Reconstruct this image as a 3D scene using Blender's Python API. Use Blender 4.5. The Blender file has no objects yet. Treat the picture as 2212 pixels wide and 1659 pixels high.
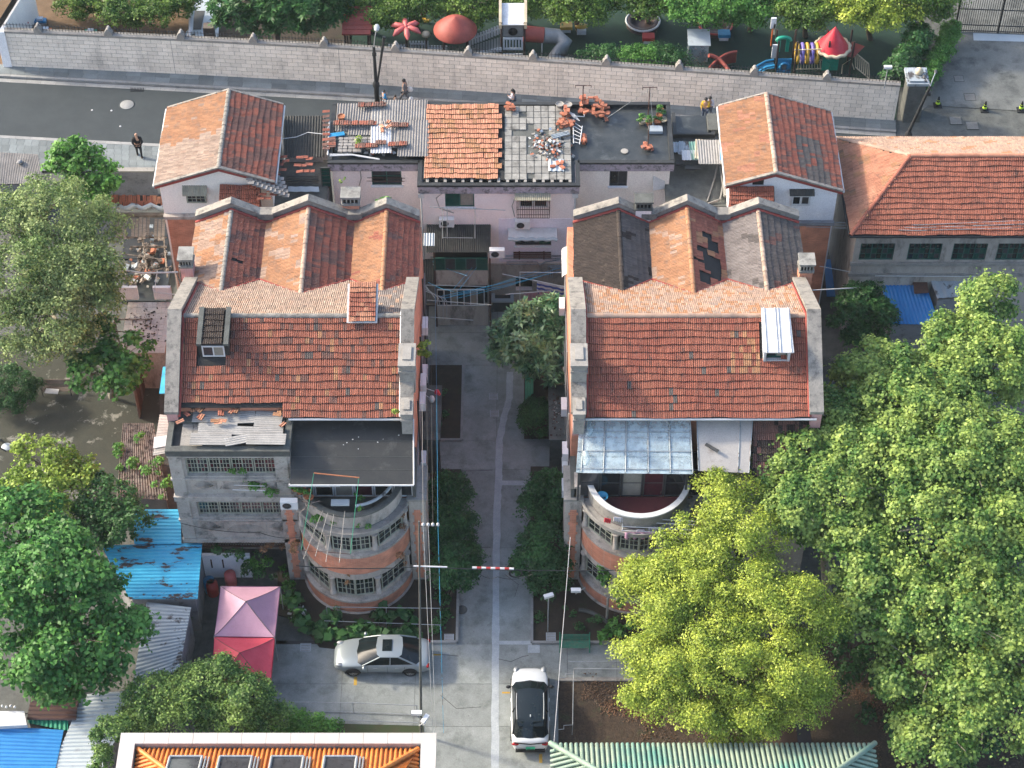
import bpy, bmesh, math, random
import numpy as np
from mathutils import Vector, Matrix
random.seed(7); RNG = np.random.default_rng(7)
scene = bpy.context.scene
COL = scene.collection
# ---------------------------------------------------------------- camera
F = 4473.0; CAMH = 88.0; TH = math.radians(48.5); ST, CT = math.sin(TH), math.cos(TH)
cam = bpy.data.cameras.new('camera'); camo = bpy.data.objects.new('camera', cam); COL.objects.link(camo)
camo.location = (0, 0, CAMH); camo.rotation_euler = (math.radians(90) - TH, 0, 0)
cam.sensor_width = 36; cam.lens = F / 2212 * 36; cam.clip_end = 2000; cam.clip_start = 1
scene.camera = camo
# ---------------------------------------------------------------- light
SUN_EL, SUN_BACK = 30.0, 20.0          # elevation; how far the sun stands behind straight left
w = bpy.data.worlds.new('World'); scene.world = w; w.use_nodes = True
nt = w.node_tree; bg = nt.nodes['Background']
sky = nt.nodes.new('ShaderNodeTexSky'); sky.sky_type = 'NISHITA'; sky.sun_disc = False
sky.sun_elevation = math.radians(SUN_EL); sky.sun_rotation = math.radians(-(90 - SUN_BACK))
sky.air_density = 1.0; sky.dust_density = 3.0; sky.ozone_density = 1.0
nt.links.new(sky.outputs[0], bg.inputs[0]); bg.inputs[1].default_value = 0.15
sun = bpy.data.lights.new('sun', 'SUN'); suno = bpy.data.objects.new('sun', sun); COL.objects.link(suno)
sun.energy = 2.0; sun.angle = math.radians(5); sun.color = (1.0, 0.90, 0.72)
e, b = math.radians(SUN_EL), math.radians(SUN_BACK)
sd = Vector((-math.cos(e) * math.cos(b), math.cos(e) * math.sin(b), math.sin(e)))
suno.rotation_euler = sd.to_track_quat('Z', 'Y').to_euler(); suno.location = (-40, 90, 60)
scene.view_settings.view_transform = 'Standard'; scene.view_settings.look = 'None'
scene.view_settings.gamma = 1; scene.view_settings.exposure = 1.74
scene.view_settings.use_curve_mapping = False
# ---------------------------------------------------------------- survey helpers: photo position (2212 wide) at a known height / depth -> place
def P(x, y, z=0.0):
    t = (CAMH - z) / (F * ST + (y - 829.5) * CT)
    return Vector(((x - 1106) * t, (F * CT - (y - 829.5) * ST) * t, z))
def PY(x, y, Y):
    v = y - 829.5; t = Y / (F * CT - v * ST)
    return Vector(((x - 1106) * t, Y, CAMH - (F * ST + v * CT) * t))
def R(k, x, y):
    return (((k - 1) % 3) * 737.33 + x / 3.0, ((k - 1) // 3) * 553 + y / 3.0)
V = Vector
def lerp(a, b, t): return a + (b - a) * t
# ---------------------------------------------------------------- mesh helpers
class M:
    def __init__(s): s.v = []; s.f = []; s.mi = []; s.sm = []
    def add(s, vs, fs, mi=0, sm=False):
        o = len(s.v); s.v += [tuple(q) for q in vs]
        for f in fs: s.f.append(tuple(i + o for i in f)); s.mi.append(mi); s.sm.append(sm)
        return s
    def box(s, a, b, mi=0):
        x0, y0, z0 = min(a[0], b[0]), min(a[1], b[1]), min(a[2], b[2]); x1, y1, z1 = max(a[0], b[0]), max(a[1], b[1]), max(a[2], b[2])
        return s.add([(x0,y0,z0),(x1,y0,z0),(x1,y1,z0),(x0,y1,z0),(x0,y0,z1),(x1,y0,z1),(x1,y1,z1),(x0,y1,z1)],
              [(0,3,2,1),(4,5,6,7),(0,1,5,4),(1,2,6,5),(2,3,7,6),(3,0,4,7)], mi)
    def obox(s, c, sz, rot=0, mi=0, mat=None):
        m = mat or (Matrix.Translation(c) @ Matrix.Rotation(rot, 4, 'Z'))
        hx, hy, hz = sz[0] / 2, sz[1] / 2, sz[2] / 2
        vs = [m @ V(q) for q in [(-hx,-hy,-hz),(hx,-hy,-hz),(hx,hy,-hz),(-hx,hy,-hz),(-hx,-hy,hz),(hx,-hy,hz),(hx,hy,hz),(-hx,hy,hz)]]
        return s.add(vs, [(0,3,2,1),(4,5,6,7),(0,1,5,4),(1,2,6,5),(2,3,7,6),(3,0,4,7)], mi)
    def prism(s, pts, z0, z1, mi=0):           # horizontal outline, anticlockwise
        n = len(pts); A = sum(pts[i][0]*pts[(i+1)%n][1]-pts[(i+1)%n][0]*pts[i][1] for i in range(n))
        if A < 0: pts = pts[::-1]
        vs = [(p[0], p[1], z0) for p in pts] + [(p[0], p[1], z1) for p in pts]
        return s.add(vs, [tuple(range(n))[::-1], tuple(range(n, 2*n))] + [(i, (i+1)%n, n+(i+1)%n, n+i) for i in range(n)], mi)
    def extr(s, pts, d, mi=0):                 # any planar outline pushed along d
        n = len(pts); pts = [V(p) for p in pts]; d = V(d)
        nrm = V((0,0,0))
        for i in range(n): nrm += pts[i].cross(pts[(i+1)%n])
        if nrm.dot(d) < 0: pts = pts[::-1]
        return s.add(pts + [p + d for p in pts], [tuple(range(n))[::-1], tuple(range(n, 2*n))] + [(i, (i+1)%n, n+(i+1)%n, n+i) for i in range(n)], mi)
    def tube(s, pts, r, n=6, mi=0, sm=True, cap=True):
        pts = [V(p) for p in pts]; k = len(pts); rr = r if isinstance(r, (list, tuple)) else [r]*k
        vs = []
        for i, p in enumerate(pts):
            t = (pts[min(i+1, k-1)] - pts[max(i-1, 0)]);
            if t.length < 1e-9: t = V((0,0,1))
            t.normalize(); a = V((0,0,1)) if abs(t.z) < .9 else V((1,0,0))
            x = t.cross(a).normalized(); y = t.cross(x)
            for j in range(n): q = 2*math.pi*j/n; vs.append(p + (x*math.cos(q) + y*math.sin(q))*rr[i])
        fs = [(i*n+j, i*n+(j+1)%n, (i+1)*n+(j+1)%n, (i+1)*n+j) for i in range(k-1) for j in range(n)]
        s.add(vs, fs, mi, sm)
        if cap: s.add(vs[:n], [tuple(range(n))[::-1]], mi); s.add(vs[-n:], [tuple(range(n))], mi)
        return s
    def lathe(s, c, prof, n=16, mi=0, sm=True, sx=1, sy=1):   # prof: (r,z)
        vs = [(c[0]+r*math.cos(2*math.pi*j/n)*sx, c[1]+r*math.sin(2*math.pi*j/n)*sy, c[2]+z) for r, z in prof for j in range(n)]
        fs = [(i*n+j, i*n+(j+1)%n, (i+1)*n+(j+1)%n, (i+1)*n+j) for i in range(len(prof)-1) for j in range(n)]
        s.add(vs, fs, mi, sm)
        if prof[0][0] > 1e-4: s.add(vs[:n], [tuple(range(n))[::-1]], mi)
        if prof[-1][0] > 1e-4: s.add(vs[-n:], [tuple(range(n))], mi)
        return s
    def corr(s, a, b, c, d, n, amp, mi=0, th=.006, seg=4, box=False):
        # ribbed sheet; a,b = low edge (left,right), c,d = high edge (right,left); n ribs across a-b
        a, b, c, d = V(a), V(b), V(c), V(d); nr = (b-a).cross(d-a).normalized()
        if nr.z < 0: nr = -nr
        k = n*seg; top = []
        if box: pf = [0, 1, 1, 0] if seg == 4 else [0]*(seg-3)+[1, 1, 0]
        for i in range(k+1):
            t = i/k; h = (pf[i % seg] if box else math.sin(2*math.pi*i/seg)) * amp
            top.append((lerp(a, b, t)+nr*h, lerp(d, c, t)+nr*h))
        vs = [p for q in top for p in q]
        s.add(vs, [(2*i, 2*i+2, 2*i+3, 2*i+1) for i in range(k)], mi, not box)
        vs2 = [p - nr*th*2 for p in vs]
        s.add(vs2, [(2*i, 2*i+1, 2*i+3, 2*i+2) for i in range(k)], mi, not box)
        m = len(top); allv = vs + vs2
        s.add(allv, [(2*i, 2*m+2*i, 2*m+2*i+2, 2*i+2) for i in range(k)] + [(2*i+1, 2*i+3, 2*m+2*i+3, 2*m+2*i+1) for i in range(k)], mi)
        return s
    def slab(s, a, b, c, d, th, mi=0):         # quad (outline) with thickness downwards along its normal
        a, b, c, d = V(a), V(b), V(c), V(d); nr = (b-a).cross(d-a).normalized()
        if nr.z < 0: nr = -nr
        return s.extr([a, b, c, d], -nr*th, mi)
    def ball(s, c, r, n=10, mi=0, sx=1, sy=1, sz=1):
        m = max(4, n//2); return s.lathe(c, [(max(1e-5, r*math.sin(math.pi*i/m)), -r*sz*math.cos(math.pi*i/m)) for i in range(m+1)], n, mi, True, sx, sy)
ORG = {}
def org(o): return ORG.get(o.name, V((0,0,0))) if o else V((0,0,0))
def mesh_of(name, m, mats, off):
    me = bpy.data.meshes.new(name)
    me.from_pydata([(v[0]-off[0], v[1]-off[1], v[2]-off[2]) for v in m.v], [], m.f)
    me.polygons.foreach_set('material_index', m.mi); me.polygons.foreach_set('use_smooth', m.sm)
    for q in (mats if isinstance(mats, (list, tuple)) else [mats]): me.materials.append(q)
    me.update(); return me
def obj(name, m, mats, parent=None, label=None):
    if parent is not None: off = org(parent)
    else:
        a = np.array(m.v); off = V(((a[:,0].min()+a[:,0].max())/2, (a[:,1].min()+a[:,1].max())/2, a[:,2].min()))
    o = bpy.data.objects.new(name, mesh_of(name, m, mats, off)); COL.objects.link(o)
    if parent is not None: o.parent = parent
    else: o.location = off
    ORG[o.name] = off.copy()
    if label: o['label'] = label
    return o
def tag(o, label=None, cat=None, group=None, kind=None):
    if label: o['label'] = label
    if cat: o['category'] = cat
    if group: o['group'] = group
    if kind: o['kind'] = kind
    return o
def struct(name, m, mats, parent=None): return tag(obj(name, m, mats, parent), kind='structure')
def thing(name, label, cat, loc, group=None):
    o = bpy.data.objects.new(name, None); COL.objects.link(o); o.location = loc; o.empty_display_size = .2
    ORG[o.name] = V(loc); tag(o, label, cat, group); return o
def inst(name, me, mw, parent=None):
    o = bpy.data.objects.new(name, me); COL.objects.link(o)
    if parent is not None:
        o.parent = parent; o.matrix_basis = Matrix.Translation(-org(parent)) @ mw
    else: o.matrix_basis = mw
    ORG[o.name] = org(parent) if parent is not None else mw.translation.copy()
    return o
def copy_tree(o, loc=None, rz=None, scale=None, label=None):
    r = o.copy(); COL.objects.link(r)
    if loc is not None: r.location = loc; ORG[r.name] = V(loc)
    if rz is not None: r.rotation_euler = (0, 0, rz)
    if scale: r.scale = scale if isinstance(scale, (tuple, list)) else (scale,)*3
    if label: r['label'] = label
    for c in o.children:
        d = c.copy(); COL.objects.link(d); d.parent = r
        for g in c.children:
            h = g.copy(); COL.objects.link(h); h.parent = d
    return r
# ---------------------------------------------------------------- materials
def _n(nt, t, **k):
    n = nt.nodes.new(t)
    for a, v in k.items(): setattr(n, a, v)
    return n
MATS = {}
FULL = {'pinkwall', 'lilacwall', 'creamwall', 'whitewall', 'block', 'dirtywall', 'stonegrey', 'p_white', 'glass', 'glass2', 'canopyglass'}; KB = .85
def mat(name, c, c2=None, sc=2.0, amt=1.0, rough=.8, bump=0.0, bsc=20.0, dirt=None, dsc=1.0, dthr=(.55, .7), rnd=0.0, metal=0.0, fine=.12, stretch=None, spec=.4):
    """c/c2 mixed by world noise, fine grain, optional dirt colour with its own patches, per-piece brightness spread"""
    if name not in FULL: c = tuple(q*KB for q in c); c2 = c2 and tuple(q*KB for q in c2); dirt = dirt and tuple(q*KB for q in dirt)
    m = bpy.data.materials.new(name); m.use_nodes = True; nt = m.node_tree; L = nt.links; bs = nt.nodes['Principled BSDF']
    geo = _n(nt, 'ShaderNodeNewGeometry'); pos = geo.outputs['Position']
    if stretch:
        mp = _n(nt, 'ShaderNodeMapping'); mp.inputs['Scale'].default_value = stretch; L.new(pos, mp.inputs[0]); pos = mp.outputs[0]
    n1 = _n(nt, 'ShaderNodeTexNoise'); n1.inputs['Scale'].default_value = sc; n1.inputs['Detail'].default_value = 6; n1.inputs['Roughness'].default_value = .65
    L.new(pos, n1.inputs[0])
    r = _n(nt, 'ShaderNodeMapRange'); r.inputs[1].default_value = .35; r.inputs[2].default_value = .65; L.new(n1.outputs[0], r.inputs[0])
    r.inputs[4].default_value = amt
    mx = _n(nt, 'ShaderNodeMix', data_type='RGBA'); c2 = c2 or tuple(q*.75 for q in c)
    mx.inputs[6].default_value = (*c, 1); mx.inputs[7].default_value = (*c2, 1); L.new(r.outputs[0], mx.inputs[0]); out = mx.outputs[2]
    if dirt:
        n2 = _n(nt, 'ShaderNodeTexNoise'); n2.inputs['Scale'].default_value = dsc; n2.inputs['Detail'].default_value = 8; n2.inputs['Roughness'].default_value = .7
        L.new(pos, n2.inputs[0])
        r2 = _n(nt, 'ShaderNodeMapRange'); r2.inputs[1].default_value = dthr[0]; r2.inputs[2].default_value = dthr[1]; L.new(n2.outputs[0], r2.inputs[0])
        m2 = _n(nt, 'ShaderNodeMix', data_type='RGBA'); m2.inputs[7].default_value = (*dirt, 1); L.new(out, m2.inputs[6]); L.new(r2.outputs[0], m2.inputs[0]); out = m2.outputs[2]
    # brightness: fine grain and per-piece
    n3 = _n(nt, 'ShaderNodeTexNoise'); n3.inputs['Scale'].default_value = bsc; n3.inputs['Detail'].default_value = 4; L.new(geo.outputs['Position'], n3.inputs[0])
    r3 = _n(nt, 'ShaderNodeMapRange'); r3.inputs[1].default_value = .3; r3.inputs[2].default_value = .7; r3.inputs[3].default_value = 1-fine; r3.inputs[4].default_value = 1+fine; L.new(n3.outputs[0], r3.inputs[0]); fac = r3.outputs[0]
    if rnd:
        oi = _n(nt, 'ShaderNodeObjectInfo'); a = _n(nt, 'ShaderNodeMath', operation='ADD'); L.new(oi.outputs['Random'], a.inputs[0]); L.new(geo.outputs['Random Per Island'], a.inputs[1])
        fr = _n(nt, 'ShaderNodeMath', operation='FRACT'); L.new(a.outputs[0], fr.inputs[0])
        r4 = _n(nt, 'ShaderNodeMapRange'); r4.inputs[3].default_value = 1-rnd; r4.inputs[4].default_value = 1+rnd; L.new(fr.outputs[0], r4.inputs[0])
        mu = _n(nt, 'ShaderNodeMath', operation='MULTIPLY'); L.new(fac, mu.inputs[0]); L.new(r4.outputs[0], mu.inputs[1]); fac = mu.outputs[0]
    vm = _n(nt, 'ShaderNodeVectorMath', operation='SCALE'); L.new(out, vm.inputs[0]); L.new(fac, vm.inputs['Scale']); L.new(vm.outputs[0], bs.inputs['Base Color'])
    bs.inputs['Roughness'].default_value = rough; bs.inputs['Metallic'].default_value = metal; bs.inputs['Specular IOR Level'].default_value = spec
    if bump:
        bp = _n(nt, 'ShaderNodeBump'); bp.inputs['Strength'].default_value = bump; bp.inputs['Distance'].default_value = .03; L.new(n3.outputs[0], bp.inputs['Height']); L.new(bp.outputs[0], bs.inputs['Normal'])
    MATS[name] = m; return m
def leafmat(name, c, c2, rnd=.35, trans=.35, rough=.5, sc=.6, spec=.3):
    m = bpy.data.materials.new(name); m.use_nodes = True; nt = m.node_tree; L = nt.links; bs = nt.nodes['Principled BSDF']; outn = nt.nodes['Material Output']
    geo = _n(nt, 'ShaderNodeNewGeometry'); n1 = _n(nt, 'ShaderNodeTexNoise'); n1.inputs['Scale'].default_value = sc; n1.inputs['Detail'].default_value = 3; L.new(geo.outputs['Position'], n1.inputs[0])
    r = _n(nt, 'ShaderNodeMapRange'); r.inputs[1].default_value = .35; r.inputs[2].default_value = .65; L.new(n1.outputs[0], r.inputs[0])
    ad = _n(nt, 'ShaderNodeMath', operation='MULTIPLY_ADD'); L.new(geo.outputs['Random Per Island'], ad.inputs[0]); ad.inputs[1].default_value = .7; ad.inputs[2].default_value = -.35
    a2 = _n(nt, 'ShaderNodeMath', operation='ADD', use_clamp=True); L.new(ad.outputs[0], a2.inputs[0]); L.new(r.outputs[0], a2.inputs[1])
    mx = _n(nt, 'ShaderNodeMix', data_type='RGBA'); mx.inputs[6].default_value = (*c, 1); mx.inputs[7].default_value = (*c2, 1); L.new(a2.outputs[0], mx.inputs[0])
    r4 = _n(nt, 'ShaderNodeMapRange'); r4.inputs[3].default_value = (1-rnd)*.95; r4.inputs[4].default_value = (1+rnd)*.95; L.new(geo.outputs['Random Per Island'], r4.inputs[0])
    vm = _n(nt, 'ShaderNodeVectorMath', operation='SCALE'); L.new(mx.outputs[2], vm.inputs[0]); L.new(r4.outputs[0], vm.inputs['Scale']); L.new(vm.outputs[0], bs.inputs['Base Color'])
    bs.inputs['Roughness'].default_value = rough; bs.inputs['Specular IOR Level'].default_value = spec
    tr = _n(nt, 'ShaderNodeBsdfTranslucent'); L.new(vm.outputs[0], tr.inputs[0]); ms = _n(nt, 'ShaderNodeMixShader'); ms.inputs[0].default_value = trans
    L.new(bs.outputs[0], ms.inputs[1]); L.new(tr.outputs[0], ms.inputs[2]); L.new(ms.outputs[0], outn.inputs[0]); MATS[name] = m; return m
def brickmat(name, c, c2, mortar, bw=.24, bh=.075, rough=.85):
    m = bpy.data.materials.new(name); m.use_nodes = True; nt = m.node_tree; L = nt.links; bs = nt.nodes['Principled BSDF']
    geo = _n(nt, 'ShaderNodeNewGeometry'); sp = _n(nt, 'ShaderNodeSeparateXYZ'); L.new(geo.outputs['Position'], sp.inputs[0])
    ad = _n(nt, 'ShaderNodeMath', operation='ADD'); L.new(sp.outputs[0], ad.inputs[0]); L.new(sp.outputs[1], ad.inputs[1])
    cb = _n(nt, 'ShaderNodeCombineXYZ'); L.new(ad.outputs[0], cb.inputs[0]); L.new(sp.outputs[2], cb.inputs[1])
    br = _n(nt, 'ShaderNodeTexBrick'); L.new(cb.outputs[0], br.inputs[0]); br.inputs['Scale'].default_value = 1; br.inputs['Brick Width'].default_value = bw; br.inputs['Row Height'].default_value = bh
    br.inputs['Mortar Size'].default_value = .008; br.inputs['Color1'].default_value = (*c, 1); br.inputs['Color2'].default_value = (*c2, 1); br.inputs['Mortar'].default_value = (*mortar, 1)
    n1 = _n(nt, 'ShaderNodeTexNoise'); n1.inputs['Scale'].default_value = 1.5; n1.inputs['Detail'].default_value = 6; L.new(geo.outputs['Position'], n1.inputs[0])
    r = _n(nt, 'ShaderNodeMapRange'); r.inputs[1].default_value = .3; r.inputs[2].default_value = .7; r.inputs[3].default_value = .7; r.inputs[4].default_value = 1.15; L.new(n1.outputs[0], r.inputs[0])
    vm = _n(nt, 'ShaderNodeVectorMath', operation='SCALE'); L.new(br.outputs[0], vm.inputs[0]); L.new(r.outputs[0], vm.inputs['Scale']); L.new(vm.outputs[0], bs.inputs['Base Color'])
    bs.inputs['Roughness'].default_value = rough; MATS[name] = m; return m
def glassmat(name, c, rough=.12, alpha=1.0, spec=.6):
    m = mat(name, c, tuple(q*.6 for q in c), sc=3, rough=rough, fine=.05, spec=spec)
    if alpha < 1: m.node_tree.nodes['Principled BSDF'].inputs['Alpha'].default_value = alpha
    return m
# roof tiles
mat('tile_red', (.33,.115,.072), (.25,.080,.052), sc=1.8, rnd=.17, dirt=(.11,.06,.045), dsc=2.6, dthr=(.55,.75), stretch=(1,.45,.45), rough=.85)
mat('tile_red2', (.31,.10,.062), (.23,.068,.045), sc=1.8, rnd=.15, dirt=(.075,.052,.045), dsc=2.8, dthr=(.53,.70), stretch=(1,.5,.5), rough=.85)
mat('tile_orange', (.39,.195,.10), (.30,.14,.07), sc=1.1, rnd=.14, dirt=(.22,.155,.115), dsc=2.2, dthr=(.5,.72), rough=.85)
mat('tile_new', (.52,.245,.15), (.42,.18,.11), sc=1.5, rnd=.2, rough=.85)
mat('tile_brown', (.20,.09,.068), (.13,.065,.052), sc=1.5, rnd=.16, dirt=(.07,.05,.045), dsc=2, dthr=(.5,.7), rough=.85)
mat('tile_tan', (.40,.30,.23), (.30,.21,.16), sc=1.5, rnd=.2, dirt=(.2,.15,.13), dsc=2, rough=.9)
mat('tile_dark', (.026,.019,.016), (.05,.036,.029), sc=2.5, rnd=.2, dirt=(.14,.11,.09), dsc=3, dthr=(.6,.75), rough=.9)
mat('tile_grey', (.23,.20,.185), (.16,.135,.125), sc=1.6, rnd=.13, rough=.9)
mat('tile_dgrey', (.085,.075,.07), (.12,.10,.09), sc=1.6, rnd=.15, rough=.9)
mat('tile_pale', (.41,.28,.205), (.31,.205,.15), sc=1.5, rnd=.2, dirt=(.25,.2,.18), dsc=1, dthr=(.5,.7), rough=.9)
mat('tile_hall', (.46,.22,.135), (.36,.15,.09), sc=.9, rnd=.15, dirt=(.16,.08,.06), dsc=1.4, dthr=(.55,.75), rough=.85)
mat('tile_hallred', (.36,.125,.078), (.27,.088,.055), sc=.9, rnd=.17, dirt=(.10,.05,.04), dsc=1.6, dthr=(.5,.72), rough=.85)
mat('underlay', (.03,.03,.03), rough=.95); mat('tile_edge', (.10,.042,.03), (.055,.03,.023), sc=6, rnd=.3, rough=.95); mat('slabgrey', (.30,.29,.265), (.20,.195,.18), sc=1.5, dirt=(.11,.105,.095), dsc=1.6, dthr=(.5,.68), rnd=.12, rough=.9)  # dark tile lips and rib grooves: shadow lines between tiles put into the colour
mat('redmortar', (.33,.06,.045), (.26,.06,.05), rough=.9)
# walls
mat('concrete', (.36,.34,.31), (.24,.23,.21), sc=1.2, dirt=(.11,.105,.10), dsc=2.2, dthr=(.5,.68), rough=.9, bump=.3)
mat('conc_dark', (.115,.12,.11), (.07,.073,.068), sc=1.4, dirt=(.05,.05,.05), dsc=2, dthr=(.55,.7), rough=.9, bump=.3)
mat('conc_light', (.33,.31,.28), (.24,.225,.205), sc=1.6, dirt=(.15,.14,.13), dsc=2.6, dthr=(.55,.7), rough=.9)
mat('copingstone', (.29,.265,.23), (.20,.185,.165), sc=2.0, dirt=(.085,.08,.075), dsc=2.4, dthr=(.5,.68), rough=.9, bump=.3, rnd=.1)
mat('bitumen', (.018,.020,.021), (.030,.031,.030), sc=1.0, rough=.55, dirt=(.085,.083,.08), dsc=.7, dthr=(.55,.75))
mat('bitumen_wet', (.022,.026,.028), (.05,.055,.055), sc=1.0, rough=.35, dirt=(.11,.12,.12), dsc=.9, dthr=(.56,.75))
mat('pinkwall', (.83,.72,.685), (.77,.66,.63), sc=.8, dirt=(.50,.42,.40), dsc=1.5, dthr=(.6,.8), rough=.9, stretch=(1,1,.35))
mat('lilacwall', (.74,.67,.73), (.69,.62,.68), sc=.8, rough=.9)
mat('creamwall', (.82,.77,.70), (.75,.69,.63), sc=.8, dirt=(.45,.38,.33), dsc=1.2, dthr=(.62,.8), rough=.9, stretch=(1,1,.35))
mat('whitewall', (.74,.74,.75), (.66,.66,.68), sc=.9, dirt=(.5,.48,.47), dsc=1.2, dthr=(.6,.8), rough=.9)
mat('dirtywall', (.42,.375,.33), (.31,.275,.24), sc=1.0, dirt=(.13,.12,.11), dsc=1.6, dthr=(.5,.7), rough=.9, stretch=(1,1,.4))
mat('lilacband', (.42,.36,.40), (.30,.26,.28), sc=2.0, dirt=(.12,.11,.11), dsc=3, dthr=(.5,.62), rough=.9)
mat('pinkbrick_p', (.60,.33,.31), (.52,.28,.26), sc=2, rough=.9)
brickmat('brick', (.60,.23,.13), (.50,.18,.10), (.52,.30,.22))
brickmat('brick_pink', (.58,.30,.27), (.5,.25,.23), (.62,.42,.38))
mat('greywall', (.25,.25,.26), (.19,.19,.20), sc=1, dirt=(.10,.10,.10), dsc=2, rough=.9)
mat('stonegrey', (.38,.355,.32), (.28,.26,.235), sc=1.5, dirt=(.08,.08,.075), dsc=2, dthr=(.52,.7), rough=.9, bump=.3)
mat('block', (.74,.66,.57), (.66,.59,.51), sc=1.0, rnd=.09, rough=.85, dirt=(.44,.39,.34), dsc=.7, dthr=(.52,.74), stretch=(1,1,.4))
mat('joint', (.07,.063,.06), rough=.95)
mat('whitepaint', (.60,.60,.60), (.52,.52,.52), sc=3, rough=.5, dirt=(.4,.38,.35), dsc=3, dthr=(.66,.8))
mat('white_plastic', (.72,.73,.74), (.66,.66,.66), sc=3, rough=.4, fine=.04)
# ground
mat('soil', (.055,.040,.028), (.035,.028,.020), sc=2.5, rough=.95, bump=.6, dirt=(.03,.045,.018), dsc=1.2)
mat('leaflitter', (.065,.042,.028), (.035,.026,.018), sc=6, rough=.95, bump=.8, bsc=12, fine=.5, dirt=(.04,.05,.02), dsc=.9)
mat('asphalt', (.034,.043,.048), (.043,.053,.058), sc=.8, rough=.9, bump=.2, fine=.1)
mat('slab', (.285,.305,.295), (.205,.222,.213), sc=.7, rough=.85, bump=.2, dirt=(.125,.138,.128), dsc=1.0, dthr=(.5,.72), rnd=.08)
mat('slab_patch', (.40,.43,.45), (.32,.35,.37), sc=2, rough=.85)
mat('paver', (.19,.215,.22), (.145,.165,.17), sc=1, rnd=.22, rough=.85)
mat('kerbstone', (.30,.30,.29), (.24,.24,.235), sc=2, rough=.85, rnd=.1)
mat('turf', (.010,.040,.026), (.008,.03,.022), sc=3, rough=.95, bump=.4)
mat('sand', (.16,.10,.055), (.12,.075,.04), sc=1.5, rough=.95, bump=.6)
mat('lichenground', (.05,.052,.040), (.038,.042,.032), sc=1.5, rough=.95, bump=.5, dirt=(.24,.24,.21), dsc=.75, dthr=(.56,.63))
mat('plaza', (.17,.175,.165), (.11,.115,.11), sc=.5, rough=.9, dirt=(.055,.06,.058), dsc=.45, dthr=(.5,.65), bump=.2)
mat('whitetile', (.52,.49,.46), (.45,.42,.39), sc=2, rnd=.06, rough=.5, dirt=(.10,.07,.05), dsc=1.8, dthr=(.60,.72))
mat('grass', (.035,.055,.020), (.05,.05,.025), sc=2, rough=.95)
# metals, plastics and so on
mat('blacksteel', (.018,.02,.022), rough=.5); mat('rust', (.10,.045,.03), (.06,.035,.03), sc=6, rough=.9)
mat('steel', (.42,.44,.45), (.32,.34,.35), sc=3, rough=.45, metal=.4); mat('darkmetal', (.06,.062,.063), rough=.6)
mat('bluesheet', (.03,.30,.52), (.06,.42,.64), sc=.9, rough=.45, dirt=(.05,.035,.03), dsc=1.2, dthr=(.56,.60), stretch=(.7,1.7,1), fine=.06)
mat('bluesheet2', (.02,.18,.46), (.03,.22,.50), sc=1.0, rough=.45, fine=.05)
mat('greysheet', (.34,.38,.41), (.27,.31,.34), sc=1.0, rough=.45, dirt=(.06,.052,.048), dsc=1.3, dthr=(.54,.60), fine=.06)
mat('palesheet', (.42,.47,.50), (.37,.42,.45), sc=1.0, rough=.45, dirt=(.22,.22,.22), dsc=1.5, dthr=(.6,.8), fine=.06)
mat('brownsheet', (.06,.025,.02), (.04,.02,.018), sc=2, rough=.5)
mat('blacksheet', (.035,.036,.034), (.06,.058,.052), sc=2.5, rough=.85, dirt=(.13,.12,.11), dsc=3, dthr=(.6,.75))
mat('asbestos', (.30,.28,.26), (.21,.195,.185), sc=1.5, rough=.9, dirt=(.16,.15,.14), dsc=2, dthr=(.58,.72), rnd=.12)
mat('asbestos_l', (.36,.345,.325), (.27,.26,.245), sc=2, rough=.85, rnd=.1)
mat('awning_old', (.34,.32,.24), (.26,.24,.18), sc=3, rough=.8); mat('oldwood', (.20,.165,.14), (.11,.085,.07), sc=3, rough=.95, rnd=.2, stretch=(1,4,1))
mat('planks', (.26,.22,.19), (.14,.11,.09), sc=4, rough=.95, rnd=.25, dirt=(.05,.04,.035), dsc=4, dthr=(.5,.6))
mat('frame_g', (.38,.39,.31), (.28,.29,.23), sc=3, rough=.7); mat('greenframe', (.02,.11,.085), rough=.5); mat('whiteframe', (.72,.72,.72), rough=.5, fine=.03)
glassmat('glass', (.018,.022,.024)); glassmat('glass2', (.05,.05,.055)); glassmat('glass_g', (.015,.08,.06)); glassmat('glass_red', (.09,.02,.03))
glassmat('canopyglass', (.58,.70,.73), rough=.15, alpha=.4); mat('polycarb', (.40,.37,.34), (.34,.32,.30), sc=1, rough=.45, dirt=(.25,.22,.2), dsc=1.5)
mat('curtain', (.30,.27,.22), rough=.9); mat('black', (.008,.008,.009), rough=.9); mat('green_paint', (.01,.26,.15), (.01,.18,.10), sc=4, rough=.5)
mat('oldpaint', (.02,.17,.11), (.09,.16,.11), sc=8, rough=.8)
mat('pinktent', (.52,.30,.40), (.46,.26,.35), sc=1.5, rough=.7, fine=.05, dirt=(.42,.25,.31), dsc=2.2, dthr=(.55,.75)); mat('redtent', (.62,.08,.12), (.54,.055,.09), sc=1.5, rough=.7, fine=.05, dirt=(.45,.05,.08), dsc=2.2, dthr=(.55,.75))
mat('orangetile', (.66,.22,.04), (.55,.16,.03), sc=2, rough=.55, rnd=.12, dirt=(.36,.13,.05), dsc=2.5, dthr=(.56,.75)); mat('greentile', (.29,.36,.27), (.20,.28,.22), sc=1.4, rough=.6, dirt=(.10,.28,.23), dsc=.22, dthr=(.48,.62))
mat('whitestone', (.50,.465,.43), (.45,.42,.39), sc=1, rough=.7, rnd=.04, fine=.03)
mat('skin', (.50,.30,.21), rough=.6, fine=.03); mat('hair', (.012,.010,.010), rough=.5); mat('clothblack', (.012,.013,.016), rough=.85); mat('clothgrey', (.13,.13,.14), rough=.9)
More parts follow.
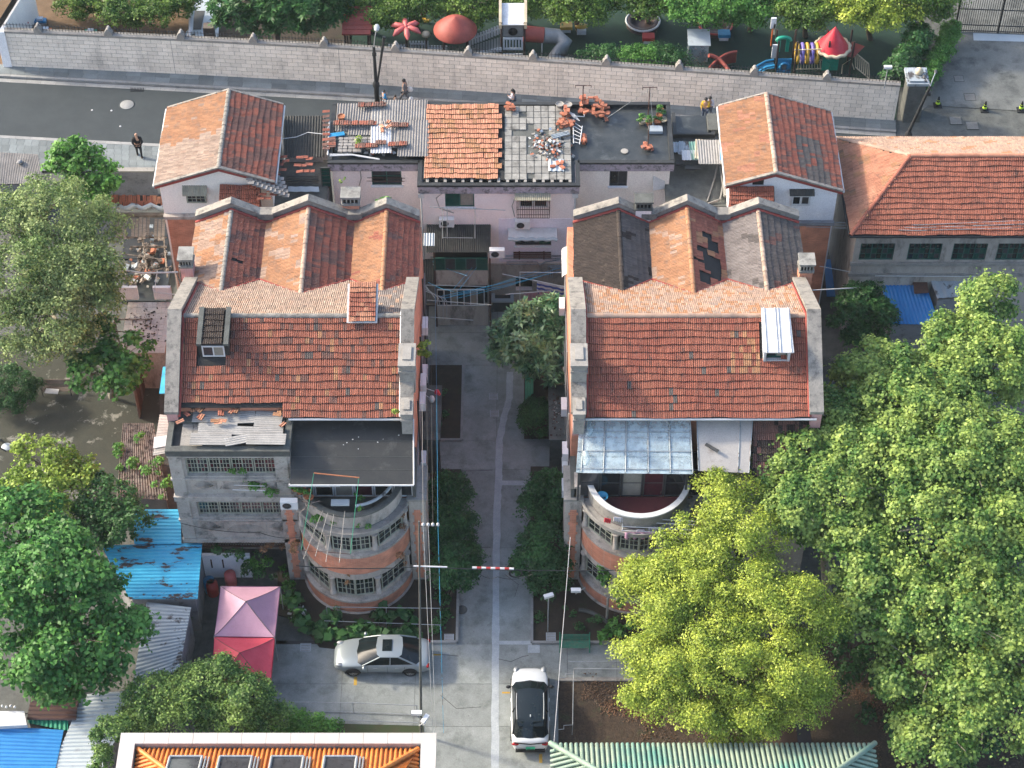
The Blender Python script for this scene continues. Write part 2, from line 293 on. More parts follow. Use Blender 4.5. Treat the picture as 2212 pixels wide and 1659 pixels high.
mat('clothblue', (.02,.25,.55), rough=.85); mat('clothwhite', (.65,.62,.68), rough=.85); mat('clothyellow', (.65,.42,.03), rough=.85); mat('jeans', (.05,.07,.11), rough=.9)
mat('p_red', (.42,.035,.03), rough=.5, fine=.06); mat('p_brick', (.34,.07,.05), rough=.6); mat('p_pink', (.62,.14,.13), rough=.5); mat('p_hot', (.62,.03,.05), rough=.45)
mat('p_white', (.58,.60,.62), rough=.5); mat('p_cream', (.62,.52,.36), rough=.5); mat('p_blue', (.02,.24,.46), rough=.45); mat('p_yellow', (.60,.38,.06), rough=.45)
mat('p_purple', (.20,.16,.50), rough=.45); mat('p_green', (.01,.30,.20), rough=.45); mat('p_brown', (.05,.03,.028), rough=.6); mat('p_grey', (.22,.23,.23), rough=.5); mat('p_orange', (.60,.12,.02), rough=.5)
mat('silverpaint', (.29,.33,.35), (.28,.32,.34), rough=.3, metal=.3, fine=.02, spec=.6); mat('whitecar', (.62,.64,.65), (.60,.62,.63), rough=.18, fine=.01, spec=.6)
mat('carglass', (.010,.016,.018), rough=.12, fine=.01, spec=.4); mat('tyre', (.02,.02,.02), rough=.85); mat('rim', (.45,.46,.47), rough=.3, metal=.8, fine=.02); mat('taillight', (.40,.01,.015), rough=.2, fine=.02)
mat('plate_g', (.03,.36,.19), rough=.4, fine=.02); mat('yellowpaint', (.55,.33,.04), (.4,.26,.06), sc=10, rough=.8); mat('limeband', (.50,.75,.05), rough=.5)
mat('bark', (.13,.10,.075), (.08,.06,.045), sc=4, rough=.95, bump=.6); mat('barkpale', (.30,.27,.21), (.16,.14,.10), sc=3, rough=.9)
mat('terracotta', (.40,.15,.07), rough=.8, rnd=.15); mat('loosebrick', (.42,.15,.08), (.30,.10,.06), sc=4, rnd=.3, rough=.9, dirt=(.25,.2,.18), dsc=5)
mat('redfloor', (.14,.03,.035), rough=.6); mat('bluecloth', (.08,.12,.45), rough=.9)
for n, a, b2, k in [('leaf_plane', (.075,.18,.035), (.31,.41,.095), dict(rnd=.22, trans=.35, sc=.9)), ('leaf_yellow', (.17,.25,.025), (.40,.47,.065), dict(rnd=.3, sc=1.2, trans=.25)), ('leaf_fig', (.035,.14,.028), (.11,.27,.055), {}), ('leaf_grey', (.11,.19,.05), (.26,.33,.12), {}),
    ('leaf_dark', (.025,.085,.024), (.055,.15,.04), {}), ('leaf_magnolia', (.035,.12,.05), (.17,.28,.12), dict(spec=.5, rough=.35, trans=.15)), ('leaf_lime', (.12,.22,.03), (.29,.39,.06), {}), ('leaf_mid', (.06,.18,.03), (.12,.28,.05), {}),
    ('leaf_privet', (.05,.13,.03), (.22,.33,.08), {}), ('leaf_camphor', (.055,.13,.022), (.17,.27,.045), {}), ('leaf_litter', (.16,.08,.04), (.06,.04,.025), dict(trans=.1)), ('leaf_dry', (.20,.10,.05), (.30,.16,.07), dict(trans=.1))]:
    leafmat(n, a, b2, **k)
# ---------------------------------------------------------------- roof tiles
def inside(pt, poly):
    x, y = pt; r = False; n = len(poly)
    for i in range(n):
        x0, y0 = poly[i]; x1, y1 = poly[(i+1) % n]
        if (y0 > y) != (y1 > y) and x < (x1-x0)*(y-y0)/(y1-y0)+x0: r = not r
    return r
TM = {}
PROF = [(0,.035),(.12,.058),(.38,.055),(.44,.0),(.5,.035),(.62,.058),(.88,.055),(.94,.0),(1,.035)]
def tilemesh(tw, rh, mname):
    k = (round(tw,3), round(rh,3), mname)
    if k not in TM:
        m = M(); n = len(PROF); L = rh+.05
        vs = [(x*tw, 0, z+.05) for x, z in PROF] + [(x*tw, L, z*.8+.002) for x, z in PROF] + [(x*tw, 0, z+.008) for x, z in PROF]
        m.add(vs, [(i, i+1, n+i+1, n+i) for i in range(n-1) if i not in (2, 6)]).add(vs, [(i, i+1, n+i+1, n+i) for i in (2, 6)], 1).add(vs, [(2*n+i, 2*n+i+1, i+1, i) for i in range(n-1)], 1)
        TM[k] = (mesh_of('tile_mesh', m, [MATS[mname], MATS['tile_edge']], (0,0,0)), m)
    return TM[k]
class Tiles:
    def __init__(s): s.L = []
    def patch(s, roof, O, U, W, poly, tw, rh, mf, skip=None, jit=.012):
        O, U, W = V(O), V(U).normalized(), V(W).normalized(); N = U.cross(W).normalized()
        if N.z < 0: N = -N
        umin = min(p[0] for p in poly); umax = max(p[0] for p in poly); vmin = min(p[1] for p in poly); vmax = max(p[1] for p in poly)
        r = 0; v = vmin
        while v < vmax - .02:
            wob = random.uniform(-.02, .02); c = 0; u = umin
            while u < umax - .02:
                cu, cv = u+tw/2, v+rh*.5
                if inside((cu, cv), poly) and not (skip and skip(cu, cv)):
                    mn = mf(cu, cv) if callable(mf) else mf
                    p = O + U*(u+random.uniform(-jit, jit)*.5) + W*(v+wob*.4+random.uniform(-jit, jit)+.03*math.sin(u*1.3+r*.7)+.015*math.sin(u*3.1+r*2)) + N*random.uniform(0, .012)
                    a = random.uniform(-.02, .02)
                    U2 = (U + W*a).normalized(); W2 = N.cross(U2) if N.cross(U2).dot(W) > 0 else -N.cross(U2)
                    mw = Matrix(((U2.x, W2.x, N.x, p.x), (U2.y, W2.y, N.y, p.y), (U2.z, W2.z, N.z, p.z), (0,0,0,1)))
                    s.L.append((p.y - p.z*.3, roof, tw, rh, mn, mw))
                u += tw; c += 1
            v += rh; r += 1
    def done(s, limit=300):
        s.L.sort(key=lambda q: q[0]); rest = {}
        for i, (_, roof, tw, rh, mn, mw) in enumerate(s.L):
            me, m = tilemesh(tw, rh, mn)
            if i < limit: inst('roof_tile', me, mw, roof)
            else: rest.setdefault(roof.name, (roof, []))[1].append((mn, m, mw))
        for nm, (roof, lst) in rest.items():
            names = sorted(set(q[0] for q in lst)); big = M()
            for mn, m, mw in lst: o_ = len(big.v); big.v += [tuple(mw @ V(q)) for q in m.v]; big.f += [tuple(i+o_ for i in f) for f in m.f]; big.mi += [len(names) if q else names.index(mn) for q in m.mi]; big.sm += m.sm
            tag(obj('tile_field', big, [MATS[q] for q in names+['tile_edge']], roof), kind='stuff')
def ridge(parent, a, b, mname, r=.11, step=.36, name='ridge_tile'):
    a, b = V(a), V(b); L = (b-a).length; n = max(1, int(L/step)); d = (b-a).normalized()
    k = ('ridge', mname, r, step)
    if k not in TM:
        m = M(); vs = []
        for y, s_ in ((0, 1.12), (step*1.08, .95)):
            for j in range(7): q = math.pi*j/6; vs.append((math.cos(q)*r*s_, y, math.sin(q)*r*s_*.8))
        m.add(vs, [(j, j+1, 8+j, 7+j) for j in range(6)]); m.add(vs[:7], [tuple(range(7))]); m.add(vs[7:], [tuple(range(7))])
        TM[k] = mesh_of('ridge_tile_mesh', m, MATS[mname], (0,0,0))
    X = d.cross(V((0,0,1))).normalized(); Z = X.cross(d)
    for i in range(n):
        p = a + d*(i*L/n) + V((0,0,random.uniform(-.01,.01)))
        inst(name, TM[k], Matrix(((X.x, d.x, Z.x, p.x), (X.y, d.y, Z.y, p.y), (X.z, d.z, Z.z, p.z), (0,0,0,1))), parent)
# ---------------------------------------------------------------- walls and windows
def frame_m(O, ux, n):
    ux, n = V(ux).normalized(), V(n).normalized(); z = V((0,0,1))
    return Matrix(((ux.x, n.x, z.x, O[0]), (ux.y, n.y, z.y, O[1]), (ux.z, n.z, z.z, O[2]), (0,0,0,1)))
def fbox(m, mw, x0, x1, y0, y1, z0, z1, mi=0):
    m.obox(None, (x1-x0, y1-y0, z1-z0), mat=mw @ Matrix.Translation(((x0+x1)/2, (y0+y1)/2, (z0+z1)/2)), mi=mi)
def holed(m, mw, W, H, th, holes, mi=0):       # wall in its own frame: x along, y outward, z up; holes (x0,x1,z0,z1)
    xs = sorted({0, W} | {min(max(q, 0), W) for h in holes for q in h[:2]}); zs = sorted({0, H} | {min(max(q, 0), H) for h in holes for q in h[2:4]})
    for i in range(len(xs)-1):
        for j in range(len(zs)-1):
            cx, cz = (xs[i]+xs[i+1])/2, (zs[j]+zs[j+1])/2
            if not any(h[0] < cx < h[1] and h[2] < cz < h[3] for h in holes): fbox(m, mw, xs[i], xs[i+1], -th, 0, zs[j], zs[j+1], mi)
def window(parent, O, ux, n, w, h, cols, rows, fm='frame_g', gm='glass', fw=.05, bar=.025, dep=.07, y=-.10, mull=(), name='window', label=None, openp=()):
    mw = frame_m(O, ux, n); m = M()
    for a in ((0, fw, 0, h), (w-fw, w, 0, h)): fbox(m, mw, a[0], a[1], y, y+dep, a[2], a[3])
    fbox(m, mw, fw, w-fw, y+.001, y+dep-.001, 0, fw); fbox(m, mw, fw, w-fw, y+.001, y+dep-.001, h-fw, h)
    cw, rh = (w-2*fw)/cols, (h-2*fw)/rows
    for c in range(1, cols):
        t = bar*2 if c in mull else bar; x = fw+c*cw; fbox(m, mw, x-t/2, x+t/2, y+.004, y+dep-.006 if t > bar else y+dep-.02, fw, h-fw)
    for r in range(1, rows): z = fw+r*rh; fbox(m, mw, fw, w-fw, y+.008, y+dep-.024, z-bar/2, z+bar/2)
    f = obj(name, m, MATS[fm], parent, label); ms = {}
    for c in range(cols):
        for r in range(rows):
            g = gm[(c*7+r*3+c*r) % len(gm)] if isinstance(gm, (list, tuple)) else gm
            if g not in ms: q = M().add([(0,0,0),(cw,0,0),(cw,0,rh),(0,0,rh)], [(0,1,2,3)]); ms[g] = mesh_of('pane_mesh', q, MATS[g], (0,0,0))
            inst('pane', ms[g], mw @ Matrix.Translation((fw+c*cw, y+dep*.35, fw+r*rh)) @ Matrix.Rotation(random.uniform(-.02,.02), 4, 'X'), f)
    return f
# ---------------------------------------------------------------- foliage
def fast_mesh(name, co, nper, matl):
    n = len(co)//nper; me = bpy.data.meshes.new(name); me.vertices.add(len(co)); me.vertices.foreach_set('co', np.ascontiguousarray(co, dtype=np.float32).ravel())
    me.loops.add(len(co)); me.loops.foreach_set('vertex_index', np.arange(len(co), dtype=np.int32))
    me.polygons.add(n); me.polygons.foreach_set('loop_start', np.arange(n, dtype=np.int32)*nper); me.polygons.foreach_set('loop_total', np.full(n, nper, dtype=np.int32))
    me.materials.append(matl); me.update(calc_edges=True); return me
def unit(a): return a/np.maximum(1e-9, np.linalg.norm(a, axis=1, keepdims=True))
def leaf_quads(pos, nrm, size, aspect=.55, dirv=None):
    n = len(pos); nrm = unit(nrm); r = dirv if dirv is not None else RNG.normal(size=(n,3))
    t = unit(r - nrm*(r*nrm).sum(1, keepdims=True)); b = np.cross(nrm, t)
    s = (size*RNG.uniform(.5, 1.45, n))[:, None]
    k = np.empty((n, 4, 3)); k[:,0] = pos - t*s*.5; k[:,1] = pos + b*s*aspect*.5 + nrm*s*.12; k[:,2] = pos + t*s*.5 - nrm*s*.1; k[:,3] = pos - b*s*aspect*.5 + nrm*s*.12
    return k.reshape(-1, 3)
def clumps(ells, nsub, subr, up=.35, fill=.3, dens=1.0):
    """sub-clump centres over the upper and outer surface of each ellipsoid, a few inside"""
    out = []
    for (c, r) in ells:
        k = max(3, int(nsub * dens * (r[0]*r[1]+r[0]*r[2]+r[1]*r[2])/3)); d = RNG.normal(size=(k*2,3)); d[:,2] += up; d = unit(d); d = d[d[:,2] > -.55][:k]
        rad = np.where(RNG.random(len(d)) < fill, RNG.uniform(.35,.8,len(d)), RNG.uniform(.82,1.08,len(d)))[:, None]
        p = np.array(c) + d*np.array(r)*rad
        for i in range(len(p)): out.append((p[i], subr*RNG.uniform(.45, 1.4), d[i]))
    return out
LEAFN = [0]
def foliage(parent, name, ells, matn, leaves=400, size=.14, nsub=6, subr=.45, aspect=.6, up=.35, rosette=0, droop=.0, flat=.75, kind='stuff', upn=.7, loose=1.0):
    cl = clumps(ells, nsub, subr, up, dens=3.6 if name == 'crown' else 1.0); P_, N_ = [], []
    for c, r, d in cl:
        k = max(6, int(leaves*(r/subr)**2)); q = unit(RNG.normal(size=(k,3))); q[:,2] = np.abs(q[:,2])*.9-.25+.35*(RNG.random(k)-.5); rr = RNG.uniform(.45,1.0,k)[:,None]**.5
        pos = c + q*r*rr*np.array([1,1,flat])*(1+.25*RNG.normal(size=(k,1))); P_.append(pos); N_.append(q*.55 + np.array([0,0,upn]) + RNG.normal(size=(k,3))*.42 + d*.25)
    if name == 'crown':      # loose leaves between the clumps, over the outer shell
        for (c, r) in ells:
            k = int(leaves*nsub*.9*loose*(r[0]*r[1]+r[0]*r[2]+r[1]*r[2])/3); q = RNG.normal(size=(k,3)); q[:,2] += .3; q = unit(q); q = q[q[:,2] > -.6]; bump = 1+.16*np.sin(q[:,0]*7+c[0]*3)*np.sin(q[:,1]*8+c[1]*2)+.07*np.sin(q[:,2]*17+q[:,0]*13)
            P_.append(np.array(c)+q*np.array(r)*(bump*RNG.uniform(.72,1.08,len(q)))[:,None]); N_.append(q*.4+np.array([0,0,upn])+RNG.normal(size=(len(q),3))*.5)
    pos = np.concatenate(P_); nr = np.concatenate(N_)
    if rosette:
        k = len(pos); nr = unit(nr); pts = []; nn = []; dv = []
        a = unit(np.cross(nr, RNG.normal(size=(k,3)))); b = np.cross(nr, a)
        for j in range(rosette):
            q = 2*math.pi*j/rosette + RNG.uniform(-.3,.3,k)[:,None]; t = a*np.cos(q)+b*np.sin(q)
            pts.append(pos + t*size*.5 + nr*size*RNG.uniform(-.1,.25,k)[:,None]); nn.append(nr*.8 - t*.35 + RNG.normal(size=(k,3))*.1); dv.append(t + nr*.35)
        co = leaf_quads(np.concatenate(pts), np.concatenate(nn), size, aspect, np.concatenate(dv))
    else: co = leaf_quads(pos, nr, size, aspect)
    LEAFN[0] += len(co)//4; off = org(parent); me = fast_mesh(name, co - np.array(off), 4, MATS[matn]); o = bpy.data.objects.new(name, me); COL.objects.link(o)
    if parent is not None: o.parent = parent
    ORG[o.name] = V(off); return o
def tree(name, label, cat, base, ells, matn, group=None, trunk=.16, barkm='bark', inner=None, lean=(0,0), **kw):
    base = V(base); t = thing(name, label, cat, base, group)
    cz = sum(e[0][2] for e in ells)/len(ells); cx = sum(e[0][0] for e in ells)/len(ells); cy = sum(e[0][1] for e in ells)/len(ells)
    fork = base.lerp(V((cx, cy, cz)), .5); m = M(); m.tube([base, base.lerp(fork, .5)+V((random.uniform(-.15,.15), random.uniform(-.15,.15), 0)), fork], [trunk, trunk*.85, trunk*.7], 8); obj('trunk', m, MATS[barkm], t)
    m = M()
    for (c, r) in ells:
        c = V(c); mid = fork.lerp(c, .55)+V((random.uniform(-.3,.3), random.uniform(-.3,.3), .2)); m.tube([fork, mid, c], [trunk*.5, trunk*.35, trunk*.16], 6)
        for i in range(7):
            a = random.uniform(0, 6.28); e2 = c + V((math.cos(a)*r[0]*.9, math.sin(a)*r[1]*.9, random.uniform(-.2,.8)*r[2])); m.tube([mid.lerp(c, .6), (mid.lerp(c,.6)+e2)/2+V((0,0,.15*r[2])), e2], [trunk*.18, trunk*.12, .012], 5, cap=False)
    obj('branches', m, MATS[barkm], t); foliage(t, 'crown', ells, matn, **kw); return t
def E(px, py, z, rx, ry=None, rz=None):
    p = P(px, py, z); ry = ry or rx; return ((p.x, p.y, p.z), (rx, ry, rz or rx*.8))
# ---------------------------------------------------------------- small shared builders
def pipe(parent, pts, r=.03, mn='whitepaint', name='pipe', label=None): return obj(name, M().tube(pts, r, 6), MATS[mn], parent, label)
def ac_unit(O, ux, n, label, group='air conditioners on the walls'):
    """outdoor unit: O = low left corner on the wall"""
    mw = frame_m(O, ux, n); t = thing('air_conditioner', label, 'air conditioner', O, group)
    m = M(); fbox(m, mw, 0, .85, .06, .36, .06, .62); obj('casing', m, MATS['white_plastic'], t)
    m = M(); c = mw @ V((.32,.362,.34))
    N = V(n).normalized(); X = V(ux).normalized(); Z = V((0,0,1))
    for rr in (.22,.15,.08): m.tube([c + (X*math.cos(a)+Z*math.sin(a))*rr + N*.012 for a in [i*math.pi/8 for i in range(17)]], .008, 4, cap=False)
    for i in range(6): a = i*math.pi/6; m.tube([c+(X*math.cos(a)+Z*math.sin(a))*.22+N*.015, c-(X*math.cos(a)+Z*math.sin(a))*.22+N*.015], .006, 4)
    obj('grille', m, MATS['darkmetal'], t)
    m = M(); m.add([c+(X*math.cos(a)+Z*math.sin(a))*.21+N*.003 for a in [i*math.pi/10 for i in range(20)]], [tuple(range(20))]); obj('fan_opening', m, MATS['glass2'], t)
    m = M(); fbox(m, mw, .05, .10, 0, .36, 0, .06); fbox(m, mw, .75, .80, 0, .36, 0, .06); obj('bracket', m, MATS['whitepaint'], t)
    return t
def person(name_label, foot, face, h, top, bot, hairm='hair', stride=.0, arms='down', bag=None, skinm='skin', long_hair=False, sit=False):
    """one continuous skinned figure; clothing and hair as its children"""
    s = h/1.75; t = thing('person', name_label, 'person', foot)
    R_ = Matrix.Rotation(face, 4, 'Z'); f = lambda x, y, z: V(foot) + (R_ @ V((x*s, y*s, z*s)))      # figure faces +Y locally
    def chain(mname, nm, pts, mat_, parent=t, n=8):
        pass
    st = stride
    J = dict(pel=(0,0,.95), chest=(0,.02,1.28), neck=(0,.02,1.48), head=(0,.05,1.60), top=(0,.04,1.70),
             hl=(-.10,0,.90), kl=(-.11,.05+st*.5,.50), al=(-.11,st*.75,.09), tl=(-.12,st*.75+.16,.04), hr=(.10,0,.90), kr=(.11,.07-st*.25,.50), ar=(.11,-st*.75,.11), tr=(.12,-st*.75+.15,.05),
             sl=(-.19,.01,1.42), sr=(.19,.01,1.42))
    if arms == 'down': J.update(el=(-.25,-.06,1.14), wl=(-.25,.06,.90), fl=(-.25,.10,.80), er=(.25,.02,1.14), wr=(.25,.12,.90), fr=(.25,.16,.80))
    elif arms == 'back': J.update(el=(-.27,-.10,1.15), wl=(-.10,-.17,.98), fl=(-.02,-.17,.95), er=(.27,-.10,1.15), wr=(.12,-.19,.98), fr=(.04,-.19,.95))
    else: J.update(el=(-.24,.10,1.16), wl=(-.12,.28,1.24), fl=(-.07,.34,1.32), er=(.25,.04,1.14), wr=(.22,.18,.98), fr=(.20,.26,.95))
    RD = dict(pel=.15, chest=.165, neck=.06, head=.105, top=.07, hl=.09, kl=.062, al=.042, tl=.035, hr=.09, kr=.062, ar=.042, tr=.035, sl=.065, el=.045, wl=.03, fl=.028, sr=.065, er=.045, wr=.03, fr=.028)
    ED = [('pel','chest'),('chest','neck'),('neck','head'),('head','top'),('pel','hl'),('hl','kl'),('kl','al'),('al','tl'),('pel','hr'),('hr','kr'),('kr','ar'),('ar','tr'),('chest','sl'),('sl','el'),('el','wl'),('wl','fl'),('chest','sr'),('sr','er'),('er','wr'),('wr','fr')]
    def skinned(nm, keys, edges, grow, mt, rad=None):
        me = bpy.data.meshes.new(nm); ks = list(keys); me.from_pydata([f(*J[k]) - V(foot) for k in ks], [(ks.index(a), ks.index(b_)) for a, b_ in edges], []); me.update()
        o = bpy.data.objects.new(nm, me); COL.objects.link(o); o.modifiers.new('s', 'SKIN'); sk = me.skin_vertices[0].data
        for i, k in enumerate(ks): q = ((rad or RD)[k]*grow)*s; sk[i].radius = (q*(1.15 if k in ('pel','chest') else 1), q*(.8 if k in ('pel','chest') else 1)); sk[i].use_root = (i == 0)
        o.modifiers.new('u', 'SUBSURF').levels = 1; o.modifiers['u'].render_levels = 1
        dg = bpy.context.evaluated_depsgraph_get(); ev = o.evaluated_get(dg); nm2 = bpy.data.meshes.new_from_object(ev); o.modifiers.clear(); o.data = nm2
        nm2.materials.clear(); nm2.materials.append(MATS[mt])
        for p_ in nm2.polygons: p_.use_smooth = True
        o.parent = t; ORG[o.name] = V(foot); return o
    skinned('body', J.keys(), ED, 1.0, skinm)
    if not sit: skinned('trousers', ['pel','hl','kl','al','hr','kr','ar'], [('pel','hl'),('hl','kl'),('kl','al'),('pel','hr'),('hr','kr'),('kr','ar')], 1.18, bot)
    skinned('shirt', ['chest','pel','sl','el','wl','sr','er','wr'], [('chest','pel'),('chest','sl'),('sl','el'),('el','wl'),('chest','sr'),('sr','er'),('er','wr')], 1.32, top)
    for a in ('l', 'r'):
        q = f(*J['t'+a]); m = M(); g = f(*J['a'+a]); d = (q-g); m.tube([g+V((0,0,-.03)), g+d*.5, q+d*.4], [.05*s, .055*s, .03*s], 8); obj('shoe', m, MATS['clothblack'], t)
    if hairm:
        m = M(); hc = f(0,.03,1.655); m.ball(hc, .115*s, 12, sz=.85)
        if long_hair: m.tube([hc+V((0,0,.02)), f(0,-.09,1.55), f(0,-.12,1.38)], [.09*s,.085*s,.04*s], 8)
        obj('hair', m, MATS[hairm], t)
    hd = f(0,.15,1.60); m = M(); m.ball(hd, .018*s, 6); obj('nose', m, MATS[skinm], t)
    [obj('eye', M().ball(f(x,.135,1.625), .013*s, 6), MATS['hair'], t) for x in (-.035,.035)]
    return t
# ================================================================ SETTING
def sheet(name, pts, z, mt, kind='structure', th=None, parent=None):
    m = M(); q = [P(x, y, 0) for x, y in pts]
    if th: m.prism([(p.x, p.y) for p in q], z-th, z)
    else:
        A = sum(q[i].x*q[(i+1)%len(q)].y-q[(i+1)%len(q)].x*q[i].y for i in range(len(q)))
        if A < 0: q = q[::-1]
        m.add([(p.x, p.y, z) for p in q], [tuple(range(len(q)))])
    return tag(obj(name, m, MATS[mt], parent), kind=kind)
m = M().add([(-400,-100,-.02),(400,-100,-.02),(400,700,-.02),(-400,700,-.02)], [(0,1,2,3)]); struct('ground', m, MATS['conc_dark'])
# --- street with both pavements
road = sheet('street', [(-400,148),(0,172),(737,212),(1100,232),(1820,281),(2000,296),(2700,330),(2700,460),(1820,420),(1106,385),(343,322),(0,300),(-400,280)], 0.0, 'asphalt')
def pavement(name, line_a, line_b, n, rows, z=.13, mt='paver', stone=(1,)):
    """slab between two photo polylines, stones laid as parts"""
    a = [P(x, y) for x, y in line_a]; b = [P(x, y) for x, y in line_b]
    m = M(); m.prism([(p.x, p.y) for p in a] + [(p.x, p.y) for p in b[::-1]], -.02, z-.03); s = struct(name, m, MATS['joint'])
    def along(L, t):
        d = [(L[i+1]-L[i]).length for i in range(len(L)-1)]; T = t*sum(d)
        for i, q in enumerate(d):
            if T <= q or i == len(d)-1: return L[i].lerp(L[i+1], T/q)
            T -= q
    cache = {}; k = 0
    for r in range(rows):
        for i in range(n):
            c = [along(a, i/n).lerp(along(b, i/n), r/rows), along(a, (i+1)/n).lerp(along(b, (i+1)/n), r/rows), along(a, (i+1)/n).lerp(along(b, (i+1)/n), (r+1)/rows), along(a, i/n).lerp(along(b, i/n), (r+1)/rows)]
            ux = c[1]-c[0]; uy = c[3]-c[0]; wx, wy = ux.length-.014, uy.length-.014; key = (round(wx,1), round(wy,1), mt)
            if key not in cache:
                q = M(); q.box((0,0,0), (key[0] and wx, wy, .035)); cache[key] = (mesh_of('stone_mesh', q, MATS[mt], (0,0,0)), wx, wy)
            me, ox, oy = cache[key]; ux.normalize(); n3 = V((0,0,1)); uy2 = n3.cross(ux)
            if uy2.dot(uy) < 0: uy2 = -uy2
            mw = Matrix(((ux.x*wx/ox, uy2.x*wy/oy, 0, c[0].x), (ux.y*wx/ox, uy2.y*wy/oy, 0, c[0].y), (0,0,1,z-.03+random.uniform(0,.004)), (0,0,0,1)))
            inst('paving_stone', me, mw, s); k += 1
    return s
pavement('far_pavement', [(-40,160),(737,203),(1204,232),(1935,283)], [(-40,140),(737,180),(1204,211),(1935,262)], 62, 2)
pavement('near_pavement', [(-30,372),(360,372)], [(-30,300),(360,320)], 24, 5, mt='paver')
def kerb(name, pts, w=.14, z0=-.02, z1=.14, mt='kerbstone', L=1.0, parent=None):
    q = [P(x, y) for x, y in pts]; par = struct(name, M().prism([(q[0].x-.01,q[0].y-.01),(q[0].x+.01,q[0].y-.01),(q[0].x,q[0].y+.01)], z0, z0+.02), MATS['joint'], parent)
    for a, b_ in zip(q[:-1], q[1:]):
        d = b_-a; n = max(1, round(d.length/L)); st = d.length/n; d.normalize(); me = mesh_of('kerb_mesh', M().box((0.006,-w/2,0),(st-.006,w/2,z1-z0)), MATS[mt], (0,0,0))
        for i in range(n):
            p = a + d*(i*st); inst('kerb_stone', me, Matrix(((d.x,-d.y,0,p.x),(d.y,d.x,0,p.y),(0,0,1,z0),(0,0,0,1))), par)
    return par
kerb('far_kerb', [(-40,163),(737,206),(1204,235),(1935,286)], w=.2, z1=.15)
kerb('gutter_line', [(-40,171),(737,213),(1204,241),(1935,292)], w=.34, z1=.012)
kerb('near_kerb', [(-30,297),(360,318)], w=.25, z1=.15)
# --- alley and yard in cast slabs
ys = [663, 720, 791, 954, 1016, 1185, 1393, 1479, 1571, 1700]
base_s = struct('alley', M().prism([(-7,52),(2.6,52),(2.6,84),(-7,84)], -.02, .03), MATS['joint'])
def slab_px(x0, x1, y0, y1, parent, mt='slab', X=None):
    Y1, Y0 = P(0, y0).y, P(0, y1).y
    if X is None: X = (P(x0, 1393).x, P(x1, 1393).x)
    me = mesh_of('slab_mesh', M().box((X[0]+.008, Y0+.008, .03), (X[1]-.008, Y1-.008, .07)), MATS[mt], org(parent)); o = bpy.data.objects.new('concrete_slab', me); COL.objects.link(o); o.parent = parent
for i in range(len(ys)-1):
    for x0, x1 in ((900, 1070), (1070, 1225)): slab_px(x0, x1, ys[i], ys[i+1], base_s)
yard = struct('yard', M().prism([(-13.5,52),(-5.05,52),(-5.05,60.3),(-13.5,60.3)], -.02, .03), MATS['joint'])
for i in range(6, 9):
    for x0, x1 in ((560, 744), (744, 900)): slab_px(x0, x1, ys[i], ys[i+1], yard)
side = struct('side_path', M().prism([(2.62,58.2),(12,58.2),(12,60.4),(2.62,60.4)], -.02, .03), MATS['joint'])
for x0, x1 in ((1225, 1330), (1330, 1480)): slab_px(x0, x1, 1393, 1470, side)
# repaired trench: a lighter strip proud of the slabs
tr = [(1102,805),(1101,860),(1090,900),(1079,953),(1078,1020),(1074,1106),(1072,1250),(1071,1400),(1070,1659),(1070,1720)]
c = [P(x, y) for x, y in tr]; m = M(); pts = []
fine = []
for a, b_ in zip(c[:-1], c[1:]):
    for k in range(8): fine.append(a.lerp(b_, k/8))
L_ = [V((p.x-.17-random.uniform(0,.05), p.y, .074)) for p in fine]; R_2 = [V((p.x+.15+random.uniform(0,.06), p.y, .074)) for p in fine]
m.add(L_ + R_2, [(i, i+1, len(L_)+i+1, len(L_)+i)[::-1] for i in range(len(L_)-1)])
for (x0, y0, x1, y1) in ((1080,1040,1136,1050), (1078,1386,1150,1394), (1140,1395,1166,1412)):
    a, b_, cc, d = P(x0,y0), P(x1,y0), P(x1,y1), P(x0,y1); m.add([(q.x, q.y, .0745) for q in (a, b_, cc, d)], [(3,2,1,0)])
struct('trench_repair', m, MATS['slab_patch'])
def drain(name, x, y, w, d, mt='slab_patch', z=.076, label=None):
    p = P(x, y, z); m = M().box((p.x-w/2, p.y-d/2, z-.02), (p.x+w/2, p.y+d/2, z)); t = struct(name, m, MATS[mt])
    r = M(); [r.box((p.x-w/2+.04, p.y-d/2+(i+.3)*d/5, z), (p.x+w/2-.04, p.y-d/2+(i+.7)*d/5, z+.008)) for i in range(5)]; obj('cover_bars', r, MATS['conc_light'], t)
for x, y in ((1066,856),(1068,893)): drain('drain_cover', x, y, .5, .5)
drain('drain_cover', 660, 1398, .55, .5)
for x, y, zt in ((1190,1375,.12),(970,1378,.12)): drain('drain_cover', x, y, .5, .5, z=zt+.03)
for x, y in ((545+0,1,)) and ((998,1319),): 
    p = P(x, y); struct('manhole_cover', M().lathe((p.x,p.y,.06), [(.28,0),(.28,.018),(.24,.022),(0.001,.022)], 20), MATS['conc_dark'])
p = P(274,226); struct('manhole_cover', M().lathe((p.x,p.y,.0), [(.45,0),(.43,.012),(0.001,.016)], 24), MATS['kerbstone'])
p = P(274,226); struct('manhole_ring', M().lathe((p.x,p.y,.0), [(.52,0),(.52,.006),(.455,.006)], 24), MATS['asphalt'])
for x, y in ((297,194),(252,309)):
    p = P(x, y); m = M(); [m.box((p.x-.45+i*.1, p.y-.2, .004), (p.x-.40+i*.1, p.y+.2, .02)) for i in range(9)]; struct('storm_drain', m, MATS['blacksteel'])
p = P(1245,1380); 
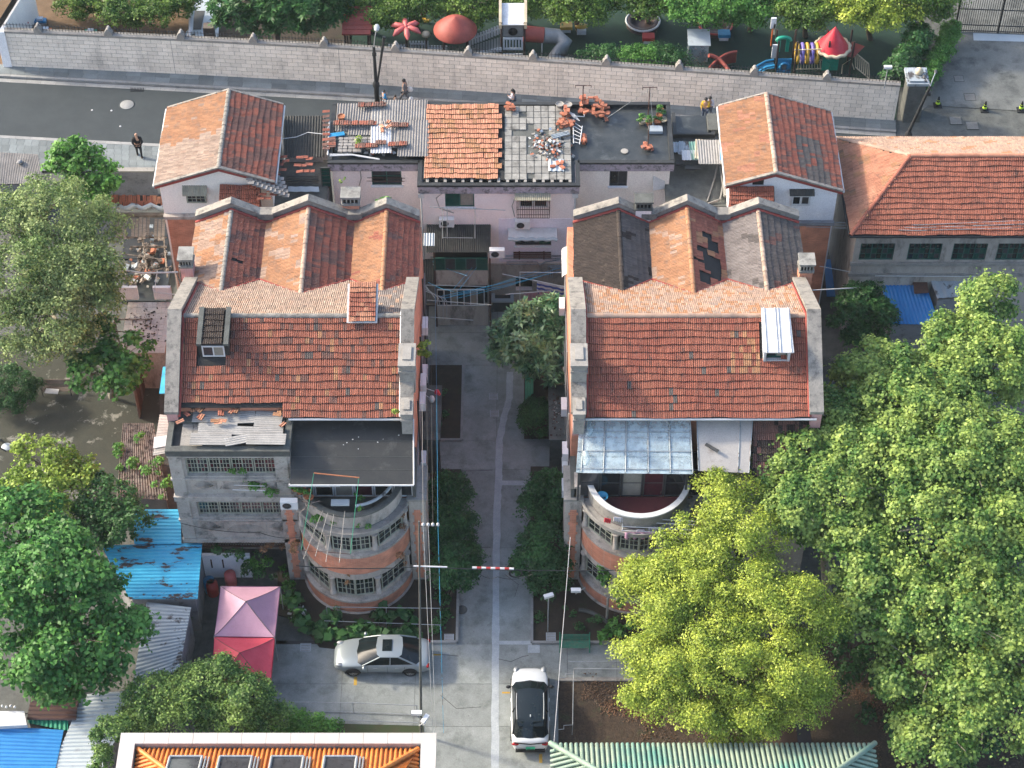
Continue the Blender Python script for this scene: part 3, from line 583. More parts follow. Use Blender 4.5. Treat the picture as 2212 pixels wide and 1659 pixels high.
for x, y in ((768,1473),(945,1416),(1093,1498),(1168,1640)):
    p = P(x, y); struct('road_marking', M().add([(p.x-.08,p.y-.25,.076),(p.x+.08,p.y-.25,.076),(p.x+.08,p.y+.25,.076),(p.x-.08,p.y+.25,.076)],[(0,1,2,3)]) if x in (768,1168) else M().add([(p.x-.2,p.y-.05,.076),(p.x+.2,p.y-.05,.076),(p.x+.2,p.y+.05,.076),(p.x-.2,p.y+.05,.076)],[(0,1,2,3)]), MATS['yellowpaint'])
# --- beds
def bed(name, pts, mt='soil', z=.10): return sheet(name, pts, z, mt, th=.12)
bed('planting_bed', [(650,1345),(690,1400),(735,1405),(770,1388),(985,1390),(992,1245),(880,1230),(600,1230),(600,1330)]); kerb('bed_kerb', [(930,1391),(987,1391),(990,1270)], w=.14, z1=.24)
bed('planting_bed', [(925,953),(996,953),(1000,791),(928,791)]); kerb('bed_kerb', [(925,954),(997,954),(1001,791)], w=.14, z1=.22)
bed('planting_bed', [(925,1245),(992,1245),(996,1016),(930,1016)])
bed('planting_bed', [(1150,1390),(1500,1390),(1500,1240),(1148,1240)]); kerb('bed_kerb', [(1149,1245),(1149,1392),(1500,1392)], w=.14, z1=.24)
bed('planting_bed', [(1146,1240),(1236,1240),(1230,1010),(1146,1010)])
bed('planting_bed', [(1132,950),(1230,950),(1226,760),(1132,760)])
bed('leaf_bed', [(1206,1660),(2212,1700),(2212,1380),(1600,1380),(1500,1472),(1206,1472)], 'leaflitter'); kerb('bed_kerb', [(1205,1471),(1420,1471)], w=.2, z1=.18, mt='conc_light')
kerb('bed_kerb', [(1202,1475),(1200,1605)], w=.14, z1=.14)
bed('grass_strip', [(590,1562),(915,1570),(915,1660),(500,1660),(520,1560)], 'grass')
sheet('walled_court', [(-200,700),(262,740),(345,760),(345,1100),(-200,1120)], .02, 'lichenground')
bed('court_soil', [(-200,560),(200,560),(200,740),(-200,740)], 'conc_dark', .03)
bed('dark_yard', [(-200,1120),(620,1120),(620,1500),(-200,1560)], 'conc_dark', .03)
# --- beyond the wall: kindergarten ground
sheet('sand_ground', [(-400,150),(30,146),(430,165),(420,-120),(-400,-140)], .03, 'sand')
sheet('garden_ground', [(425,165),(760,184),(760,-120),(425,-120)], .03, 'soil')
sheet('artificial_turf', [(755,184),(1204,211),(1935,262),(1945,150),(2010,-60),(755,-120)], .03, 'turf')
sheet('concrete_plaza', [(1962,262),(1985,190),(2065,60),(2090,-150),(2700,-150),(2700,275),(2212,240),(2005,228)], .02, 'plaza')
sheet('gate_threshold', [(2102,72),(2260,78),(2260,92),(2103,88)], .03, 'palesheet')
bx = [P(x, y, 0) for x, y in ((0,0),)]
# white play path
sheet('play_path', [(397,98),(470,100),(478,0),(425,0),(418,10),(412,60),(402,70)], .06, 'palesheet'); sheet('rubber_mat', [(410,66),(435,66),(443,25),(420,25)], .075, 'darkmetal')
for x, y, w_ in ((452,53,.35),(415,78,.4)): p = P(x, y); struct('drain_grate', M().box((p.x-w_/2,p.y-.15,.06),(p.x+w_/2,p.y+.15,.085)), MATS['darkmetal'])
# manholes right
for x, y, w_ in ((2071,170,.65),(2095,210,.75),(2064,260,.8),(2100,271,.8)):
    p = P(x, y); t = struct('manhole_cover', M().box((p.x-w_/2,p.y-w_/2,.0),(p.x+w_/2,p.y+w_/2,.03)), MATS['conc_dark']); r = M()
    [r.box((p.x-w_/2+.05, p.y-w_/2+.05+i*w_/7, .03), (p.x+w_/2-.05, p.y-w_/2+.05+i*w_/7+.05, .042)) for i in range(6)]; obj('cover_bars', r, MATS['conc_light'], t)
m = M()
for i in range(7):
    a, b_ = P(1985-i*3.0, 186+i*6), P(2008-i*3, 184+i*6+2); m.add([(a.x,a.y,.03),(b_.x,b_.y,.03),(b_.x,b_.y+.07,.03),(a.x,a.y+.07,.03)], [(0,1,2,3)])
    c_ = P(2002-i*3, 186+i*6); m.add([(c_.x-.22,c_.y+.05,.034),(c_.x+.05,c_.y-.08,.034),(c_.x+.05,c_.y+.2,.034)], [(0,1,2)])
struct('painted_arrows', m, MATS['whitepaint'])
# litter and little white spots on the road
m = M()
for x, y in ((199,238),(241,239),(260,273),(228,169),(294,171),(505,179),(570,192)): p = P(x, y); m.lathe((p.x,p.y,.004), [(.07,0),(.05,.03),(.001,.035)], 7)
struct('litter_spots', m, MATS['whitepaint'])
# ================================================================ STREET WALL
WT = 3.0
wl = [P(27,146), P(380,162), P(737,181), P(1204,212), P(1931,263)]
wall = thing('boundary_wall', 'long cream block wall with pointed white pillars and spiked fence beside the street', 'wall', wl[2])
m = M(); mc = M()
for a, b_ in zip(wl[:-1], wl[1:]):
    d = (b_-a).normalized(); n = V((d.y, -d.x, 0)); m.prism([(a.x,a.y),(b_.x,b_.y),(b_.x-n.x*.3,b_.y-n.y*.3),(a.x-n.x*.3,a.y-n.y*.3)], 0, WT-.1)
    o_ = n*.05; mc.prism([((a+o_).x,(a+o_).y),((b_+o_).x,(b_+o_).y),(b_.x-n.x*.36,b_.y-n.y*.36),(a.x-n.x*.36,a.y-n.y*.36)], WT-.1, WT+.06)
obj('core', m, MATS['joint'], wall); obj('coping', mc, MATS['conc_light'], wall)
lst = []
ROWS = 9; rh = (WT-.12)/ROWS
for si, (a, b_) in enumerate(zip(wl[:-1], wl[1:])):
    d = (b_-a); L = d.length; d.normalize(); n = V((d.y, -d.x, 0)); bw = .68
    for r in range(ROWS):
        u = -(r % 2)*bw/2
        while u < L-.02:
            u0, u1 = max(u, 0), min(u+bw, L)
            if u1-u0 > .06: lst.append((a + d*(u0+.012) + V((0,0,r*rh+.014)), d, n, u1-u0-.024, si))
            u += bw
cache = {}; big = M(); idx = sorted(range(len(lst)), key=lambda i: (abs(lst[i][0].x+4)) )
# the stretch without a roof or tree before it, then the rest
indi = set(idx[:300])
for i, (p, d, n, L, si) in enumerate(lst):
    k = round(L, 2)
    if k not in cache: q = M().box((0,0,0),(k,.03,rh-.028)); cache[k] = (mesh_of('block_mesh', q, MATS['block'], (0,0,0)), q)
    mw = Matrix(((d.x,n.x,0,p.x),(d.y,n.y,0,p.y),(0,0,1,p.z),(0,0,0,1)))
    if i in indi: inst('wall_block', cache[k][0], mw, wall)
    else: big.add([mw @ V(q) for q in cache[k][1].v], cache[k][1].f)
tag(obj('block_field', big, MATS['block'], wall), kind='stuff')
# end post, pillars, spikes
def along_wall(x):
    for a, b_ in zip(wl[:-1], wl[1:]):
        if a.x <= x <= b_.x or b_ is wl[-1]: return a.lerp(b_, (x-a.x)/(b_.x-a.x)), (b_-a).normalized()
pm = M(); pm.extr([(-.25,-.2,0),(.25,-.2,0),(.25,-.2,.16),(.05,-.2,.52),(-.05,-.2,.52),(-.25,-.2,.16)], (0,.42,0)); pme = mesh_of('pillar_mesh', pm, MATS['conc_light'], (0,0,0))
for x, y in ((76,73),(228,85),(386,90),(543,100),(697,105),(852,124),(1010,132),(1151,139),(1311,149),(1469,159),(1632,169),(1790,180)):
    q, d = along_wall(P(x, y+22, WT).x); n = V((d.y,-d.x,0)); p = q + V((0,0,WT+.05)) - n*.15
    inst('pillar_cap', pme, Matrix(((d.x,-n.x,0,p.x),(d.y,-n.y,0,p.y),(0,0,1,p.z),(0,0,0,1))), wall)
m = M(); x = wl[0].x
while x < wl[-1].x:
    q, d = along_wall(x); n = V((d.y,-d.x,0)); q = q - n*.18; m.tube([q+V((0,0,WT+.02)), q+V((0,0,WT+.55)), q+n*.06+V((0,0,WT+.66))], [.018,.016,.004], 4, cap=False); x += .21
for h in (.15,.45):
    for a, b_ in zip(wl[:-1], wl[1:]): n = V((0,1,0)); m.tube([a+n*.18+V((0,0,WT+h)), b_+n*.18+V((0,0,WT+h))], .02, 4)
tag(obj('spiked_railing', m, MATS['blacksteel'], wall), kind='stuff')
a = wl[0]; m = M().box((a.x-.55,a.y-.1,0),(a.x+.02,a.y+.5,WT+.02)); obj('corner_pier', m, MATS['whitewall'], wall)
# side wall running away at top left
a, b_ = P(3,76,WT), P(60,-40,WT); t = thing('side_wall', 'cream side wall running away behind the corner pier with black spikes on top', 'wall', (a.x, a.y, 0))
m = M(); a0, b0 = V((a.x-.3,a.y+.6,0)), V((b_.x,b_.y,0)); m.prism([(a0.x,a0.y),(a0.x+.25,a0.y),(b0.x+.25,b0.y),(b0.x,b0.y)], 0, WT); obj('wall_face', m, MATS['creamwall'], t)
m = M(); [m.tube([a0.lerp(b0,i/70)+V((.1,0,WT)), a0.lerp(b0,i/70)+V((.1,0,WT+.6))], .022, 4) for i in range(71)]; obj('spikes', m, MATS['blacksteel'], t)
# gate pier with globe
p = P(1952,262); t = thing('gate_pier', 'grey stone gate pier carrying a round globe lamp at the right end of the wall', 'pier', p)
m = M().box((p.x-.1,p.y-.1,0),(p.x+1.0,p.y+1.2,WT+.1)); obj('shaft', m, MATS['conc_dark'], t); m = M().box((p.x-.25,p.y-.25,WT+.1),(p.x+1.15,p.y+1.35,WT+.3)).box((p.x-.12,p.y-.1,WT+.3),(p.x+1.0,p.y+1.2,WT+.42)); obj('cap', m, MATS['greysheet'], t)
g = V((p.x+.55,p.y+.6,WT+.62)); obj('globe_lamp', M().ball(g, .26, 14), MATS['p_cream'], t)
# ================================================================ STREET LAMPS AND CAMERAS
def lamp(px, py, label, heads, top=7.0, lean=(0,0), hm='steel', hr=.30):
    p = P(px, py); t = thing('street_lamp', label, 'street lamp', p); m = M(); m.tube([p, p+V((0,0,1.4))], .17, 10); m.tube([p+V((0,0,1.4)), p+V((0,0,1.6)), p+V((0,0,1.8))], [.23,.23,.12], 10)
    obj('base', m, MATS['blacksteel'], t); tp = p + V((lean[0],lean[1],top)); m = M().tube([p+V((0,0,1.8)), tp], [.12,.09], 8); m.tube([tp+V((0,0,-.7)), tp+V((0,0,-.5))], .14, 8); obj('pole', m, MATS['blacksteel'], t)
    for dx, dy, dz in heads:
        e_ = tp + V((dx,dy,dz)); obj('arm', M().tube([tp, (tp+e_)/2+V((0,0,.12)), e_], .03, 6), MATS['steel'], t)
        q = M(); q.ball(e_, hr, 10, sx=.65, sy=1.25, sz=.35); obj('lamp_head', q, MATS[hm], t)
    return t
lamp(815,222,'black street lamp with a ringed base and one silver head beside the walking man', [(.25,.2,1.35)], top=4.6)
p0 = P(815,222); m = M().tube([p0+V((.1,0,1.7)), p0+V((.65,.5,5.0))], [.06,.11], 6); tag(obj('folded_umbrella_post', m, MATS['blacksteel']), 'slanting black strut leaning away from the lamp post by the wall', 'post')
lamp(1955,330,'tall dark street lamp between the gate pier and the tiled hall', [(-.35,.5,.3),(.45,1.1,.2)], top=5.2, lean=(.85,.3), hm='darkmetal', hr=.17)
def cctv(loc, label, face=0, post=None, double=False):
    loc = V(loc); t = thing('security_camera', label, 'camera', loc); m = M(); m.obox(loc+V((0,0,.0)), (.5,.2,.16), face); obj('housing', m, MATS['white_plastic'], t)
    m = M().obox(loc+V((math.cos(face)*.26,math.sin(face)*.26,0)), (.03,.14,.10), face); obj('lens', m, MATS['carglass'], t)
    m = M(); m.tube([loc+V((0,0,-.08)), loc+V((0,0,-.3)), loc+V((0,0,-.3))+(V(post) if post else V((0,.3,0)))], .035, 6); obj('bracket', m, MATS['steel'], t); return t
q = P(1920,196,WT); cctv(PY(1918,145,q.y), 'white security camera on a pole at the right end of the street wall', math.pi, (0,0,-1.4))
# traffic cones
cone = None
for x, y, l in ((2025,228,'traffic cone nearest the wall pier, green and black striped'),(2126,238,'middle traffic cone with a lime band on the plaza edge'),(2205,238,'rightmost traffic cone at the photo edge, green banded')):
    p = P(x, y)
    if cone is None:
        cone = thing('traffic_cone', l, 'cone', p, 'traffic cones on the plaza'); obj('cone_body', M().lathe(p, [(.17,.04),(.05,.72),(.03,.74)], 12), MATS['clothblack'], cone)
        obj('band', M().lathe(p, [(.148,.2),(.118,.34)], 12).lathe(p, [(.098,.45),(.07,.6)], 12), MATS['limeband'], cone); obj('foot', M().box((p.x-.26,p.y-.26,0),(p.x+.26,p.y+.26,.045)), MATS['clothblack'], cone)
    else: copy_tree(cone, p, label=l)
# metal gate, top right
p = P(2062,68); t = thing('metal_gate', 'black double gate of upright bars across the plaza entrance', 'gate', p); q = P(2290,76); d = (q-p); n_ = 48
for i in range(n_+1):
    a = p + d*(i/n_); h = 2.3 + .7*math.sin(min(1, (i % 30)/30)*math.pi*.5+.2); inst('gate_bar', TM.setdefault(('bar', round(h,1)), mesh_of('bar_mesh', M().tube([(0,0,0),(0,0,round(h,1))], .022, 5), MATS['blacksteel'], (0,0,0))), Matrix.Translation(a), t)
m = M(); [m.tube([p+V((0,0,h)), q+V((0,0,h))], .04, 5) for h in (.12,.6,1.9)]; [m.tube([p+d*f_, p+d*f_+V((0,0,3.3))], .07, 6) for f_ in (0,.41)]; obj('gate_frame', m, MATS['blacksteel'], t)
# ================================================================ PEOPLE
person('bald man in black clothes walking on the near pavement, hands behind his back', P(303,343)+V((0,0,.13)), math.radians(10), 2.0, 'clothblack', 'clothblack', hairm=None, stride=.2, arms='back')
pe = person('dark haired man in grey walking along the far pavement with white bags', P(876,226)+V((0,0,.13)), math.radians(80), 2.0, 'clothgrey', 'clothgrey', stride=.4)
b = P(888,214,1.0); tag(obj('carrier_bag', M().ball(b, .17, 8, sy=.7, sz=1.2), MATS['whitepaint']), 'white carrier bag held low in the hand of the man in grey', 'bag')
b = P(886,193,1.3); tag(obj('shoulder_bag', M().ball(b, .2, 8, sy=.6, sz=1.2), MATS['whitepaint']), 'white bag on the back of the man in grey', 'bag')
person('child with black hair and bright blue jacket by the street lamp', P(831,235)+V((0,0,.0)), math.radians(-60), 1.55, 'clothblue', 'clothblack', arms='hold')
person('small child almost hidden behind the roof edge beside the walking man', P(855,240), math.radians(-60), 1.35, 'clothgrey', 'clothblack')
person('long haired woman in a white blouse on the far pavement', P(1108,240)+V((0,0,.1)), math.radians(85), 1.75, 'clothwhite', 'jeans', long_hair=True, arms='hold')
person('woman in yellow top with hair up, standing at the right behind the flat roof', P(1521,262)+V((0,0,.13)), math.radians(170), 1.85, 'clothyellow', 'jeans', arms='hold', long_hair=True)
person('figure in a pale lilac shirt half hidden by the woman in yellow', P(1530,258)+V((0,0,.13)), math.radians(170), 1.8, 'clothwhite', 'jeans', arms='hold')

# cracks and litter on the lane
rr = random.Random(11); m = M()
for pts in (((755,1393),(800,1400),(860,1402),(935,1412),(990,1416)),((1078,1424),(1105,1428),(1128,1420),(1140,1414)),((990,1017),(1030,1019),(1064,1017)),((985,1180),(1010,1183),(1060,1181)),((1090,1240),(1120,1262),(1112,1290)),((950,1500),(985,1530),(1040,1528))):
    m.tube([P(x+rr.uniform(-2,2), y+rr.uniform(-2,2), .072) for x, y in pts], .012, 3)
struct('slab_cracks', m, MATS['joint'])
m = M()
for i in range(240):
    p = P(rr.uniform(905,1200), rr.uniform(700,1650), .076); s_ = rr.uniform(.02,.05); a = rr.uniform(0,6); m.add([(p.x+s_*math.cos(a),p.y+s_*math.sin(a),p.z),(p.x-s_*.5*math.sin(a),p.y+s_*.5*math.cos(a),p.z+.012),(p.x-s_*math.cos(a),p.y-s_*math.sin(a),p.z)], [(0,1,2)], i % 2)
tag(obj('lane_litter', m, [MATS['leaflitter'], MATS['kerbstone']]), 'small dry leaves and scraps scattered over the lane', 'litter', kind='stuff')
# ================================================================ TERRACE HOUSES
YF, YM, YE, YR, YB = 64.24, 66.2, 65.99, 70.5, 80.2      # front face, main wall, eave, main ridge, back wall
ZE, ZR, ZV = 10.9, 13.4, 10.45
def zback(Y): return ZR - (Y-YR)*.554
def ZY(y, Y): return PY(1106, y, Y).z
def sector(m, cx, cy, R_, z0, z1, yb=YF+.05, mi=0, n=24, Ri=None):
    ph = math.acos(max(-1, min(1, (cy-yb)/R_))); a = [-ph + 2*ph*i/n for i in range(n+1)]
    o = [(cx+R_*math.sin(q), cy-R_*math.cos(q)) for q in a]
    if Ri is None: m.prism(o, z0, z1, mi)
    else:
        ph2 = math.acos(max(-1, min(1, (cy-yb)/Ri))); b = [-ph2 + 2*ph2*i/n for i in range(n+1)]; i_ = [(cx+Ri*math.sin(q), cy-Ri*math.cos(q)) for q in b]
        for k in range(n): m.prism([o[k], o[k+1], i_[k+1], i_[k]], z0, z1, mi)
def terrace(name, label, x0, x1, tx0, tx1, gx, gz, gmats, matmain, matback, capmat, dark_valley, skipfn=None, gcap=None):
    t = thing(name, label, 'building', ((x0+x1)/2, YM, 0)); T = Tiles()
    m = M(); m.extr([(x0+.02,YM+.42,0),(x0+.02,YM+.42,ZE+.05),(x0+.02,YR,ZR-.2),(x0+.02,76,10.1),(x0+.02,YB,10.1),(x0+.02,YB,0)], (x1-x0-.04,0,0)); obj('wall', m, MATS['brick'], t)
    # main roof
    m = M(); cut = .52 if x0 < 0 else 0.; yc_, zc_ = YE+cut*.874, ZE+cut*.486; xm_ = tx0+5.2; m.slab((tx0,yc_,zc_),(xm_,yc_,zc_),(xm_,YR,ZR),(tx0,YR,ZR), .08); m.slab((xm_,YE,ZE),(tx1,YE,ZE),(tx1,YR,ZR),(xm_,YR,ZR), .08); m.slab((tx0,YR,ZR-.01),(tx1,YR,ZR-.01),(tx1,76.4,zback(76.4)),(tx0,76.4,zback(76.4)), .08)
    rf = obj('roof', m, MATS['underlay'], t)
    L = math.hypot(YR-YE, ZR-ZE); T.patch(rf, (tx0,YE,ZE), (1,0,0), (0,YR-YE,ZR-ZE), [(0,0),(tx1-tx0,0),(tx1-tx0,L-.1),(0,L-.1)], .205, L/14, matmain, skipfn)
    Lb = math.hypot(6.4, 6.4*.554); zz = zback(YR+6.4); T.patch(rf, (tx0,YR+6.4,zz), (1,0,0), (0,-6.4,6.4*.554), [(0,0),(tx1-tx0,0),(tx1-tx0,Lb-.1),(0,Lb-.1)], .205, .365, matback,
        skip=lambda u, v: any(abs(tx0+u-g) < 1.0 and YR+6.4-v*.875 > 75.0 for g in gx[1::2]) or YR+6.4-v*.875 > 76.6)
    ridge(rf, (tx0,YR,ZR+.02), (tx1,YR,ZR+.02), capmat, r=.13, step=.42)
    # cross gables
    for i in range(3):
        a, r_, b_ = gx[2*i], gx[2*i+1], gx[2*i+2]; zr = gz[i]
        m = M(); yf = 73.0
        m.slab((a,yf,ZV),(a,YB,ZV),(r_,YB,zr),(r_,yf,zr), .07); m.slab((b_,YB,ZV),(b_,yf,ZV),(r_,yf,zr),(r_,YB,zr), .07); g = obj('gable_roof', m, MATS['underlay'], t)
        for xa, mn in ((a, gmats[2*i]), (b_, gmats[2*i+1])):
            W = V((r_-xa, 0, zr-ZV)); Lg = W.length
            T.patch(g, (xa,yf,ZV), (0,1,0), W, [(0,0),(YB-yf,0),(YB-yf,Lg-.08),(0,Lg-.08)], .205, Lg/6.0, mn, skip=lambda u, v, zr=zr, Lg=Lg, mn=mn, xa=xa: ZV+(zr-ZV)*v/Lg < zback(yf+u)-.05 or (mn == 'tile_holes' and False) or hole((name, label[:5], 2*i+(xa != a)), u, v, Lg))
        ridge(g, (r_, YR+(ZR-zr)/.554-.05, zr+.03), (r_, YB, zr+.03), gcap[i], r=.12, step=.36)
        yr = YR+(ZR-zr)/.554; yv = YR+(ZR-ZV)/.554; obj('mortar_fillet', M().tube([(a,yv,ZV+.08),(r_,yr-.05,zr+.05),(b_,yv,ZV+.08)], .075, 6), MATS['redmortar'], g); obj('mortar_fillet', M().tube([(a,YB-.1,ZV+.1),(r_,YB-.1,zr+.1),(b_,YB-.1,ZV+.1)], .09, 6), MATS['redmortar'], g)
        if i: m = M(); m.box((a-.09,yv,ZV-.02),(a+.09,YB,ZV+.05)); obj('valley_gutter', m, MATS[dark_valley[i-1]], t)
    # rear parapet with stone coping
    zz = [(gx[i], (gz[i//2] if i % 2 else ZV)+.42) for i in range(7)]; m = M()
    m.extr([(gx[0],YB,0),(gx[6],YB,0)] + [(x, YB, z) for x, z in zz[::-1]], (0,.28,0)); obj('rear_parapet', m, MATS['conc_light'], t)
    for (xa, za), (xb, zb) in zip(zz[:-1], zz[1:]):
        m = M(); m.extr([(xa,YB-.10,za),(xb,YB-.10,zb),(xb,YB-.10,zb+.14),(xa,YB-.10,za+.14)], (0,.5,0)); obj('coping_stone', m, MATS['copingstone'], t)
    for i in (2, 4): m = M(); m.box((gx[i]-.42,YB-.14,ZV+.3),(gx[i]+.42,YB+.44,ZV+.72)); obj('coping_block', m, MATS['copingstone'], t)
    # side parapets
    for xa, xb, side in ((x0, tx0, 0), (tx1, x1, 1)):
        pr = [(YE+.05, ZE+.30), (YR, ZR+.42), (75.4, zback(75.4)+.40)]
        m = M(); m.extr([(xa+.04,pr[0][0],9.5)] + [(xa+.04, y, z-.1) for y, z in pr] + [(xa+.04,pr[2][0],9.5)], (xb-xa-.08,0,0)); obj('side_parapet', m, MATS['pinkbrick_p'], t)
        for (ya, za), (yb, zb) in zip(pr[:-1], pr[1:]): m = M(); m.extr([(xa-.06,ya,za-.1),(xa-.06,yb,zb-.1),(xa-.06,yb,zb+.08),(xa-.06,ya,za+.08)], (xb-xa+.09,0,0)); obj('coping', m, MATS['copingstone'], t)
        m = M(); ix = tx0+.06 if side == 0 else tx1-.06; m.tube([(ix,YE,ZE+.08),(ix,YR,ZR+.10),(ix,75.6,zback(75.6)+.09)], .07, 5); obj('mortar_fillet', m, MATS['redmortar'] if side == 0 or x0 > 0 else MATS['whitepaint'], t)
    m = M(); m.tube([(tx0+(5.4 if x0 < 0 else 0),YE-.06,ZE-.04),(tx1+.3,YE-.06,ZE-.04)], .065, 6); obj('gutter', m, MATS['whitepaint'], t)
    return t, rf, T
HOLES = []
def hole(xa, u, v, Lg):
    return any(h[0] == xa and h[1] < u < h[2] and h[3] < v/Lg < h[4] for h in HOLES)
def chimney(loc_px, z, w, d, h, label, stack='brick', cap='slabgrey', capr=.75, group='chimney stacks on the terraces', dark=False, base=None):
    p = P(*loc_px, z); t = thing('chimney', label, 'chimney', (p.x,p.y,z-h), group)
    m = M(); m.box((p.x-w/2+.06,p.y-d/2+.06,z-h),(p.x+w/2-.06,p.y+d/2-.06,z-.45)); obj('stack', m, MATS[stack], t)
    m = M(); m.box((p.x-w/2,p.y-d/2,z-.55),(p.x+w/2,p.y+d/2,z-.42)); m.box((p.x-w/2+.04,p.y-d/2+.04,z-.12),(p.x+w/2-.04,p.y+d/2-.04,z)).box((p.x-w/2-.03,p.y-d/2-.03,z),(p.x+w/2+.03,p.y+d/2+.03,z+.10)); obj('cap', m, MATS['conc_dark' if dark else cap], t)
    m = M(); n = 4
    for i in range(n+1): x = p.x-w/2+.05+i*(w-.16)/n; m.box((x,p.y-d/2+.05,z-.42),(x+.06,p.y+d/2-.05,z-.12))
    obj('vent_posts', m, MATS['conc_dark' if dark else cap], t)
    m = M().box((p.x-w/2+.12,p.y-d/2+.12,z-.42),(p.x+w/2-.12,p.y+d/2-.12,z-.12)); obj('flue', m, MATS['black'], t); return t
# ---------- left house
gA = [P(425,475,10.45).x, -14.96, -13.18, -10.83, -8.75, -6.68, -4.95]; gA[4] = P(767,475,10.45).x; gA[5] = P(835,462,11.4).x
def darkpatch(u, v):      # a few odd replaced tiles
    r = random.random() + (.0 if math.sin(u*1.3)*math.sin(v*1.9) < .35 else -.06)
    return 'tile_orange' if r < .03 else 'tile_dgrey' if (r < .04 or (v < .5 and 3 < u < 5.2 and r < .4)) else 'tile_brown' if r < .16 else 'tile_red'
def gA2(u, v): return 'tile_orange'
HOLES.append((('terrace_house','left ',1), 3.4, 3.75, .50, .85))
def skipA(u, v): return (v < .60 and u < 5.2) or (.85 < u < 2.35 and 2.75 < v < 4.9)
mixo = lambda a, b_, p: (lambda u, v: b_ if .5+.28*math.sin(u*1.7+p*9)*math.sin(v*2.3+p*5)+.16*math.sin(u*4.1+v*3.3)+random.uniform(-.16,.16) > 1-p*.95 else a)
houseA, roofA, TA = terrace('terrace_house', 'left tiled terrace house with three rear gables, dark dormer and round brick balcony tower', -16.95, -4.85, -16.35, -5.42, gA, [11.42, 11.62, 11.40],
    [mixo('tile_pale','tile_orange',.45), mixo('tile_red','tile_brown',.3), mixo('tile_orange','tile_pale',.35), mixo('tile_red2','tile_brown',.45), mixo('tile_orange','tile_red',.2), mixo('tile_red2','tile_brown',.2)],
    darkpatch, lambda u, v: ('tile_tan' if (u < 8.5) else 'tile_grey') if random.random() < .8 else 'tile_pale', 'copingstone', ['blacksteel', 'blacksteel'], skipA, ['copingstone', 'tile_tan', 'tile_orange'])
# ---------- right house
gB = [P(1238,478,10.45).x, P(1336,458,11.4).x, P(1401,477,10.45).x, P(1484,450,11.6).x, P(1559,477,10.45).x, P(1638,458,11.4).x, P(1724,478,10.45).x]
for h in ((4.6,5.3,.15,.5),(5.4,5.8,.35,.72),(4.0,4.5,.42,.8),(2.5,3.6,.1,.45),(2.9,3.9,.45,.75),(1.9,2.6,.5,.8),(3.4,4.1,.2,.6),(3.2,3.5,.7,.95)): HOLES.append((('terrace_house','right',3),)+h)
houseB, roofB, TB = terrace('terrace_house', 'right tiled terrace house with white dormer, glass canopy and dark, orange and grey rear gables', 2.95, 15.22, 3.62, 14.62, gB, [11.42, 11.62, 11.40],
    [mixo('tile_dark','tile_brown',.03), mixo('tile_dgrey','tile_dark',.2), mixo('tile_orange','tile_pale',.3), mixo('tile_red','tile_orange',.3), mixo('tile_grey','tile_dgrey',.2), mixo('tile_dgrey','tile_brown',.2)],
    lambda u, v: 'tile_dgrey' if random.random() < .02 else ('tile_orange' if (7.2 < u < 8.7 and 2 < v < 4.3 and random.random() < .35) else 'tile_red2' if math.sin(u*1.1+1)*math.sin(v*1.3)+random.uniform(-.25,.25) > 0 else 'tile_red'),  # orange tiles left of the dormer paint in sunlight reflected off its cheek
    lambda u, v: 'tile_pale' if random.random() < .75 else 'tile_orange', 'tile_pale', ['whitepaint', 'darkmetal'], lambda u, v: 8.55 < u < 9.7 and 2.9 < v < 4.9, ['tile_dark', 'tile_orange', 'tile_tan'])
TA.done(300); TB.done(300)
# dark dormer on the left house
def pt_roof(px, py, lift=0):     # photo point on the front slope
    Y = YE
    for _ in range(40):
        z = ZE+(Y-YE)*(ZR-ZE)/(YR-YE)+lift; Y = P(px, py, z).y
    return P(px, py, z)
a = pt_roof(430,775); b_ = pt_roof(496,775); xl, xr = a.x, b_.x; yf = a.y+.1
d = thing('dormer', 'black dormer with dark tiles and a white sliding window on the left main roof', 'dormer', (xl, yf, a.z)); zt = ZR+.25
m = M(); m.extr([(xl,yf,a.z-.1),(xl,yf,a.z+.95),(xl,YR+.2,zt),(xl,YR+.2,ZR-.2)], (xr-xl,0,0)); obj('dormer_cheeks', m, MATS['bitumen'], d)
m = M(); sl = (zt-a.z-.95)/(YR+.2-yf)
for xx in (xl-.02, xr-.2): obj('roof_kerb', M().extr([(xx,yf-.15,a.z+.97),(xx,YR+.2,zt+.06),(xx,YR+.2,zt+.2),(xx,yf-.15,a.z+1.12)], (.24,0,0)), MATS['conc_dark'], d)
Td = Tiles(); rfd = obj('dormer_roof', M().slab((xl+.2,yf,a.z+.96),(xr-.2,yf,a.z+.96),(xr-.2,YR+.2,zt+.01),(xl+.2,YR+.2,zt+.01), .05), MATS['underlay'], d)
Ld = math.hypot(YR+.2-yf, zt-a.z-.95); Td.patch(rfd, (xl+.2,yf-.1,a.z+.99), (1,0,0), (0,YR+.2-yf,zt-a.z-.95), [(0,0),(xr-xl-.4,0),(xr-xl-.4,Ld),(0,Ld)], .205, .36, 'tile_dark'); Td.done(300)
window(d, (xl+.2,yf-.02,a.z+.12), (1,0,0), (0,-1,0), xr-xl-.4, .75, 2, 1, 'whiteframe', ['glass2','curtain'], fw=.07, bar=.06, y=0, dep=.05)
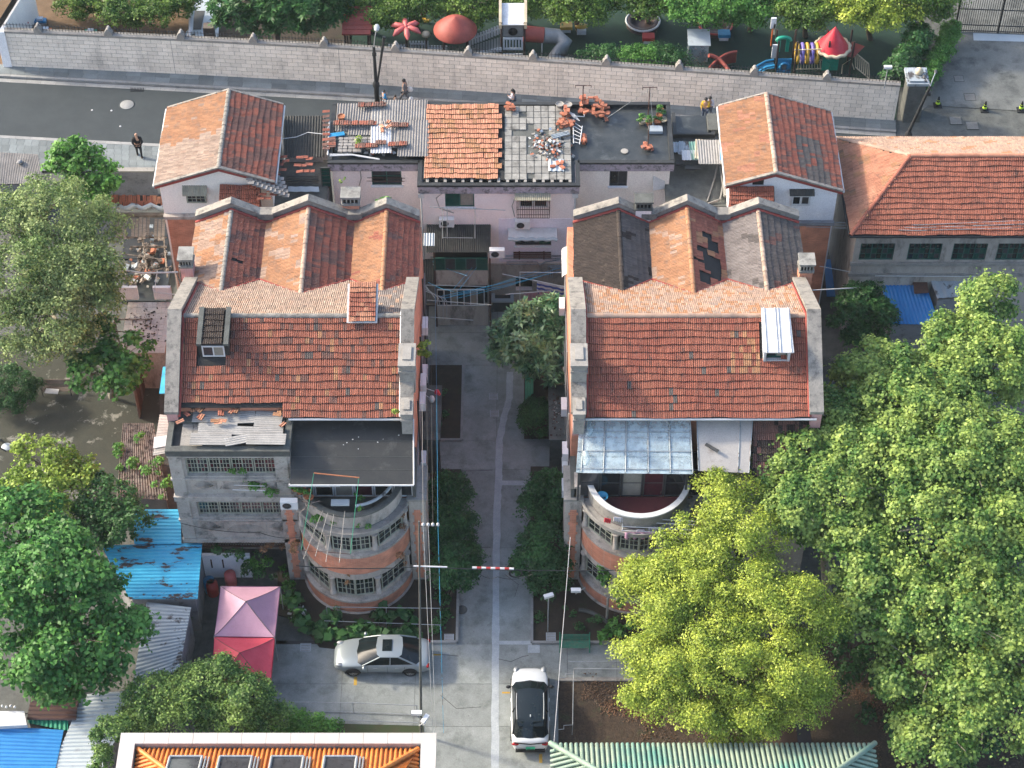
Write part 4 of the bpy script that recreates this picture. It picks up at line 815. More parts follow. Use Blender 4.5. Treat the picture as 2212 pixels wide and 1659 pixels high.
# tiled dormer on the left ridge
p = P(782,592,14.1); q = P(782,683,13.75)
d = thing('dormer', 'small red tiled roof hatch with white edging astride the left ridge', 'dormer', (P(750,640,13.6).x, 71.5, 12.5)); xa, xb = P(749,683,13.6).x, P(815,683,13.6).x
rfd = obj('hatch_roof', M().slab((xa,YR-.5,13.45),(xb,YR-.5,13.45),(xb,YR+1.5,14.15),(xa,YR+1.5,14.15), .07), MATS['whitepaint'], d)
obj('hatch_wall', M().box((xa+.06,YR-.1,12.4),(xb-.06,YR+1.35,13.5)).extr([(xa+.06,YR-.1,13.4),(xa+.06,YR+1.35,13.4),(xa+.06,YR+1.35,14.05)], (xb-xa-.12,0,0)), MATS['whitewall'], d)
Td = Tiles(); Ld = math.hypot(2,.7); Td.patch(rfd, (xa+.1,YR-.48,13.46), (1,0,0), (0,2,.7), [(0,0),(xb-xa-.2,0),(xb-xa-.2,Ld-.06),(0,Ld-.06)], .19, .27, mixo('tile_hall','tile_red',.5)); Td.done()
# white dormer, right house
a = pt_roof(1648,783); b_ = pt_roof(1704,783); xl, xr, yf = a.x, b_.x+.02, a.y
d = thing('dormer', 'white painted metal dormer with a two pane window on the right main roof', 'dormer', (xl, yf, a.z)); zt = ZR+.42
m = M(); m.extr([(xl,yf,a.z-.1),(xl,yf,a.z+1.02),(xl,YR+.1,zt-.05),(xl,YR+.1,ZR-.3)], (.12,0,0)); m.extr([(xr-.12,yf,a.z-.1),(xr-.12,yf,a.z+1.02),(xr-.12,YR+.1,zt-.05),(xr-.12,YR+.1,ZR-.3)], (.12,0,0)); m.box((xl+.12,yf+.35,a.z-.1),(xr-.12,yf+.5,a.z+1.0)); m.box((xl+.1,yf+.02,a.z-.05),(xr-.1,yf+.36,a.z+.12)); obj('dormer_cheeks', m, MATS['whitepaint'], d)
m = M().slab((xl-.12,yf-.25,a.z+1.0),(xr+.12,yf-.25,a.z+1.0),(xr+.05,YR+.15,zt),(xl-.05,YR+.15,zt), .07); obj('metal_roof', m, MATS['whitepaint'], d)
m = M(); dv = V((0,YR+.4-yf,zt-a.z-1.0)); [m.tube([(x,yf-.25,a.z+1.03),(x,YR+.15,zt+.03)], .02, 4) for x in (xl+.08, (xl+xr)/2-.03, (xl+xr)/2+.12, xr-.02)]; obj('seam', m, MATS['white_plastic'], d)
window(d, (xl+.13,yf+.3,a.z+.14), (1,0,0), (0,-1,0), xr-xl-.26, .82, 2, 1, 'greenframe', ['glass','curtain'], fw=.05, bar=.05, y=0, dep=.05)
# parapet pedestals
for hx, sgn, hs in ((-5.13, 1, houseA), (3.27, -1, houseB)):
    for Y, w_, dd, zz in ((P(0,768,13.2).y, .85, 1.5, 1.1), (P(0,868,12.0).y, .62, 1.1, .6)):
        z = ZE+(Y-YE)*(ZR-ZE)/(YR-YE); x = hx
        m = M(); m.box((x-w_/2+.05,Y-dd/2+.06,z-.8),(x+w_/2-.05,Y+dd/2-.06,z+zz)); m.box((x-w_/2,Y-dd/2,z+zz-.42),(x+w_/2,Y+dd/2,z+zz-.3)); m.box((x-w_/2,Y-dd/2,z+zz),(x+w_/2,Y+dd/2,z+zz+.14)); m.box((x-w_/4,Y-dd/4,z+zz+.14),(x+w_/4,Y+dd/3,z+zz+.22))
        obj('pedestal', m, MATS['conc_light'], hs)
chimney((757,418), 12.0, 1.0, .8, 2.1, 'brick chimney with a slotted stone cap in the left valley behind the gables')
chimney((1391,430), 12.0, .95, .7, 2.4, 'chimney with a sooty black open cap on a pink base behind the dark gable', stack='pinkwall', dark=True)
chimney((401,550), 12.0, .75, .95, 3.2, 'weathered white chimney on pink brick at the left edge of the gables', stack='brick_pink')
chimney((1743,562), 12.0, .8, .85, 2.3, 'brick chimney with a mossy cap at the right edge of the gables')
# ---------------------------------------------------------------- front block of the left house
bx0, bx1, by0, by1, bz0, bz1 = -16.75, -10.85, YF, YM+.6, 3.3, 10.62
m = M(); mw = frame_m((bx0,by0,bz0), (1,0,0), (0,-1,0)); wz = lambda y: ZY(y, YF)-bz0; wx = lambda x, y: PY(x, y, YF).x-bx0
hu = (wx(398,990), wx(594,990), wz(1028), wz(990)); hl = (wx(424,1084)+.0, wx(610,1084), wz(1116), wz(1084))
holed(m, mw, bx1-bx0, bz1-bz0-.3, .3, [hu, hl]); m.box((bx0,by0+.3,bz0),(bx0+.25,by1,bz1-.3)).box((bx1-.25,by0+.3,bz0),(bx1,by1,bz1-.3)).box((bx0,by0,bz0-.16),(bx1,by1,bz0-.01))
blk = thing('front_block', 'grey concrete two storey bay with long metal windows hung on the left house front', 'building', (bx0, by0, bz0))
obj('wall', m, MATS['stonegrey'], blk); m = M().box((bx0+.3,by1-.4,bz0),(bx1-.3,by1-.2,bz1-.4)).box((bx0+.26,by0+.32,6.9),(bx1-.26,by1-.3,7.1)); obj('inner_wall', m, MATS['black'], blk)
m = M()
for z, pr, h in ((wz(1076)+bz0, .22, .34), (wz(1168)+bz0, .12, .28), (wz(1034)+bz0, .14, .12), (wz(1122)+bz0, .12, .12), (bz1-.62, .06, .10)): m.box((bx0-.08,by0-pr,z),(bx1+.02,by0+.04,z+h))
for xx in (bx0, bx1-.75): m.box((xx-.02,by0-.09,bz0+.3),(xx+.62,by0+.0,bz1-.45))
obj('ledges', m, MATS['stonegrey'], blk)
m = M()
for z0, z1 in ((wz(1057)+bz0+.03, wz(1037)+bz0), (wz(1146)+bz0, wz(1126)+bz0)):      # relief panels
    x = bx0+.85; zc = (z0+z1)/2; hh = (z1-z0)/2
    for wdt, kind in ((1.3,0),(2.2,1),(1.2,0)):
        m.box((x,by0-.03,z0),(x+wdt-.08,by0+.0,z1)); cx = x+wdt/2-.04
        if kind == 0:
            for s_ in (1,.65,.3): m.tube([(cx-.5*s_,by0-.05,zc),(cx,by0-.05,zc+hh*.9*s_),(cx+.5*s_,by0-.05,zc),(cx,by0-.05,zc-hh*.9*s_),(cx-.5*s_,by0-.05,zc)], .045, 4)
        else:
            for s_ in range(7): q = .15+s_*.13; m.tube([(cx+q*math.cos(a_), by0-.05, zc-hh+q*.55*math.sin(a_)+.05) for a_ in [i*math.pi/8 for i in range(9)]], .022, 4)
        x += wdt
tag(obj('relief_panel', m, MATS['dirtywall'], blk), kind='stuff')
for (x0_, x1_, z0_, z1_), g in ((hu, ['glass','glass','glass2','glass_red','glass']), (hl, ['glass','glass2','glass'])):
    w_ = (x1_-x0_)/4
    for i in range(4): window(blk, (bx0+x0_+i*w_, by0, bz0+z0_), (1,0,0), (0,-1,0), w_-.04, z1_-z0_, 6, 4 if z1_-z0_ > 1.2 else 3, 'frame_g', g, fw=.06, bar=.03, y=-.27, mull=(3,))
m = M(); rz = bz1-.3   # flat roof with dark upstands
m.box((bx0,by0,rz),(bx1,by1,rz+.04)); obj('roof', m, MATS['conc_dark'], blk)
m = M()
for q in ((bx0-.10,by0-.14,bx1+.06,by0+.2),(bx0-.10,by0+.2,bx0+.18,by1),(bx1-.26,by0+.2,bx1+.06,by1+.2)): m.box((q[0],q[1],rz-.1),(q[2],q[3],bz1))
obj('roof_rim', m, MATS['conc_dark'], blk); obj('roof_membrane', M().box((bx0+.18,by0+.2,rz+.042),(bx1-.26,by1,rz+.06)), MATS['bitumen'], blk)
m = M(); ca = P(384,892,bz1); 
for i in range(3):
    for j in range(2): x = P(388,955,bz1).x+j*.55; m.box((x,by0+.35+i*.62,rz+.07),(x+.53,by0+.95+i*.62,rz+.14))
tag(obj('roof_slabs', m, MATS['conc_light'], blk), kind='stuff')
obj('roof_flashing', M().box((bx0+.2,YM-.25,bz1-.1),(bx1-.3,YM+.9,bz1+.045)), MATS['conc_dark'], blk)
# loose corrugated sheets and tiles lying on that roof
def sheet_on(px, py, z, w_, h_, rot, label, group, mt='asbestos_l', amp=.025, pitch=.13, tilt=0):
    p = P(px, py, z); R2 = Matrix.Rotation(math.radians(rot), 3, 'Z'); f = lambda x, y, zz=0: V(p) + R2 @ V((x, y, 0)) + V((0,0,zz))
    m = M(); m.corr(f(-w_/2,-h_/2), f(-w_/2,h_/2,tilt), f(w_/2,h_/2,tilt), f(w_/2,-h_/2), max(2, int(h_/pitch)), amp) if w_ > h_ else m.corr(f(-w_/2,-h_/2), f(w_/2,-h_/2), f(w_/2,h_/2,tilt), f(-w_/2,h_/2,tilt), max(2, int(w_/pitch)), amp)
    o = obj('corrugated_sheet', m, MATS[mt]); tag(o, label, 'corrugated sheet', group); return o
gs = 'loose corrugated sheets on the grey bay roof'
for i, (x, y, w_, h_, r) in enumerate([(458,900,1.9,.75,-2),(520,900,1.4,.85,3),(580,905,1.35,1.0,-3),(470,925,1.9,.7,0),(530,930,1.7,.55,-2),(585,930,1.2,.6,2),(455,948,2.0,.75,-1),(512,950,1.2,.55,14),(575,948,1.9,.7,-1)]):
    sheet_on(x, y, bz1+.09+.02*i, w_, h_, r, ['corrugated sheet at the upper left of the bay roof pile','corrugated sheet in the top middle of the bay roof pile','broken corrugated sheet at the top right of the bay roof','corrugated sheet left of centre under loose orange tiles','narrow corrugated sheet in the centre of the bay roof','small corrugated sheet at right centre of the bay roof','long corrugated sheet at the lower left of the bay roof','corrugated sheet lying askew at the lower middle of the bay roof','long corrugated sheet at the lower right of the bay roof'][i], gs)
LT = tilemesh(.22, .36, 'tile_new')[0]
def loose_tile(px, py, z, rot, label, group, mt='tile_new', sc=1):
    me = tilemesh(.22, .36, mt)[0]; p = P(px, py, z); o = inst('loose_roof_tile', me, Matrix.Translation(p) @ Matrix.Rotation(math.radians(rot), 4, 'Z') @ Matrix.Rotation(random.uniform(-.15,.15), 4, 'X')); tag(o, label, 'roof tile', group); return o
for x, y, r in ((412,893,5),(426,891,-30),(405,903,40),(424,905,-20),(428,908,-18),(399,912,120),(471,900,5),(475,901,5),(492,894,-25),(500,892,-20),(504,893,-18),(472,915,85),(480,917,88),(488,915,80),(600,900,10),(606,902,80),(602,922,-30)):
    loose_tile(x, y, bz1+.34, r, 'loose orange roof tile lying on the corrugated sheets of the grey bay', 'loose tiles on the grey bay roof', random.choice(['tile_new','tile_orange','tile_red']))
# black sloping terrace roof
tb = thing('terrace_roof', 'black felt sloping roof over the left balcony, above the round tower', 'roof', P(760,1000,9.6))
A_, B_, C_, D_ = P(627,1047,9.3), P(894,1047,9.3), P(893,905,10.25), P(630,905,10.25)
obj('felt_roof', M().slab(A_, B_, C_, D_, .12), MATS['bitumen'], tb); m = M()
for f_ in (.22,.42,.66): m.tube([A_.lerp(D_, f_)+V((0,0,.006)), B_.lerp(C_, f_)+V((0,0,.006))], .012, 4)
obj('felt_seam', m, MATS['conc_dark'], tb); obj('edge_trim', M().tube([A_+V((0,-.04,0)), B_+V((0,-.04,0))], .05, 6).tube([B_, C_], .04, 6), MATS['whitepaint'], tb)
obj('front_beam', M().box((A_.x-.1,A_.y+.1,9.0),(A_.x+2.4,A_.y+.2,9.15)), MATS['whitepaint'], tb)
m = M(); rr = random.Random(3)
for i in range(8): p = P(800+rr.uniform(-60,85), 925+rr.uniform(-12,45), 10.15); m.ball(p, rr.uniform(.02,.045), 5, sz=.4)
tag(obj('white_debris', m, MATS['whitepaint']), 'white paint flakes scattered on the black felt roof', 'debris', kind='stuff')
# ---------------------------------------------------------------- round towers
def tower(house, cx, name, label, rim, wallz):
    cy, R_ = 62.0+2.85, 2.85; t = thing(name, label, 'tower', (cx, cy, 0))
    z = [.25, 1.20, 1.50, 2.90, 3.06, 3.38, 4.98, 5.25, 6.58, 6.78]
    m = M(); sector(m, cx, cy, R_-.02, 0, z[1]-.18); sector(m, cx, cy, R_-.02, z[5], z[6]-.16); obj('brick_band', m, MATS['brick'], t)
    m = M()
    for a, b_, r_ in ((z[1]-.18, z[1]-.02, R_+.08), (z[6]-.16, z[6], R_+.08), (z[4]-.05, z[5], R_-.0), (0, .14, R_+.1)): sector(m, cx, cy, r_, a, b_)
    for a, b_ in ((z[1]-.02, z[2]), (z[6], z[7])): sector(m, cx, cy, R_-.18, a, b_)
    for a, b_ in ((z[3], z[4]-.05), (z[8]-.12, z[8])): sector(m, cx, cy, R_-.04, a, b_)
    obj('stone_band', m, MATS['dirtywall'], t)
    m = M(); sector(m, cx, cy, R_+.10, z[8], z[9]-.02); obj('ledge', m, MATS['conc_light'], t)
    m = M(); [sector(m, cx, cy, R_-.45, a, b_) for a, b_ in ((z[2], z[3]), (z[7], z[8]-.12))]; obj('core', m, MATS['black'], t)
    for a, b_ in ((z[2], z[3]), (z[7], z[8]-.12)):
        for q0, q1, c_ in ((-64,-29,4),(-20,0,4),(0,20,4),(29,64,4)):
            q0, q1 = math.radians(q0), math.radians(q1); rw = R_-.10; p0 = V((cx+rw*math.sin(q0), cy-rw*math.cos(q0), a)); p1 = V((cx+rw*math.sin(q1), cy-rw*math.cos(q1), a)); ux = (p1-p0); w_ = ux.length; ux.normalize()
            window(t, p0, ux, (ux.y, -ux.x, 0), w_, b_-a, c_, 3, 'frame_g', ['glass','glass','glass2'], fw=.06, bar=.03, y=-.05, mull=(2,))
        for q in (-68,-24.5,24.5,68):
            q = math.radians(q); r_ = R_-.06; c_ = (cx+r_*math.sin(q), cy-r_*math.cos(q), a); m = M(); m.lathe(c_, [(.19,0),(.19,.09),(.14,.13),(.125,b_-a-.22),(.15,b_-a-.18),(.20,b_-a-.1),(.20,b_-a)], 12); obj('column', m, MATS['dirtywall'], t)
    m = M(); sector(m, cx, cy, R_-.32, z[9]-.02, z[9]+.04); obj('balcony_floor', m, MATS['redfloor' if cx > 0 else 'conc_dark'], t)
    m = M(); sector(m, cx, cy, R_-.30, z[9]+.04, wallz, Ri=R_-.46); obj('balcony_wall', m, MATS[rim[0]], t)
    m = M(); sector(m, cx, cy, R_-.24, wallz, wallz+.09, Ri=R_-.52); obj('balcony_rail', m, MATS[rim[1]], t)
    # gutter of the ledge
    m = M(); sector(m, cx, cy, R_+.10, z[9]-.02, z[9]+.06, Ri=R_+.02); obj('ledge_lip', m, MATS['conc_light'], t)
    for s_ in (-1, 1):   # brick and stone pilasters beside it
        x = cx + s_*3.22; m = M(); m.box((x-.42,YF-.12,0),(x+.42,YM+.05,6.75)); p_ = obj('pilaster', m, MATS['dirtywall'], t)
        m = M(); m.box((x-.16,YF-.15,.3),(x+.16,YF-.11,6.0))
        for k in range(14): m.box((x-.24 if k % 2 else x-.16, YF-.148, .4+k*.4), (x+.24 if k % 2 else x+.16, YF-.112, .58+k*.4))
        obj('brick_quoins', m, MATS['brick'], p_)
        m = M(); m.box((x-.5,YF-.2,6.75),(x+.5,YM+.05,6.92)); obj('pilaster_cap', m, MATS['conc_light'], p_)
    return t
TAW = tower(houseA, -7.98, 'balcony_tower', 'left round brick tower with curved windows and an overgrown balcony', ('dirtywall', 'conc_dark'), 7.75)
TBW = tower(houseB, 6.30, 'balcony_tower', 'right round brick tower with a white rimmed balcony, half hidden by the yellow tree', ('conc_light', 'whitepaint'), 7.68)
# upper room behind the balconies
for x0, x1, l, fr in ((-10.8,-4.9,'enclosed balcony front of dark glazing under the black felt roof','whiteframe'), (3.3,9.7,'sliding dark glass doors under the blue glass canopy','darkmetal')):
    t = thing('glazed_front', l, 'glazing', (x0, YF+.9, 6.8)); obj('back_wall', M().box((x0,YF+1.2,6.8),(x1,YF+1.3,8.9)).box((x0,YF+.2,6.75),(x1,YF+1.3,6.8)), MATS['black'], t)
    n = 6; w_ = (x1-x0)/n
    for i in range(n): window(t, (x0+i*w_, YF+.12, 6.84), (1,0,0), (0,-1,0), w_-.03, 2.1, 1, 1 if x0 < 0 else 2, fr, ['glass2','glass','curtain','glass_red','glass','glass'][i], fw=.07, bar=.05, y=0, dep=.06)
    obj('side_pier', M().box((x0-.2,YF-.05,6.76),(x0+.1,YF+.9,7.75)), MATS['dirtywall'], t)
obj_ = M().box((-4.95,YF-.05,0),(-4.78,YM+.1,8.3)); tag(obj('corner_wall', obj_, MATS['conc_dark']), 'dark corner wall at the alley side of the left tower', 'wall')
m = M().box((2.93,YF-.05,0),(3.2,YM+.1,7.6)); tag(obj('corner_wall', m, MATS['conc_dark']), 'stained corner wall at the alley side of the right tower', 'wall')
# glass canopy and plastic canopy
t = thing('glass_canopy', 'blue tinted glass canopy in a steel grid over the right balcony', 'canopy', P(1370,1000,9.6))
A_, B_, C_, D_ = P(1244,1021,9.25), P(1497,1024,9.25), P(1491,906,10.35), P(1252,906,10.35)
cols, rows = 6, 4; pm_ = {}
for i in range(cols):
    for j in range(rows):
        g = lambda u, v: A_.lerp(B_, u).lerp(D_.lerp(C_, u), v)
        fx = [0,.045,.235,.425,.62,.81,1] ; fy = [0,.07,.40,.76,1]
        q = [g(fx[i],fy[j]), g(fx[i+1],fy[j]), g(fx[i+1],fy[j+1]), g(fx[i],fy[j+1])]; obj('glass_pane', M().slab(*q, .012), MATS['canopyglass'], t)
m = M()
for i in fx[1:]: m.tube([g(i,.02)+V((0,0,.03)), g(i,1)+V((0,0,.03))], .028, 4)
for j in fy[1:]: m.tube([g(0,j)+V((0,0,.03)), g(1,j)+V((0,0,.03))], .028, 4)
for j in (.23,.58,.88): m.tube([g(0.05,j)-V((0,0,.05)), g(1,j)-V((0,0,.05))], .015, 4)
obj('steel_grid', m, MATS['steel'], t)
obj('trailing_plastic', M().tube([g(.08,.97)+V((0,0,.05)), g(.10,.8)+V((0,0,.06)), g(.085,.66)+V((0,0,.05))], [.1,.22,.13], 6), MATS['canopyglass'], t); obj('trailing_plastic', M().tube([g(.07,.38)+V((0,0,.05)), g(.09,.25)+V((0,0,.06)), g(.08,.12)+V((0,0,.05))], [.15,.24,.12], 6), MATS['canopyglass'], t)
# blinds under the glass
m = M()
for i in range(5):
    for j in range(3):
        a0, a1 = fx[i+1]+.012, fx[i+2]-.012; b0, b1 = fy[j+1]-.32*(j == 0)*.0+.01, fy[j+2]-.03 if j < 2 else .92
        q = [g(a0,b0)-V((0,0,.35)), g(a1,b0)-V((0,0,.35)), g(a1,b1)-V((0,0,.35)), g(a0,b1)-V((0,0,.35))]; m.slab(*q, .02)
obj('sun_blind', m, MATS['p_white'], t)
obj('front_post', M().box((A_.x+.1,A_.y+.1,6.9),(A_.x+.2,A_.y+.2,9.2)).box((B_.x-.3,A_.y+.1,6.9),(B_.x-.2,A_.y+.2,9.2)), MATS['darkmetal'], t)
t = thing('plastic_canopy', 'grey translucent plastic canopy beside the blue glass one', 'canopy', P(1566,970,9.6))
A_, B_, C_, D_ = P(1509,1017,9.3), P(1618,1022,9.3), P(1626,907,10.3), P(1505,907,10.3)
obj('plastic_sheet', M().slab(A_, B_, C_, D_, .03), MATS['polycarb'], t)
[obj('batten', M().tube([g2(u,0), g2(u,1)], .02, 4), MATS['greysheet'], t) for g2 in [lambda u, v: A_.lerp(B_, u).lerp(D_.lerp(C_, u), v)+V((0,0,.02))] for u in (.0,.78,1)]
tag(obj('metal_strip', M().obox(P(1538,967,9.85), (.75,.16,.05), math.radians(-38)), MATS['darkmetal']), 'short dark strip lying aslant on the grey plastic canopy', 'strip')
t = thing('lean_to', 'dark worn tiled lean-to roof half under the tree at the right end of the terrace', 'roof', P(1690,950,9.5)); Tl = Tiles()
A_, B_, D_ = P(1625,1030,8.9), P(1765,1030,8.9), P(1628,908,10.2); rl = obj('roof', M().slab(A_, B_, B_+(D_-A_), D_, .06), MATS['underlay'], t)
Tl.patch(rl, A_, (1,0,0), D_-A_, [(0,0),((B_-A_).length,0),((B_-A_).length,(D_-A_).length),(0,(D_-A_).length)], .205, .37, mixo('tile_brown','tile_dark',.4)); Tl.done()
m = M().box((9.8,YF+.4,0),(15.1,YM,8.9)); obj('wall', m, MATS['dirtywall'], t)
m = M().box((-16.6,YM-.05,0),(-10.8,YM+.1,3.2)); tag(obj('ground_floor_wall', m, MATS['dirtywall']), 'shaded ground floor wall under the grey concrete bay', 'wall')
# ================================================================ CENTRAL BLOCK
ZC, YC0, YCW, YCB = 9.7, 83.92, 85.7, 90.75
cx0, cx1, wx0, wx1 = -5.13, 3.66, -10.18, 8.95
cb = thing('courtyard_block', 'pink flat roofed block across the top of the alley', 'building', (-.7, YC0, 0))
m = M(); mw = frame_m((cx0+.1,YC0+.12,0), (1,0,0), (0,-1,0)); W_ = cx1-cx0-.2; f_ = lambda x, y: (PY(x,y,YC0).x-cx0-.1, ZY(y, YC0))
def hole_px(x0, y0, x1, y1, Y=YC0, ox=cx0+.1): a = PY(x0,y1,Y); b_ = PY(x1,y0,Y); return (a.x-ox, b_.x-ox, a.z, b_.z)
Hs = [hole_px(962,417,1024,450), hole_px(1122,432,1183,452), hole_px(1113,517,1191,533), hole_px(1114,602,1150,630)]
holed(m, mw, W_, ZC-.3, .3, Hs); obj('front_wall', m, MATS['pinkwall'], cb)
m = M(); a = PY(1077,475,YC0); b_ = PY(1236,568,YC0); mw2 = frame_m((a.x,YC0+.10,b_.z), (1,0,0), (0,-1,0)); holed(m, mw2, min(b_.x, cx1-.12)-a.x, a.z-b_.z, .03, [(Hs[2][0]-(a.x-cx0-.1), Hs[2][1]-(a.x-cx0-.1), Hs[2][2]-b_.z, Hs[2][3]-b_.z)]); obj('lilac_panel', m, MATS['lilacwall'], cb)
m = M(); z1 = ZY(572,YC0); holed(m, frame_m((cx0+.12,YC0+.09,0), (1,0,0), (0,-1,0)), W_-.04, z1, .02, [(h[0]-.02,h[1]-.02,h[2],h[3]) for h in Hs if h[3] < z1]); obj('stained_base', m, MATS['dirtywall'], cb)
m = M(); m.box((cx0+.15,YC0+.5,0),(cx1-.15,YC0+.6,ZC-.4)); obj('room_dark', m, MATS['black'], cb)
m = M(); m.box((cx0+.1,YC0+.42,0),(cx0+.35,YCB,ZC-.3)).box((cx1-.35,YC0+.42,0),(cx1-.1,YCB,ZC-.3)).box((wx0+.1,YCB-.4,0),(wx1-.1,YCB-.1,ZC-.3)).box((wx0+.1,YCW+.42,0),(wx0+.35,YCB-.4,ZC-.3)).box((wx1-.35,YCW+.42,0),(wx1-.1,YCB-.4,ZC-.3)); obj('side_wall', m, MATS['pinkwall'], cb)
HL = [hole_px(804,366,866,403,YCW,wx0+.1)]; HR = [hole_px(1316,371,1356,405,YCW,cx1)]
holed(m := M(), frame_m((wx0+.1,YCW+.12,0), (1,0,0), (0,-1,0)), cx0-wx0, ZC-.3, .3, HL); obj('wing_wall', m, MATS['pinkwall'], cb)
holed(m := M(), frame_m((cx1,YCW+.12,0), (1,0,0), (0,-1,0)), wx1-cx1-.1, ZC-.3, .3, HR); obj('wing_wall', m, MATS['creamwall'], cb)
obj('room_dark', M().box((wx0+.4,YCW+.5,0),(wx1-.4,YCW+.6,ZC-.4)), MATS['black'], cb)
window(cb, (cx0+.1+Hs[0][0],YC0+.12,Hs[0][2]), (1,0,0), (0,-1,0), Hs[0][1]-Hs[0][0], Hs[0][3]-Hs[0][2], 2, 1, 'greenframe', ['glass_g','curtain'], bar=.07)
window(cb, (cx0+.1+Hs[1][0],YC0+.12,Hs[1][2]), (1,0,0), (0,-1,0), Hs[1][1]-Hs[1][0], Hs[1][3]-Hs[1][2], 2, 1, 'whiteframe', ['glass','glass2'], fw=.07, bar=.14)
window(cb, (cx0+.1+Hs[2][0],YC0+.12,Hs[2][2]), (1,0,0), (0,-1,0), Hs[2][1]-Hs[2][0], Hs[2][3]-Hs[2][2], 3, 1, 'darkmetal', ['glass','glass2','glass_g'])
window(cb, (wx0+.1+HL[0][0],YCW+.12,HL[0][2]), (1,0,0), (0,-1,0), HL[0][1]-HL[0][0], HL[0][3]-HL[0][2], 2, 2, 'greenframe', ['glass','glass2'], bar=.05)
window(cb, (cx1+HR[0][0],YCW+.12,HR[0][2]), (1,0,0), (0,-1,0), HR[0][1]-HR[0][0], HR[0][3]-HR[0][2], 2, 1, 'darkmetal', ['glass','glass2'], bar=.06)
for (O_, h) in (((cx0+.1, YC0), Hs[0]), ((wx0+.1, YCW), HL[0]), ((cx1, YCW), HR[0]), ((cx0+.1, YC0), Hs[2])): obj('sill', M().box((O_[0]+h[0]-.08,O_[1]-.0,h[2]-.09),(O_[0]+h[1]+.08,O_[1]+.14,h[2]-.003)), MATS['whitewall'], cb)
# roof deck, fascia bands, upstands
m = M(); m.box((cx0,YC0+.3,ZC-.3),(cx1,YCB-.02,ZC-.12)).box((wx0+.05,YCW+.3,ZC-.3),(cx0,YCB-.02,ZC-.12)).box((cx1,YCW+.3,ZC-.3),(wx1-.05,YCB-.02,ZC-.12)); obj('roof', m, MATS['bitumen_wet'], cb)
m = M()
for x0, x1, Y in ((wx0-.1, cx0-.02, YCW-.05), (cx0-.06, cx1+.06, YC0-.10), (cx1+.02, wx1+.1, YCW-.05)): m.box((x0,Y,ZC-.55),(x1,Y+.28,ZC-.03))
m.box((cx0-.06,YC0+.18,ZC-.55),(cx0+.16,YCW-.05,ZC-.03)).box((cx1-.16,YC0+.18,ZC-.55),(cx1+.06,YCW-.05,ZC-.03)); obj('fascia_band', m, MATS['lilacband'], cb)
m = M()
for x0, x1, Y in ((wx0-.1, cx0-.02, YCW-.07), (cx0-.10, cx1+.10, YC0-.13), (cx1+.02, wx1+.1, YCW-.07)): m.box((x0,Y,ZC-.028),(x1,Y+.24,ZC+.10))
m.box((cx0-.10,YC0+.11,ZC-.028),(cx0+.14,YCW+.17,ZC+.10)).box((cx1-.14,YC0+.11,ZC-.028),(cx1+.10,YCW+.17,ZC+.10)).box((wx0-.1,YCB-.25,ZC-.2),(wx1+.1,YCB,ZC+.14)).box((wx0-.1,YCW+.17,ZC-.2),(wx0+.14,YCB-.25,ZC+.12)).box((wx1-.14,YCW+.17,ZC-.2),(wx1+.1,YCB-.25,ZC+.12)); obj('roof_upstand', m, MATS['bitumen'], cb)
zd = ZC-.10
# raised bearer deck edge with brick stubs, tile patch
def rect_px(x0, y0, x1, y1, z): a = P(min(x0,x1), max(y0,y1), z); b_ = P(max(x0,x1), min(y0,y1), z); return a.x, a.y, b_.x, b_.y
ax, ay, bx_, by_ = rect_px(916, 386, 1089, 229, ZC+.2); ex = P(1236,386,ZC+.2).x
m = M(); m.box((ax-.05,ay+.12,zd),(ex,by_+.05,ZC+.10)); obj('roof_plinth', m, MATS['conc_dark'], cb)
for i in range(17): x = ax+.1+i*(ex-ax-.3)/16; inst('brick_stub', TM.setdefault('stub', mesh_of('stub', M().box((0,0,0),(.16,.34,.24)), MATS['conc_light'], (0,0,0))), Matrix.Translation((x, ay-.20, zd)), cb)
TC = Tiles(); rt = obj('tile_bed', M().slab((ax,ay,ZC+.12),(bx_,ay,ZC+.12),(bx_,by_,ZC+.16),(ax,by_,ZC+.16), .03), MATS['underlay'], cb)
ww, hh = bx_-ax, by_-ay
TC.patch(rt, (ax,ay,ZC+.14), (1,0,0), (0,1,.02), [(0,0),(ww,0),(ww,hh),(0,hh)], .205, hh/15, mixo('tile_new','tile_orange',.35), skip=lambda u, v: u > ww-.35 and random.random() < .5, jit=.03); TC.done(300)
